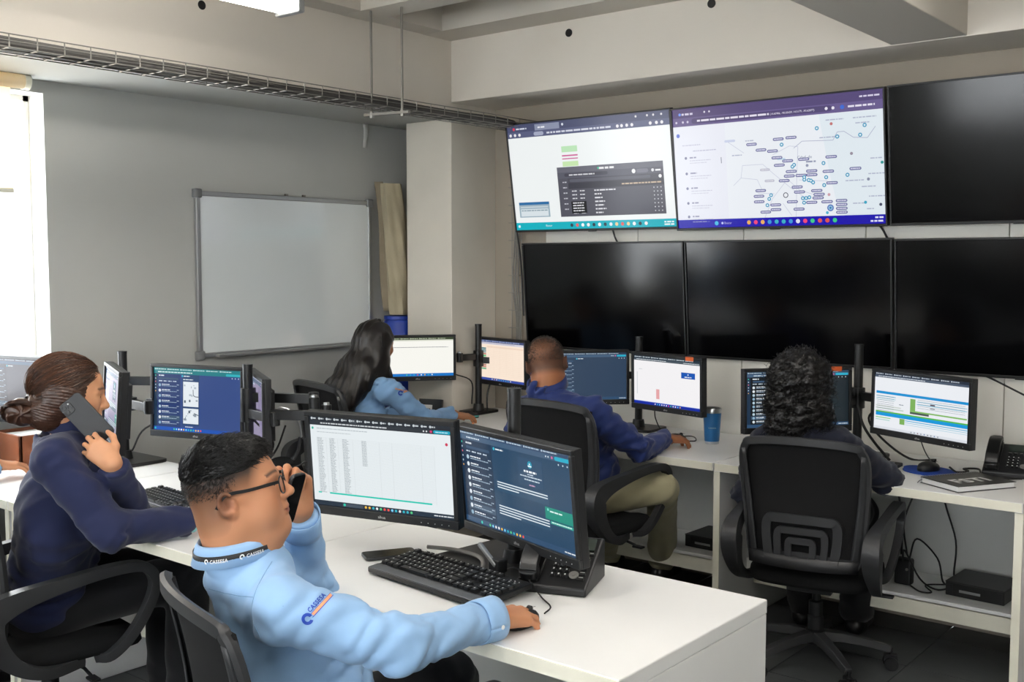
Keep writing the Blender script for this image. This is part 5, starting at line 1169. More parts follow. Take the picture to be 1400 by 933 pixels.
def head_sdf(s, C, Fm, sc=1.0, female=False, fat=0.0, neck_to=None, nr=0.058, near=True):
    T = lambda p: C + Fm @ (np.array(p, float) * sc)
    E = lambda c, r, k=0.02, Rl=None, sub=False: s.ell(T(c), np.array(r) * sc, Fm if Rl is None else Fm @ Rl, k * sc, sub)
    Cp = lambda a, b, r0, r1, k=0.015, sub=False: s.cap(T(a), T(b), r0 * sc, r1 * sc, k * sc, sub)
    E((0, -0.010, 0.040), (0.077, 0.100, 0.084), 0.01)
    E((0, 0.030, 0.036), (0.064, 0.062, 0.058), 0.03)
    E((0, 0.036, -0.020), (0.061 + 0.006 * fat, 0.061, 0.070), 0.03)
    E((0, 0.030, -0.066), (0.053 + 0.009 * fat, 0.060 + 0.004 * fat, 0.042), 0.03)
    E((0, 0.079, -0.092), (0.021, 0.017, 0.017), 0.03)
    if fat: E((0, 0.030, -0.105), (0.056, 0.058, 0.034), 0.035); 
    for q in (-1, 1):
        E((q * 0.052, -0.002, -0.055), (0.018 + 0.006 * fat, 0.026, 0.028), 0.03); E((q * 0.043, 0.063, -0.014), (0.021, 0.022, 0.018), 0.025)
        if fat: E((q * 0.044, 0.058, -0.048), (0.024, 0.028, 0.026), 0.03)
        Cp((q * 0.012, 0.094, 0.027), (q * 0.046, 0.078, 0.027), 0.008, 0.008, 0.014)
        E((q * 0.032, 0.102, 0.010), (0.015, 0.012, 0.009), 0.012, None, True)
        E((q * 0.032, 0.0815, 0.009), (0.0135, 0.0135, 0.0125), 0.004)
        E((q * 0.033, 0.0975, 0.008), (0.0115, 0.0075, 0.0042), 0.002, None, True)
        E((q * 0.0125, 0.104, -0.027), (0.0085, 0.010, 0.0075), 0.007)
        Re = rotz(q * 0.35) @ rotx(0.2)
        E((q * 0.0775, -0.012, -0.002), (0.0075, 0.0165, 0.026), 0.005, Re)
        E((q * 0.0865, -0.006, -0.001), (0.009, 0.0085, 0.0150), 0.003, Re, True)
        ring = [(q * (0.081 + 0.007 * math.cos(t * 0.5)), -0.012 - 0.0155 * math.cos(t), 0.002 + 0.0235 * math.sin(t)) for t in np.linspace(-1.9, 2.4, 10)]
        ring = [(q * (0.082 + (0.006 if y < -0.012 else 0.002)), y, z) for _, y, z in ring]
        for a, b in zip(ring[:-1], ring[1:]): Cp(a, b, 0.0042, 0.0042, 0.004)
        E((q * 0.079, -0.004, -0.025), (0.005, 0.007, 0.008), 0.006)
        Cp((q * 0.079, 0.004, 0.002), (q * 0.079, 0.004, -0.010), 0.004, 0.004, 0.004)
    nz = 0.78 if female else 0.86
    Cp((0, 0.094, 0.020), (0, 0.094 + 0.026 * nz, -0.019), 0.007, 0.0105, 0.010); E((0, 0.094 + 0.026 * nz, -0.022), (0.0115, 0.0105, 0.0095), 0.008)
    E((0, 0.094, -0.045), (0.018, 0.010, 0.012), 0.015)
    E((0, 0.099, -0.053), (0.021, 0.0085, 0.0055), 0.006); E((0, 0.0975, -0.063), (0.019, 0.0085, 0.0062), 0.006)
    Cp((-0.022, 0.100, -0.0580), (0.022, 0.100, -0.0580), 0.0022, 0.0022, 0.003, True); Cp((-0.012, 0.109, -0.0578), (0.012, 0.109, -0.0578), 0.0025, 0.0025, 0.003, True)
    nb = T((0, -0.055, -0.19)) if neck_to is None else np.array(neck_to)
    s.cap(T((0, -0.030, -0.040)), nb, nr * sc, nr * 1.06, 0.03)
    return T

FING = {'index': (0.028, 0.090, 0.0, 0.075, 0.0092), 'middle': (0.007, 0.096, 0.004, 0.083, 0.0095), 'ring': (-0.014, 0.092, 0.001, 0.077, 0.0090), 'little': (-0.033, 0.082, -0.006, 0.060, 0.0080)}
def hand_sdf(s, W, Hm, side, curls, spread=(6, 1, -4, -10), thumb=((0.050, 0.040, -0.014), (0.066, 0.072, -0.022), (0.066, 0.098, -0.030)), sc=1.0):
    """W wrist point; Hm columns: lateral (towards the little-finger-free side = thumb), fingers, back-of-hand; side mirrors x"""
    T = lambda p: W + Hm @ (np.array([p[0], p[1], p[2]]) * sc)
    k = 0.012
    s.ell(T((0.0, 0.022, -0.002)), np.array((0.030, 0.036, 0.019)) * sc, Hm, 0.015)
    for (x, y, z, L, r) in FING.values(): s.cap(T((x * 0.62, 0.012, -0.002)), T((x, y - 0.004, z - 0.003)), 0.0145 * sc, 0.0115 * sc, 0.016)
    s.ell(T((0.0, 0.062, -0.004)), np.array((0.036, 0.032, 0.013)) * sc, Hm, 0.012)
    s.ell(T((0.024, 0.036, -0.012)), np.array((0.016, 0.030, 0.015)) * sc, Hm @ rotz(-0.45), 0.015)
    tips = []
    for (nm, (x, y, z, L, r)), sp, cu in zip(FING.items(), spread, curls):
        p = np.array([x, y, z]); a = 0.0; sg = R_(sp)
        for seg, (fl, rr0, rr1) in enumerate(((0.46, 1.0, 0.93), (0.30, 0.95, 0.86), (0.24, 0.88, 0.72))):
            a += R_(cu[seg]); d = np.array([math.sin(sg) * math.cos(a), math.cos(sg) * math.cos(a), -math.sin(a)]); q = p + d * L * fl
            s.cap(T(p), T(q), r * rr0 * sc, r * rr1 * sc, 0.0035 if seg else 0.006); p = q
        tips.append(T(p))
    tp = [(0.020, 0.018, -0.010)] + list(thumb)
    for i, (a, b) in enumerate(zip(tp[:-1], tp[1:])): s.cap(T(a), T(b), (0.0145, 0.0120, 0.0108)[i] * sc, (0.0125, 0.0112, 0.0085)[i] * sc, 0.006)
    return T, tips
def hand_frame(fingers, back, side):
    y = unit(fingers); z = unit(np.array(back) - y * (np.array(back) @ y)); x = np.cross(y, z)
    if side == 'R': x = -x                                       # thumb side
    return np.stack([x, y, z], 1)

SK = '#b9805f'
def skin_cols(V, T_inv, base, hair='#1c1715', fade=None, brow='#241a16', lip='#9a5a50', lip_on=True):
    b = np.array(lin(base)); C = np.tile(b, (len(V), 1)); p = T_inv(V)
    def mixc(w, c): C[:] = C * (1 - w[:, None]) + np.array(lin(c)) * w[:, None]
    inhead = (np.abs(p[:, 0]) < 0.1) & (np.abs(p[:, 1]) < 0.14) & (np.abs(p[:, 2]) < 0.16)
    n = noise(p, 60) * 0.5 + 0.5
    C *= (1 + 0.06 * noise(p, 35))[:, None]
    ch = np.exp(-(((np.abs(p[:, 0]) - 0.045) / 0.025) ** 2 + ((p[:, 1] - 0.07) / 0.04) ** 2 + ((p[:, 2] + 0.02) / 0.025) ** 2)); mixc(ch * 0.18, '#b0654f')
    ears = np.exp(-(((p[:, 1] + 0.012) / 0.022) ** 2 + (p[:, 2] / 0.032) ** 2)) * np.clip((np.abs(p[:, 0]) - 0.070) / 0.008, 0, 1); mixc(ears * 0.28, '#b55f49')
    if lip_on:
        lw = np.clip(1 - np.sqrt((p[:, 0] / 0.025) ** 2 + ((p[:, 2] + 0.0585) / 0.0105) ** 2), 0, 1) * 3 * (p[:, 1] > 0.085) * inhead; mixc(np.clip(lw, 0, 1) * 0.75, lip)
    bz = 0.0335 + 0.003 * np.cos((np.abs(p[:, 0]) - 0.03) * 60)
    bw = np.clip(1.3 - np.abs(p[:, 2] - bz) / 0.0045, 0, 1) * (np.abs(np.abs(p[:, 0]) - 0.033) < 0.021) * (p[:, 1] > 0.06) * inhead; mixc(bw * 0.85, brow)
    if fade is not None: mixc(np.clip(fade(p), 0, 1) * inhead * (0.9 + 0.1 * n), hair)
    return C

def strands(paths, r0, r1, n=3):
    """thin tapering tubes, all in one vertex array"""
    V, Q = [], []; o = 0
    for P_ in paths:
        P_ = np.asarray(P_, float); m = len(P_)
        T = np.gradient(P_, axis=0); T /= np.linalg.norm(T, axis=1)[:, None] + 1e-9
        ref = np.array([0.31, 0.52, 0.8]); u = np.cross(T, ref); u /= np.linalg.norm(u, axis=1)[:, None] + 1e-9; w = np.cross(T, u)
        rr = r0 + (r1 - r0) * np.linspace(0, 1, m)
        ang = 2 * PI * np.arange(n) / n
        vs = P_[:, None, :] + rr[:, None, None] * (np.cos(ang)[None, :, None] * u[:, None, :] + np.sin(ang)[None, :, None] * w[:, None, :])
        V.append(vs.reshape(-1, 3))
        i = np.arange(m - 1)[:, None] * n; kk = np.arange(n)[None]; k2 = (kk + 1) % n
        Q.append((np.stack([i + kk, i + k2, i + n + k2, i + n + kk], -1).reshape(-1, 4)) + o); o += m * n
    return np.concatenate(V), np.concatenate(Q)

def raw_np(name, V, Q, m, parent=None, cols=None, smooth=True, off=None):
    me = bpy.data.meshes.new(name); V = np.asarray(V, np.float32); Q = np.asarray(Q, np.int32)
    if off is not None: V = V - np.asarray(off, np.float32)
    nq, w = Q.shape
    me.vertices.add(len(V)); me.vertices.foreach_set('co', V.ravel()); me.loops.add(nq * w); me.loops.foreach_set('vertex_index', Q.ravel())
    me.polygons.add(nq); me.polygons.foreach_set('loop_start', np.arange(0, nq * w, w, dtype=np.int32)); me.update(calc_edges=True); me.validate()
    me.materials.append(m)
    if cols is not None:
        a = me.color_attributes.new('Col', 'FLOAT_COLOR', 'POINT'); c4 = np.ones((len(V), 4), np.float32); c4[:, :3] = cols; a.data.foreach_set('color', c4.ravel())
    if smooth: me.polygons.foreach_set('use_smooth', [True] * nq)
    o = bpy.data.objects.new(name, me); COL.objects.link(o)
    if parent is not None: o.parent = parent
    return o

M['skin'] = mat('skin', SK, 0.52, spec=0.32, attr='Col', bump=(260, 0.12, 0.001), sss=0.12)
M['eye'] = mat('eye', '#e8e2da', 0.15, attr='Col')
M['hairblack'] = mat('black_hair', '#0d0b0a', 0.33, spec=0.5)
M['hairbrown'] = mat('brown_hair', '#3a2419', 0.38, spec=0.5, var=(30, 0.3))
M['hairlight'] = mat('brown_hair_light', '#5d3b27', 0.36, spec=0.5)
M['hairdark'] = mat('dark_hair', '#15100e', 0.4, spec=0.45)
M['haircurl'] = mat('curly_hair', '#0f0d0d', 0.42, spec=0.45)
def cloth_mat(name, col, rough=0.8, weave=900, sheen=0.15): return mat(name, col, rough, spec=0.25, sheen=sheen, bump=(weave, 0.25, 0.0008), var=(14, 0.05))
M['shirtblue'] = cloth_mat('light_blue_cotton', '#8fb3d9')
M['navyknit'] = cloth_mat('navy_knit', '#1a2142')
M['bluejacket'] = cloth_mat('blue_jacket_cloth', '#1b2c62', 0.6)
M['darknavy'] = cloth_mat('dark_navy_cloth', '#121626')
M['paleshirt'] = cloth_mat('pale_blue_cotton', '#7fa6cf')
M['khaki'] = cloth_mat('khaki_cloth', '#a09a7c')
M['blacktrouser'] = cloth_mat('black_trouser_cloth', '#0f1013')
M['shoe'] = mat('black_leather', '#0d0d0e', 0.3)
M['denim'] = cloth_mat('dark_trouser_cloth', '#161a26')

def person(label, J_, A_t, head, hands=(), shirt=None, trousers=None, skin=SK, hair=None, fade=None, hb='#1c1715', size=1.0, belly=0.0, h_head=0.0035, h_cloth=0.008, wrinkle=1.0, female=False, fat=0.0, collar=None, shneck=0.035, trap=1.0, top_name='shirt', legs=True, cuff=None, nr=0.058, lip='#9a5a50', bust=0.0):
    """J_: world joints; head=(centre, frame, scale)"""
    root_xy = np.array([J_['pelvis'][0], J_['pelvis'][1], 0.0])
    C, Fm, hs_ = head
    tf = frame(A_t); rt_, fw_, up_ = tf[:, 0], tf[:, 1], tf[:, 2]
    Pv, Ch, Nk = [np.array(J_[q], float) for q in ('pelvis', 'chest', 'neck')]
    spine = unit(Nk - Pv); bf = np.stack([rt_, unit(np.cross(spine, rt_)), spine], 1)
    if bf[:, 1] @ fw_ < 0: bf[:, 1] *= -1
    shR, shL = np.array(J_['shR'], float), np.array(J_['shL'], float)
    # --- body: head, neck, hands, forearms and a core under the clothes, one mesh
    sb = SDF(); T = head_sdf(sb, C, Fm, hs_, female, fat, Nk, nr)
    tip = {}
    for hd in hands:
        q = hd['side']; W = np.array(J_['wr' + q], float); Hm = hand_frame(hd['fingers'], hd['back'], q)
        TH, tips = hand_sdf(sb, W, Hm, q, hd['curls'], hd.get('spread', (6, 1, -4, -10)), hd.get('thumb', ((0.050, 0.040, -0.014), (0.066, 0.072, -0.022), (0.066, 0.098, -0.030))), hd.get('sc', 1.0))
        el = np.array(J_['el' + q], float); sb.cap(W + (W - el) * 0.02, W + (el - W) * 0.35, 0.025, 0.030, 0.015); tip[q] = (TH, tips)
    Vb, Qb = sb.mesh(h_head, smooth=1)
    cs = SDF(); cs.cap(Nk, Ch, 0.06, 0.09, 0.04); cs.cap(Ch, Pv, 0.09, 0.09, 0.05); cs.cap(shR, shL, 0.04, 0.04, 0.04)
    for q in 'RL': cs.cap(J_['sh' + q], J_['el' + q], 0.032, 0.028, 0.02); cs.cap(J_['el' + q], J_['wr' + q], 0.028, 0.02, 0.02)
    Vc, Qc = cs.mesh(0.016, smooth=1)
    inv = lambda V: ((V - C) @ Fm) / hs_
    V = np.concatenate([Vb, Vc]); Q = np.concatenate([Qb, Qc + len(Vb)])
    cols = skin_cols(V, inv, skin, hb, fade, lip=lip)
    body = raw_np('person', V, Q, M['skin'], None, cols, off=root_xy); body.location = root_xy; tag(body, label, 'person')
    # eyes
    for q in (-1, 1):
        m_ = MB().sphere((0, 0, 0), 0.0118 * hs_, 16); v = np.array(m_.v); d = v @ np.array([0, 1.0, 0]) / (0.0118 * hs_)
        cc = np.where(d[:, None] > 0.86, np.array(lin('#1b110c')), np.array(lin('#d9d2c8'))); vv = T((q * 0.032, 0.0815, 0.0085)) + v @ Fm.T
        raw('eye', vv - root_xy, m_.f, M['eye'], body, cols=cc)
    # --- shirt
    if shirt:
        ss = SDF(); g = 0.012
        ss.ell(Pv + spine * 0.02, np.array((0.170 + 0.02 * belly, 0.125 + 0.03 * belly, 0.12)) * size, bf, 0.05)
        ss.ell(Pv * 0.55 + Ch * 0.45 + fw_ * (0.01 + 0.03 * belly), np.array((0.155 + 0.035 * belly, 0.115 + 0.045 * belly, 0.15)) * size, bf, 0.06)
        ss.ell(Ch, np.array((0.165, 0.115 + 0.015 * belly, 0.16)) * size, bf, 0.06)
        if bust: 
            for q in (-1, 1): ss.ell(Ch + bf @ np.array([q * 0.075, 0.085, -0.02]), np.array((0.07, 0.06, 0.065)) * bust, bf, 0.04)
        ss.cap(shR * 0.84 + shL * 0.16, shL * 0.84 + shR * 0.16, 0.062 * size, 0.062 * size, 0.06)
        mid = (shR + shL) / 2
        ss.ell(mid + (Nk - mid) * 0.35 - bf[:, 1] * 0.015, np.array((0.12, 0.075, 0.075 * trap)) * size, bf, 0.05 * trap)
        for q in 'RL':
            S_, E_, W_ = [np.array(J_[n_ + q], float) for n_ in ('sh', 'el', 'wr')]
            sg = 1 if q == 'R' else -1
            ss.cap(S_, E_, 0.064 * size, 0.053 * size, 0.045); we = W_ + (E_ - W_) * 0.06
            ss.cap(E_, we, 0.053 * size, 0.041 * size, 0.03)
        ss.cap(Nk + spine * 0.0, Nk + spine * shneck, nr + 0.014, nr + 0.012, 0.03) if collar != 'none' else None
        # wrists end in a flat cuff, the neck in an opening
        for q in 'RL':
            E_, W_ = [np.array(J_[n_ + q], float) for n_ in ('el', 'wr')]; d = unit(W_ - E_); ss.ell(W_ + d * 0.035, (0.075, 0.075, 0.042), np.stack([unit(np.cross(d, (0.3, 0.2, 0.9))), np.cross(d, unit(np.cross(d, (0.3, 0.2, 0.9)))), d], 1), 0.004, True)
        ss.ell(C + Fm @ np.array([0, -0.02, -0.07]), (nr + 0.020, nr + 0.028, 0.085), Fm, 0.01, True)
        js = [(np.array(J_['el' + q], float), unit(np.array(J_['wr' + q], float) - np.array(J_['sh' + q], float)), unit(np.array(J_['wr' + q], float) - np.array(J_['el' + q], float)), np.array(J_['wr' + q], float), np.array(J_['sh' + q], float)) for q in 'RL']
        def fold(P_, d, f, along):                                # creases that run across direction d
            q = P_ + np.outer(P_ @ d, d) * (along - 1); return 1 - 2.2 * np.abs(noise(q, f))
        def post(P_, f):
            o = np.zeros(len(P_)); n1 = noise(P_, 22); n2 = noise(P_ + 3.1, 46)
            for el, d, dw, wr, sh in js:
                w = np.exp(-(np.linalg.norm(P_ - el, axis=1) / 0.13) ** 2); o += w * 0.0060 * fold(P_, unit(d + 0.25 * n_perp(d)), 32, 3.0)
                w = np.exp(-(np.linalg.norm(P_ - wr, axis=1) / 0.12) ** 2); o += w * 0.0040 * fold(P_ + 1.7, dw, 36, 2.4)
                w = np.exp(-(np.linalg.norm(P_ - sh, axis=1) / 0.14) ** 2); o += w * 0.0045 * fold(P_ + 0.9, unit(sh - el), 28, 2.6)
                ax_ = unit(el - sh); o += 0.0028 * fold(P_ + 2.3, unit(n_perp(ax_) + 0.6 * ax_), 26, 2.2)
            w = np.exp(-(((P_ - (Pv * 0.6 + Ch * 0.4)) @ spine) / 0.17) ** 2); o += w * 0.0060 * fold(P_ + 0.4, unit(spine + 0.35 * rt_), 24, 2.6)
            o += 0.0025 * n1 + 0.0008 * n2
            return f + o * wrinkle
        Vs, Qs = ss.mesh(h_cloth, post, smooth=1)
        sh = raw_np(top_name, Vs, Qs, shirt, body, off=root_xy)
    # --- trousers and shoes
    if legs and trousers:
        st = SDF(); st.ell(Pv - spine * 0.03, np.array((0.168, 0.125, 0.10)) * size, bf, 0.05)
        for q in 'RL':
            so = SDF()
            hp, kn, an = [np.array(J_[n_ + q], float) for n_ in ('hip', 'kn', 'an')]
            st.cap(hp, kn, 0.088 * size, 0.066 * size, 0.05); st.cap(kn, an + np.array([0, 0, 0.03]), 0.066 * size, 0.066 * size, 0.03)
            fd = J_.get('foot' + q, fw_); fd = np.array(fd); so.cap(an + np.array([0, 0, -0.04]) - fd * 0.03, an + np.array([0, 0, -0.052]) + fd * 0.15, 0.038, 0.030, 0.02); so.cap(an, an + np.array([0, 0, -0.03]), 0.038, 0.042, 0.03); Vf, Qf = so.mesh(0.008, None, 1); raw_np('shoe', Vf, Qf, M['shoe'], body, off=root_xy)
        knees = [np.array(J_['kn' + q], float) for q in 'RL']
        def postt(P_, f):
            n1 = noise(P_, 24); o = 0.003 * n1
            for kn in knees:
                r = P_ - kn; w = np.exp(-(np.linalg.norm(r, axis=1) / 0.13) ** 2); o += w * 0.005 * np.sin((r @ unit(fw_ - up_ * 0.6)) * 110 + 2.5 * n1)
            w = np.clip(1 - P_[:, 2] / 0.35, 0, 1); o += w * 0.005 * np.sin(P_[:, 2] * 70 + 2.5 * n1 + P_[:, 0] * 30)
            return f + o
        Vt, Qt = st.mesh(0.010, postt, 1); raw_np('trousers', Vt, Qt, trousers, body, off=root_xy)
    return dict(body=body, T=T, C=C, F=Fm, s=hs_, root=root_xy, shirt=(Vs, Qs) if shirt else None, tip=tip, tf=tf, bf=bf, Nk=Nk)

def seated_legs(pelvis, a, knee_h=0.52, thigh=0.42, spread=0.10, splay=4, foot_back=0.0):
    J_ = {}; p = np.array(pelvis)
    for q, sg in (('R', 1), ('L', -1)):
        f = frame(a + sg * splay); J_['hip' + q] = p + frame(a)[:, 0] * sg * 0.085 - np.array([0, 0, 0.03])
        k = J_['hip' + q] + f[:, 1] * thigh; k[2] = knee_h; J_['kn' + q] = k
        an = k - f[:, 1] * foot_back; an[2] = 0.10; J_['an' + q] = an; J_['foot' + q] = f[:, 1]
    return J_
def on_surface(VQ, origin_pts, dirs, off=0.001):
    """drop points along dirs onto a mesh"""
    bv = BVHTree.FromPolygons([tuple(v) for v in VQ[0]], [tuple(q) for q in VQ[1].tolist()])
    out = []
    for o, d in zip(origin_pts, dirs):
        hit = bv.ray_cast(Vector(o), Vector(d))
        if hit[0] is None: hit = bv.find_nearest(Vector(o))
        out.append(np.array(hit[0]) - np.array(d) * off)
    return out
V3 = lambda *p: np.array(p, float)
def n_perp(d): return unit(np.cross(d, (0.2, 0.3, 0.93)))

# ------------------------------------------------------------ man in glasses, front desk
def P1():
    a_h, a_t = 43, 22
    Fm = frame(a_h, 14, 0); C = at(318, 688, 2.25) - Fm[:, 0] * 0.073
    tf = frame(a_t); neck = at(334, 760, 2.335); shR = neck + tf[:, 0] * 0.195 + tf[:, 1] * 0.035 - V3(0, 0, 0.070); shL = neck - tf[:, 0] * 0.185 + tf[:, 1] * 0.02 - V3(0, 0, 0.075)
    pel = V3(-1.86, 1.53, 0.52); chest = (shR + shL) / 2 * 0.60 + pel * 0.40 - tf[:, 1] * 0.0
    J_ = dict(pelvis=pel, chest=chest, neck=neck, shR=shR, shL=shL, elR=at(548, 884, 2.2), wrR=V3(-1.53, 1.815, 0.795), elL=at(425, 800, 2.78), wrL=at(410, 702, 2.60))
    J_.update(seated_legs(pel, a_t, 0.53))
    def fade(p):
        z = p[:, 2]; y = p[:, 1]; front = np.clip((0.080 - y - 0.30 * np.clip(0.075 - z, 0, 1)) / 0.025, 0, 1)
        w = 1 / (1 + np.exp((y + 0.005) / 0.008)); lim = -0.070 * w + 0.012 * (1 - w); span = 0.12 * w + 0.045 * (1 - w)
        d = np.clip((z - lim) / span, 0, 1)
        return d ** 0.7 * front * 0.98
    hands = [dict(side='R', fingers=V3(0.05, 1, -0.12), back=V3(0.12, -0.05, 1), curls=((22, 30, 20), (20, 32, 22), (22, 34, 24), (26, 36, 24))),
             dict(side='L', fingers=V3(-0.16, 0.0, 0.98), back=V3(-0.50, 0.85, 0.1), curls=((48, 62, 30), (58, 70, 40), (66, 76, 40), (70, 76, 40)), thumb=((0.044, 0.040, -0.030), (0.040, 0.072, -0.050), (0.030, 0.092, -0.062)))]
    r = person('man in glasses and light blue shirt, phone held to his face, hand on mouse', J_, a_t, (C, Fm, 0.95), hands, M['shirtblue'], M['blacktrouser'], '#b98260', fade=fade, hb='#120e0c', belly=0.75, size=1.04, fat=0.9, h_head=0.0025, h_cloth=0.006, nr=0.074, wrinkle=0.85, shneck=0.0, trap=0.8)
    body, T, root = r['body'], r['T'], r['root']
    inv = lambda V: ((V - C) @ Fm) / 0.95
    # hair on top
    hs = SDF(); hs.ell(T((0, -0.010, 0.040)), np.array((0.077, 0.100, 0.084)) * 0.95, Fm, 0.01); hs.ell(T((0, 0.030, 0.036)), np.array((0.064, 0.062, 0.058)) * 0.95, Fm, 0.03)
    def post(P_, f):
        p = inv(P_); zl = 0.062 + 0.36 * np.clip(p[:, 1] - 0.040, 0, 1) - 0.006 * np.clip(-p[:, 1] / 0.1, 0, 1)
        e = np.clip((p[:, 2] - zl) / 0.038, 0, 1); fr = np.clip((0.094 + 0.004 * np.cos(p[:, 0] * 60) - p[:, 1]) / 0.012, 0, 1)
        th = -0.0015 + (0.0135 + 0.004 * np.clip((p[:, 1] + 0.02) / 0.1, 0, 1)) * e ** 0.7 * fr ** 0.5
        ridg = np.sin(p[:, 0] * 480 + 2.0 * np.sin(p[:, 1] * 60) + 1.5 * noise(p, 50)) * 0.0013 + noise(p, 110) * 0.0026
        return f - th + ridg * e
    Vh, Qh = hs.mesh(0.0028, post, 1); raw_np('hair', Vh, Qh, M['hairblack'], body, off=root)
    rnd = np.random.RandomState(2); paths = []
    p = inv(Vh); nrm = (p - np.array([0, -0.01, 0.043])) / np.array([0.0815, 0.104, 0.0905]) ** 2; nrm /= np.linalg.norm(nrm, axis=1)[:, None]
    ok = np.nonzero((p[:, 2] > 0.062) & (p[:, 2] > 0.06 + 0.42 * np.clip(p[:, 1] - 0.04, 0, 1)))[0]
    for i in rnd.choice(ok, 3200):
        n_ = nrm[i]; d = np.array([0.25 * rnd.normal() + 1.2 * p[i, 0] / 0.08 * 0.3, 0.75 + 0.3 * rnd.normal(), 0.15]); d = d - n_ * (d @ n_) * 1.0; d /= np.linalg.norm(d) + 1e-6
        L = rnd.uniform(0.014, 0.028) * (0.6 + 0.4 * np.clip((p[i, 2] - 0.055) / 0.04, 0, 1)); t = np.linspace(0, 1, 5)[:, None]
        q = p[i] - n_ * 0.002 + n_ * (L * (0.75 * t - 0.32 * t * t)) + d * L * (0.6 * t + 0.5 * t * t)
        paths.append(C + (q * 0.95) @ Fm.T)
    Vv, Qv = strands(paths, 0.0012, 0.0004); raw_np('hair_strands', Vv, Qv, M['hairblack'], body, off=root)
    stub = []
    for i in range(9000):
        u = rnd.normal(size=3); u /= np.linalg.norm(u); q0 = V3(0, -0.010, 0.040) + u * V3(0.077, 0.100, 0.084)
        if q0[2] > 0.078 or q0[2] < -0.03 or rnd.uniform() > (fade(q0[None])[0]) ** 2.2: continue
        d = unit(u * 0.5 + V3(0, -0.35, -0.75)); L = 0.0025 + 0.0045 * np.clip((q0[2] - 0.02) / 0.05, 0, 1)
        stub.append(C + (np.stack([q0 - u * 0.0005, q0 + u * 0.0012 + d * L * 0.5, q0 + u * 0.0012 + d * L]) * 0.95) @ Fm.T)
    Vv, Qv = strands(stub, 0.0008, 0.0004); raw_np('faded_hair', Vv, Qv, M['hairblack'], body, off=root)
    # collar
    def collar(u, v):
        th = -PI * 0.86 + 2 * PI * 0.86 * u                    # around the back of the neck, opening at the front
        rx, ry = 0.075, 0.080
        pr = [(0.0, -0.016), (0.002, 0.012), (0.005, 0.020), (0.010, 0.012), (0.019, -0.022)][int(round(v * 4))]
        drop = -0.030 * (abs(th) / (PI * 0.86)) ** 2
        base = C + Fm @ V3(0, -0.026, -0.092)
        bfm = r['bf']; dx, dy = math.sin(th), -math.cos(th)
        return base + bfm[:, 0] * dx * (rx + pr[0]) + bfm[:, 1] * dy * (ry + pr[0]) + V3(0, 0, 1) * (pr[1] + drop) - root
    MB().grid(collar, 48, 4).build('collar', M['shirtblue'], body, smooth=180, solid=0.0025)
    # lanyard over the collar, with the company name
    lan = mat('black_lanyard', '#101014', 0.6); bfm = r['bf']; base = C + Fm @ V3(0, -0.026, -0.092)
    def lpos(th, h, off=0.0):
        dx, dy = math.sin(th), -math.cos(th); f = (abs(th) / (PI * 0.86)) ** 2; e = 0.0155 + off
        return base + bfm[:, 0] * dx * (0.075 + e) + bfm[:, 1] * dy * (0.080 + e) + V3(0, 0, 1) * (-0.004 - 0.032 * f + h)
    MB().grid(lambda u, v: lpos(-PI * 0.80 + 1.6 * PI * u, -0.009 + 0.018 * v) - root, 48, 1).build('lanyard', lan, body, smooth=180, solid=0.0012)
    vs, fs = text_mesh('CASSESA', 0.025); wt = vs[:, 0].max(); k = 0.0105
    for th0 in (0.70, 1.55):
        mb = MB()
        mb.add([lpos(th0 + (q[0] * k) / 0.1, -0.0042 + q[1] * k, 0.0018) - root for q in vs], fs)
        ring = [(0.0055 * math.cos(t), 0.0055 * math.sin(t)) for t in np.linspace(-0.4, 4.9, 15)]; rin = [(x * 0.5, y * 0.5) for x, y in ring]
        o_ = [lpos(th0 - 0.10 + x / 0.1, 0.0 + y, 0.0018) - root for x, y in ring] + [lpos(th0 - 0.10 + x / 0.1, y, 0.0018) - root for x, y in rin]
        mb.add(o_, [(i, i + 1, 16 + i, 15 + i) for i in range(14)])
        mb.build('lanyard_lettering', M['white'], body, smooth=None)
    # sleeve badge: ring emblem, name and orange bar, laid on the upper arm
    S_, E_ = J_['shR'], J_['elR']; ctr = at(434, 829, 2.08)
    ax = unit(at(452, 811, 2.08) - at(416, 850, 2.08)); dv = unit(ctr - V3(0, 0, 1.6)); yy = unit(np.cross(ax, dv)); yy = -yy if yy[2] < 0 else yy
    yy = unit(yy - ax * (yy @ ax))
    def lay(name, pts, fs, m, off):
        pp = [ctr + ax * x + yy * y - dv * 0.12 for x, y in pts]; hit = on_surface(r['shirt'], pp, [dv] * len(pp), off)
        if any(h is None for h in hit): print('badge miss', name); return
        raw(name, [h - root for h in hit], fs, m, body, smooth=None)
    blue = mat('badge_blue', '#1540a8', 0.6); orange = mat('badge_orange', '#e39a6b', 0.6)
    k = 0.0118; x0 = -0.020
    lay('badge_lettering', [(x0 + q[0] * k * 0.98, 0.0015 + q[1] * k * 1.15) for q in vs], fs, blue, 0.0015)
    n_ = 14; lay('badge_bar', [(x0 + 0.001 + 0.056 * i / n_, y) for y in (-0.0075, -0.0015) for i in range(n_ + 1)], [(i, i + 1, n_ + 2 + i, n_ + 1 + i) for i in range(n_)], orange, 0.0015)
    for y0, y1 in ((-0.0090, -0.0075), (-0.0015, -0.0005)): lay('badge_border', [(x0 - 0.003 + 0.062 * i / n_, y) for y in (y0, y1) for i in range(n_ + 1)], [(i, i + 1, n_ + 2 + i, n_ + 1 + i) for i in range(n_)], blue, 0.0017)
    ts = np.linspace(-0.15, 5.25, 22); lay('badge_emblem', [(-0.0325 + rr * math.cos(t), -0.003 + rr * math.sin(t)) for rr in (0.0120, 0.0055) for t in ts], [(i, i + 1, 23 + i, 22 + i) for i in range(21)], blue, 0.0015)
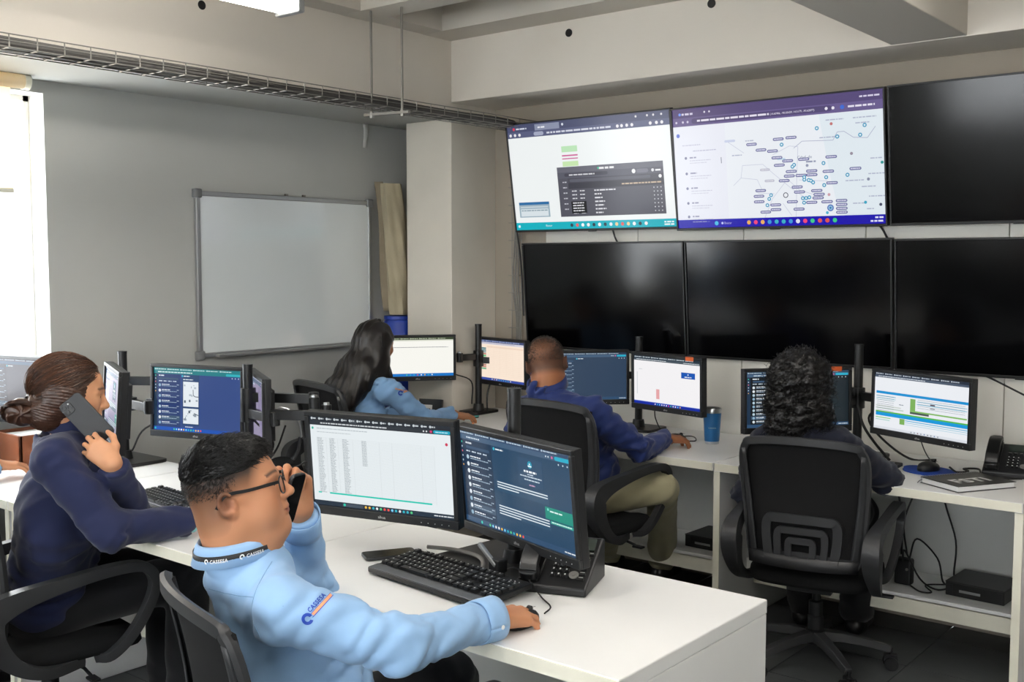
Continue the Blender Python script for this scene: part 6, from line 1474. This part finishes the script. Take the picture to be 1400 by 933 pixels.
    # stitched seams of the armhole and the yoke
    for nm, pts in (('armhole_seam', [(372, 768), (362, 784), (350, 808), (344, 832), (346, 850), (356, 872)]), ('yoke_seam', [(252, 792), (275, 802), (302, 810), (328, 815), (346, 817)])):
        pp = [at(u, v, 1.6) for u, v in spline([(u, v, 0) for u, v in pts], 5)[:, :2]]; dd = [unit(q - V3(0, 0, CAMH)) for q in pp]
        hit = on_surface(r['shirt'], pp, dd, 0.0002); MB().tube([h - root for h in hit], 0.0009, 5).build(nm, mat('seam_thread', '#6f93bb', 0.8) if 'seam_thread' not in bpy.data.materials else bpy.data.materials['seam_thread'], body)
    # cuffs
    for q in 'RL':
        W_, El = J_['wr' + q], J_['el' + q]; d = unit(W_ - El); u_ = unit(np.cross(d, (0.1, 0.2, 1))); w_ = np.cross(d, u_)
        MB().grid(lambda u, v: W_ - d * (0.066 - 0.060 * v) + (u_ * math.cos(2 * PI * u) + w_ * math.sin(2 * PI * u)) * (0.0475 + 0.0015 * math.sin(6 * PI * u) + 0.002 * v) - root, 32, 3).build('cuff', M['shirtblue'], body, smooth=180, solid=0.003)
        MB().lathe([(0.0, 0.0), (0.005, 0.0), (0.005, 0.002), (0, 0.002)], W_ - d * 0.03 + u_ * 0.0495 - root, 10, np.stack([d, w_, u_], 1)).build('cuff_button', M['white'], body)
    # spectacles
    gl_ = thing('spectacles', 'dark-framed spectacles worn by the man in the light blue shirt', 'spectacles', C)
    G = lambda p: Fm @ (np.array(p) * 0.95)
    for q in (-1, 1):
        rim = [(q * (0.034 + 0.026 * math.copysign(abs(math.cos(t)) ** 0.75, math.cos(t))), 0.110 - 0.004 * abs(math.cos(t)) * (1 if math.cos(t) > 0 else 0), 0.004 + 0.0195 * math.copysign(abs(math.sin(t)) ** 0.8, math.sin(t))) for t in np.linspace(0, 2 * PI, 29)[:-1]]
        MB().tube([G(p) for p in rim], 0.0017, 6, closed=True).build('rim', M['black2'], gl_)
        MB().add([G(p) for p in rim], [tuple(range(28))]).build('lens', gm, gl_, smooth=None)
        tem = spline([(q * 0.061, 0.106, 0.016), (q * 0.070, 0.085, 0.017), (q * 0.077, 0.04, 0.018), (q * 0.083, 0.0, 0.022), (q * 0.086, -0.018, 0.016), (q * 0.084, -0.036, -0.004)], 5)
        MB().sweep([G(p) for p in tem], [(-0.0015, -0.0034), (0.0015, -0.0034), (0.0015, 0.0034), (-0.0015, 0.0034)], Fm[:, 0]).build('temple', M['black2'], gl_)
        MB().sphere(G((q * 0.010, 0.108, -0.004)), (0.002, 0.003, 0.006), 8).build('nose_pad', gm, gl_)
    MB().tube([G(p) for p in spline([(-0.010, 0.110, 0.010), (0, 0.113, 0.013), (0.010, 0.110, 0.010)], 4)], 0.0016, 6).build('bridge', M['black2'], gl_)
    # phone in the raised hand
    TH, tips = r['tip']['L']; c_ = at(399, 683, 2.38); yx = unit(V3(0, 0, 1) + RT * 0.28); zx = unit(RT * 0.92 - FW * 0.25); xx = unit(np.cross(yx, zx)); zx = np.cross(xx, yx)
    Mx = Matrix([[xx[0], yx[0], zx[0], c_[0]], [xx[1], yx[1], zx[1], c_[1]], [xx[2], yx[2], zx[2], c_[2]], [0, 0, 0, 1]])
    phone('dark smartphone pressed to the face of the man in glasses', Mx, camera=False, w=0.066, l=0.12)
    return r

def slerp_paths(C, Fm, sc, starts, end, rad, cen, n, rnd, jit=0.002, wave=0.0):
    out = []; e = unit(end)
    for u in starts:
        u = unit(u); om = math.acos(np.clip(u @ e, -1, 1)); t = np.linspace(0, 1, n)[:, None]
        q = (np.sin((1 - t) * om) * u + np.sin(t * om) * e) / math.sin(om + 1e-6)
        lift = 1.0 + rnd.uniform(-0.005, 0.03); p = np.array(cen) + q * np.array(rad) * lift + wave * np.sin(t * 9 + rnd.uniform(0, 6)) * rnd.normal(size=3)
        p += np.cumsum(rnd.normal(size=(n, 3)) * jit * 0.3, 0); out.append(C + (p * sc) @ Fm.T)
    return out

# ------------------------------------------------------------ woman holding a phone, left
def P2():
    a_h, a_t = 26, 34; sc = 0.97
    Fm = frame(a_h, -9, 0); C = at(94, 541, 3.3)
    tf = frame(a_t); neck = at(98, 592, 3.32); shR = neck + tf[:, 0] * 0.185 - tf[:, 1] * 0.03 - V3(0, 0, 0.055); shL = neck - tf[:, 0] * 0.185 - V3(0, 0, 0.055)
    pel = V3(-3.34, 1.69, 0.54); chest = (shR + shL) / 2 * 0.60 + pel * 0.40
    J_ = dict(pelvis=pel, chest=chest, neck=neck, shR=shR, shL=shL, elR=at(150, 726, 3.14), wrR=at(262, 712, z=0.80), elL=at(190, 722, 3.38), wrL=at(155, 635, 3.165))
    J_.update(seated_legs(pel, 16, 0.53))
    hands = [dict(side='R', fingers=V3(0.35, 0.9, -0.1), back=V3(0, 0, 1), curls=((15, 25, 15),) * 4, sc=0.9),
             dict(side='L', fingers=-RT * 0.72 + V3(0, 0, 0.68), back=-FW + RT * 0.25 + V3(0, 0, 0.2), curls=((30, 50, 30), (34, 55, 30), (38, 58, 34), (42, 60, 36)), sc=0.86)]
    r = person('woman with brown hair in a bun and a navy jacket, phone at her ear', J_, a_t, (C, Fm, sc), hands, M['navyknit'], M['blacktrouser'], '#c9936f', female=True, h_head=0.0035, h_cloth=0.009, wrinkle=0.9, top_name='jacket', size=1.10, bust=1.0, nr=0.052, lip='#a85a56')
    body, root = r['body'], r['root']; inv = lambda V: ((V - C) @ Fm) / sc
    T = r['T']; hs = SDF(); H = lambda c, rr, k=0.02: hs.ell(T(c), np.array(rr) * sc, Fm, k)
    H((0, -0.016, 0.043), (0.087, 0.108, 0.092), 0.01)
    for q in (-1, 1): H((q * 0.066, -0.020, -0.012), (0.030, 0.058, 0.050), 0.03); H((q * 0.045, -0.05, -0.065), (0.030, 0.040, 0.035), 0.03)
    H((0, -0.080, -0.045), (0.066, 0.050, 0.048), 0.03); H((0, -0.055, -0.085), (0.062, 0.050, 0.034), 0.03)
    def post(P_, f):
        p = inv(P_); x = np.abs(p[:, 0]); yl = 0.092 - 0.55 * np.clip(0.075 - p[:, 2], 0, 0.08) - 0.5 * np.clip(-0.005 - p[:, 2], 0, 0.05)
        strand = 0.0018 * np.sin(260 * np.arctan2(p[:, 2] + 0.03, x + 0.02) * 0.3 + 3 * noise(p, 30)) + 0.001 * noise(p, 140)
        return np.maximum(f + strand, (p[:, 1] - yl))
    Vh, Qh = hs.mesh(0.0035, post, 1); raw_np('hair', Vh, Qh, M['hairbrown'], body, off=root)
    rnd = np.random.RandomState(5); st = []
    while len(st) < 1500:
        u = rnd.normal(size=3); u /= np.linalg.norm(u)
        if u[2] < -0.25 or u[1] > 0.80 - 0.9 * max(0, 0.35 - u[2]) or (u[1] > 0.1 and u[2] < 0.0): continue
        st.append(u)
    V1, Q1 = strands(slerp_paths(C, Fm, sc, st, (0.05, -0.86, -0.62), (0.0885, 0.111, 0.0945), (0, -0.016, 0.040), 14, rnd), 0.0009, 0.0006)
    raw_np('hair_strands', V1, Q1, M['hairbrown'], body, off=root)
    V1, Q1 = strands(slerp_paths(C, Fm, sc, st[::4], (0.05, -0.86, -0.62), (0.0895, 0.112, 0.0955), (0, -0.016, 0.040), 14, rnd), 0.0011, 0.0006); raw_np('hair_highlights', V1, Q1, M['hairlight'], body, off=root)
    bun = SDF(); B = T((0.02, -0.132, -0.066)); bun.ell(B, (0.046, 0.052, 0.038), Fm, 0.01); bun.ell(T((0.01, -0.115, -0.055)), (0.034, 0.036, 0.030), Fm, 0.02)
    def pb(P_, f): p = (P_ - B) @ Fm; return f + 0.003 * np.sin(np.arctan2(p[:, 2], p[:, 1]) * 7 + p[:, 0] * 160) + 0.0015 * noise(p, 150)
    Vb, Qb = bun.mesh(0.0035, pb, 1); raw_np('hair_bun', Vb, Qb, M['hairbrown'], body, off=root)
    paths = []
    for i in range(260):
        a0 = rnd.uniform(0, 6.28); rr = rnd.uniform(0.95, 1.10); ph = rnd.uniform(-0.5, 0.5); t = np.linspace(0, rnd.uniform(2, 4.5), 12)
        p = np.stack([0.046 * rr * np.sin(ph) + 0.02 * np.sin(t * 1.0 + a0), 0.052 * rr * np.cos(t + a0) * np.cos(ph), 0.038 * rr * np.sin(t + a0) * np.cos(ph)], 1); paths.append(B + p @ Fm.T)
    for i in range(40):
        t = np.linspace(0, 1, 8)[:, None]; d = rnd.normal(size=3) * V3(0.5, 0.6, 0.6) + V3(0, -0.9, 0.2); paths.append(B + (V3(0, -0.035, 0) * 1.0 + d * 0.028 * t + V3(0, 0, -0.012) * t * t) @ Fm.T)
    V1, Q1 = strands(paths, 0.0009, 0.0004); raw_np('bun_strands', V1, Q1, M['hairbrown'], body, off=root)
    MB().tube([T((0.012 + 0.036 * math.cos(t) * 0.4, -0.118 - 0.012 * math.cos(t) , -0.052 + 0.036 * math.sin(t))) - root for t in np.linspace(0, 2 * PI, 20)[:-1]], 0.0045, 6, closed=True).build('hair_tie', M['black'], body)
    # stand-up jacket collar with the pale shirt collar inside
    bfm = r['bf']
    def col(rx, ry, prof, zb):
        def fn(u, v):
            th = -PI * 0.9 + 1.8 * PI * u; i = int(round(v * (len(prof) - 1))); e, z = prof[i]; dx, dy = math.sin(th), -math.cos(th)
            return neck + bfm[:, 0] * dx * (rx + e) + bfm[:, 1] * (dy * (ry + e) + 0.012) + V3(0, 0, 1) * (z + zb - 0.03 * (abs(th) / PI) ** 2) - root
        return fn
    MB().grid(col(0.072, 0.078, [(0.012, -0.045), (0.006, -0.01), (0.002, 0.032), (-0.001, 0.034)], 0.045), 40, 3).build('collar', M['navyknit'], body, smooth=180, solid=0.004)
    MB().grid(col(0.062, 0.068, [(0.0, -0.02), (0.0, 0.03), (0.004, 0.046), (0.010, 0.030)], 0.045), 40, 3).build('shirt_collar', M['paleshirt'], body, smooth=180, solid=0.002)
    W_, El = J_['wrR'], J_['elR']; d = unit(W_ - El); u_ = unit(np.cross(d, (0, 0, 1))); w_ = np.cross(d, u_)
    MB().grid(lambda u, v: W_ - d * (0.03 - 0.034 * v) + (u_ * math.cos(2 * PI * u) + w_ * math.sin(2 * PI * u)) * 0.036 - root, 24, 2).build('shirt_cuff', mat('aqua_cuff', '#8ccbd0', 0.7), body, smooth=180, solid=0.003)
    # phone against the near cheek
    c_ = at(119, 574, 3.215); yx = at(94, 547, 3.20) - at(144, 600, 3.22); yx = unit(yx); zx = -FW * 0.9 + Fm[:, 0] * 0.5; zx = unit(zx - yx * (zx @ yx)); xx = np.cross(yx, zx)
    Mx = Matrix([[xx[0], yx[0], zx[0], c_[0]], [xx[1], yx[1], zx[1], c_[1]], [xx[2], yx[2], zx[2], c_[2]], [0, 0, 0, 1]])
    phone('black smartphone with a three-lens camera held to the woman\'s cheek', Mx, w=0.076, l=0.165)

# ------------------------------------------------------------ man in the blue jacket, middle
def P3():
    D = 0.15; a_t = -8; sc = 1.0
    Fm = frame(-30, -14, -9); C = at(748, 500, 4.5 + D)
    J_ = dict(pelvis=V3(-2.76, 3.87, 0.60), neck=at(746, 537, 4.47 + D), shR=at(812, 566, 4.40 + D), shL=at(716, 562, 4.56 + D), elR=at(874, 616, 4.46 + D), wrR=at(908, 599, 4.72 + D), elL=at(705, 620, 4.75), wrL=at(745, 612, z=0.80))
    J_['chest'] = (J_['shR'] + J_['shL']) / 2 * 0.6 + J_['pelvis'] * 0.4 + V3(0, 0.03, 0)
    J_.update(seated_legs(J_['pelvis'], a_t, 0.55)); J_['knR'] = at(905, 668, 4.72); J_['anR'] = at(905, 772, z=0.12); J_['anL'] = at(832, 760, z=0.12); J_['knL'] = at(800, 680, 4.75)
    def fade(p):
        z = p[:, 2]; lim = np.where(p[:, 1] < 0, -0.055, 0.015); return np.clip((z - lim) / 0.03, 0, 1) * np.clip((0.078 - p[:, 1]) / 0.02, 0, 1) * (0.86 - 0.30 * np.exp(-((p[:, 0] + 0.02) ** 2 + (z - 0.045) ** 2) / 0.0028) * (p[:, 1] < 0))
    hands = [dict(side='R', fingers=V3(0.35, 0.9, -0.1), back=V3(0, 0, 1), curls=((22, 30, 20), (20, 32, 22), (22, 34, 24), (26, 36, 24))), dict(side='L', fingers=V3(0.4, 0.9, -0.1), back=V3(0, 0, 1), curls=((15, 25, 15),) * 4)]
    r = person('man with cropped grey hair, blue jacket and khaki trousers, seen from behind', J_, a_t, (C, Fm, sc), hands, M['bluejacket'], M['khaki'], '#9c6646', fade=fade, hb='#26211f', h_head=0.0038, h_cloth=0.009, size=1.05, belly=0.4, wrinkle=1.3, top_name='jacket', nr=0.062)
    body, root, bfm, neck = r['body'], r['root'], r['bf'], J_['neck']
    inv = lambda V: ((V - C) @ Fm) / sc; rnd = np.random.RandomState(9); paths = []
    for i in range(2600):
        u = rnd.normal(size=3); u /= np.linalg.norm(u)
        if u[2] < (-0.35 if u[1] < -0.2 else 0.15) or u[1] > 0.75: continue
        p = V3(0, -0.010, 0.040) + u * V3(0.077, 0.100, 0.084); d = unit(u + V3(0, -0.5, -0.8) * 0.7); paths.append(C + (np.stack([p, p + u * 0.002 + d * 0.003, p + u * 0.003 + d * 0.006]) * sc) @ Fm.T)
    V1, Q1 = strands(paths, 0.0009, 0.0005); raw_np('cropped_hair', V1, Q1, mat('grey_hair', '#3b3734', 0.6), body, off=root)
    def fn(u, v):
        th = -PI * 0.9 + 1.8 * PI * u; e, z = [(0.014, -0.05), (0.008, -0.012), (0.002, 0.022), (0.010, 0.026), (0.020, -0.012)][int(round(v * 4))]; dx, dy = math.sin(th), -math.cos(th)
        return neck + bfm[:, 0] * dx * (0.072 + e) + bfm[:, 1] * (dy * (0.076 + e) + 0.014) + V3(0, 0, 1) * (z + 0.035 - 0.03 * (abs(th) / PI) ** 2) - root
    MB().grid(fn, 40, 4).build('collar', M['bluejacket'], body, smooth=180, solid=0.003)

# ------------------------------------------------------------ curly-haired woman, right
def P4():
    D = 0.18; a_t = -8; sc = 0.97
    Fm = frame(-14, -6, 0); C = at(1094, 530, 3.92 + D)
    J_ = dict(pelvis=V3(-1.73, 3.95, 0.62), neck=at(1092, 588, 3.9 + D), shR=at(1150, 611, 3.85 + D), shL=at(1046, 608, 4.02 + D), elR=at(1212, 656, 3.95 + D), wrR=at(1196, 640, z=0.80), elL=at(1025, 672, 4.15 + D), wrL=at(1075, 640, z=0.80))
    J_['chest'] = (J_['shR'] + J_['shL']) / 2 * 0.6 + J_['pelvis'] * 0.4; J_.update(seated_legs(J_['pelvis'], a_t, 0.55))
    hands = [dict(side=q, fingers=V3(0.1, 0.95, -0.1), back=V3(0, 0, 1), curls=((15, 25, 15),) * 4, sc=0.9) for q in 'RL']
    r = person('woman with dark curly hair and dark navy top, seen from behind', J_, a_t, (C, Fm, sc), hands, M['darknavy'], M['blacktrouser'], '#b98563', female=True, h_head=0.0045, h_cloth=0.009, size=1.08, wrinkle=0.9, nr=0.052)
    body, root, T = r['body'], r['root'], r['T']; inv = lambda V: ((V - C) @ Fm) / sc
    hs = SDF(); H = lambda c, rr, k=0.03: hs.ell(T(c), np.array(rr), Fm, k)
    H((0, -0.022, 0.035), (0.118, 0.122, 0.115), 0.01); H((0.0, -0.050, -0.075), (0.122, 0.080, 0.095)); H((-0.03, -0.075, -0.150), (0.075, 0.045, 0.060)); H((0.085, -0.03, -0.10), (0.045, 0.045, 0.05))
    def post(P_, f):
        p = inv(P_); return np.maximum(f + 0.0065 * noise(p, 75) + 0.005 * noise(p + 1.0, 130) + 0.003 * noise(p, 230), p[:, 1] - (0.095 - 0.9 * np.clip(0.06 - p[:, 2], 0, 0.08)))
    Vh, Qh = hs.mesh(0.005, post, 0); raw_np('hair', Vh, Qh, M['haircurl'], body, off=root)
    rnd = np.random.RandomState(12); p = inv(Vh); ok = np.nonzero(p[:, 1] < 0.05)[0]; paths = []
    cen = np.array([0, -0.03, -0.02])
    for i in rnd.choice(ok, 1100):
        n_ = unit(p[i] - cen); L = rnd.uniform(0.04, 0.085); R0 = rnd.uniform(0.004, 0.0085); t = np.linspace(0, 1, 22); w = rnd.uniform(2.0, 3.4) * 2 * PI; ph = rnd.uniform(0, 6.28)
        dn = unit(V3(0, 0, -1) + n_ * 0.35 + rnd.normal(size=3) * 0.25); e1 = unit(np.cross(dn, n_)); e2 = np.cross(dn, e1)
        q = p[i] - n_ * 0.004 - dn * L * 0.3 + np.outer(t, dn) * L + np.outer(R0 * np.cos(w * t + ph) * np.minimum(1, t * 4), e1) + np.outer(R0 * np.sin(w * t + ph) * np.minimum(1, t * 4), e2); paths.append(C + (q * sc) @ Fm.T)
    V1, Q1 = strands(paths, 0.0016, 0.0007); raw_np('curls', V1, Q1, M['haircurl'], body, off=root)

# ------------------------------------------------------------ long-haired woman by the corner
def P5():
    a_t = 12; sc = 0.97
    Fm = frame(-6, -8, 0); C = at(513, 474, 5.5); tf = frame(a_t)
    neck = at(510, 517, 5.47); shR = neck + tf[:, 0] * 0.175 - V3(0, 0, 0.055); shL = neck - tf[:, 0] * 0.175 - V3(0, 0, 0.055)
    J_ = dict(pelvis=V3(-4.10, 3.66, 0.60), neck=neck, shR=shR, shL=shL, elR=at(580, 574, 5.42), wrR=at(619, 567, 5.64), elL=shL + V3(-0.02, 0.14, -0.22), wrL=V3(-4.18, 4.15, 0.80))
    J_['chest'] = (shR + shL) / 2 * 0.6 + J_['pelvis'] * 0.4; J_.update(seated_legs(J_['pelvis'], a_t, 0.55))
    hands = [dict(side='R', fingers=V3(0.45, 0.85, -0.12), back=V3(0, 0, 1), curls=((22, 30, 20), (20, 32, 22), (22, 34, 24), (26, 36, 24)), sc=0.92), dict(side='L', fingers=V3(0.1, 0.95, -0.1), back=V3(0, 0, 1), curls=((15, 25, 15),) * 4, sc=0.9)]
    r = person('woman with long dark hair and pale blue shirt by the corner column', J_, a_t, (C, Fm, sc), hands, M['paleshirt'], M['blacktrouser'], '#b07a58', female=True, h_head=0.0045, h_cloth=0.008, size=0.97, wrinkle=1.1, nr=0.052)
    body, root, T = r['body'], r['root'], r['T']; inv = lambda V: ((V - C) @ Fm) / sc
    hs = SDF(); H = lambda c, rr, k=0.05: hs.ell(T(c), np.array(rr), Fm, k)
    H((0, -0.018, 0.040), (0.094, 0.114, 0.098), 0.01); H((0, -0.060, -0.060), (0.100, 0.075, 0.10)); H((-0.02, -0.125, -0.17), (0.125, 0.065, 0.12)); H((-0.06, -0.175, -0.27), (0.120, 0.055, 0.10)); H((-0.07, -0.20, -0.335), (0.085, 0.040, 0.06)); H((0.085, -0.03, -0.12), (0.035, 0.045, 0.10))
    def post(P_, f):
        p = inv(P_); return np.maximum(f + 0.003 * np.sin(p[:, 0] * 170 + 3 * noise(p, 16)) + 0.002 * noise(p, 60), p[:, 1] - (0.09 - 0.8 * np.clip(0.07 - p[:, 2], 0, 0.09)))
    Vh, Qh = hs.mesh(0.005, post, 1); raw_np('hair', Vh, Qh, M['hairdark'], body, off=root)
    rnd = np.random.RandomState(15); paths = []
    for i in range(900):
        s_ = rnd.uniform(-1, 1); back = rnd.uniform(0, 1); t = np.linspace(0, 1, 18)
        key = np.array([(s_ * 0.02, 0.0, 0.142), (s_ * 0.085, -0.06 - 0.05 * back * (1 - abs(s_)), 0.07), (s_ * 0.104, -0.07 - 0.065 * (1 - s_ * s_), -0.06), (s_ * 0.124 - 0.02, -0.11 - 0.072 * (1 - s_ * s_), -0.17), (s_ * 0.122 - 0.06, -0.165 - 0.058 * (1 - s_ * s_), -0.28), (s_ * 0.098 - 0.075 + rnd.normal() * 0.02, -0.185 - 0.03 * (1 - s_ * s_), -0.35 - rnd.uniform(0, 0.07))])
        q = spline(key, 4); q = q + np.outer(np.sin(np.linspace(0, 9, len(q)) + rnd.uniform(0, 6)), rnd.normal(size=3) * 0.003); paths.append(C + (q * sc) @ Fm.T)
    for i in range(70):
        s_ = rnd.uniform(0.8, 1.0); key = np.array([(s_ * 0.09, -0.04, 0.06), (s_ * 0.105, -0.02, -0.05), (0.11 + rnd.normal() * 0.01, 0.0, -0.14), (0.125 + rnd.normal() * 0.02, 0.03, -0.20 - rnd.uniform(0, 0.06))]); paths.append(C + (spline(key, 5) * sc) @ Fm.T)
    V1, Q1 = strands(paths, 0.0016, 0.0008); raw_np('hair_strands', V1, Q1, M['hairdark'], body, off=root)
    # sleeve badge
    ctr = at(556, 534, 5.34); ax = unit(at(564, 531, 5.34) - at(548, 537, 5.34)); dv = unit(ctr - V3(0, 0, 1.6)); yy = unit(np.cross(ax, dv)); yy = -yy if yy[2] < 0 else yy
    vs, fs = text_mesh('CASSESA', 0.025)
    def lay(name, pts, fs, m, off):
        hit = on_surface(r['shirt'], [ctr + ax * x + yy * y - dv * 0.2 for x, y in pts], [dv] * len(pts), off)
        if any(h is None for h in hit): print('badge miss P5', name); return
        raw(name, [h - root for h in hit], fs, m, body, smooth=None)
    bm = bpy.data.materials['badge_blue']
    lay('badge_lettering', [(-0.018 + q[0] * 0.0115, 0.001 + q[1] * 0.013) for q in vs], fs, bm, 0.005)
    ts = np.linspace(-0.15, 5.25, 16); lay('badge_emblem', [(-0.033 + rr * math.cos(t), -0.002 + rr * math.sin(t)) for rr in (0.013, 0.006) for t in ts], [(i, i + 1, 17 + i, 16 + i) for i in range(15)], bm, 0.005)
    lay('badge_bar', [(-0.018 + 0.054 * i / 8, y) for y in (-0.007, -0.001) for i in range(9)], [(i, i + 1, 10 + i, 9 + i) for i in range(8)], bpy.data.materials['badge_orange'], 0.005)

# ------------------------------------------------------------ worker at the far left, mostly outside the picture
def P6():
    a_t = 8; Fm = frame(10, -10, 0); pel = V3(-4.15, 1.36, 0.58); neck = pel + V3(0.0, 0.10, 0.52); C = neck + V3(0.01, 0.05, 0.16); tf = frame(a_t)
    shR = neck + tf[:, 0] * 0.18 - V3(0, 0, 0.06); shL = neck - tf[:, 0] * 0.18 - V3(0, 0, 0.06)
    J_ = dict(pelvis=pel, chest=pel * 0.4 + (shR + shL) * 0.3, neck=neck, shR=shR, shL=shL, elR=at(-62, 672, 4.02), wrR=at(-8, 636, 4.18), elL=shL + V3(-0.05, 0.14, -0.22), wrL=V3(-4.42, 1.90, 0.80))
    J_.update(seated_legs(pel, a_t, 0.53))
    hands = [dict(side=q, fingers=V3(0.1, 0.95, -0.1), back=V3(0, 0, 1), curls=((15, 25, 15),) * 4, sc=0.9) for q in 'RL']
    r = person('person in light blue at the left edge, only hand and sleeve showing', J_, a_t, (C, Fm, 0.98), hands, M['shirtblue'], M['blacktrouser'], '#c08a68', h_head=0.006, h_cloth=0.012)
    hs = SDF(); hs.ell(r['T']((0, -0.02, 0.045)), (0.086, 0.106, 0.092), Fm, 0.01)
    def post(P_, f): p = ((P_ - C) @ Fm) / 0.98; return np.maximum(f + 0.001 * noise(p, 90), p[:, 1] * 0.8 + 0.03 - p[:, 2])
    Vh, Qh = hs.mesh(0.006, post, 1); raw_np('hair', Vh, Qh, M['hairdark'], r['body'], off=r['root'])
P1(); P2(); P3(); P4(); P5(); P6()
put(copy_tree(chair0), -4.15, 1.42, 8, 'black mesh office chair at the far left by the window')
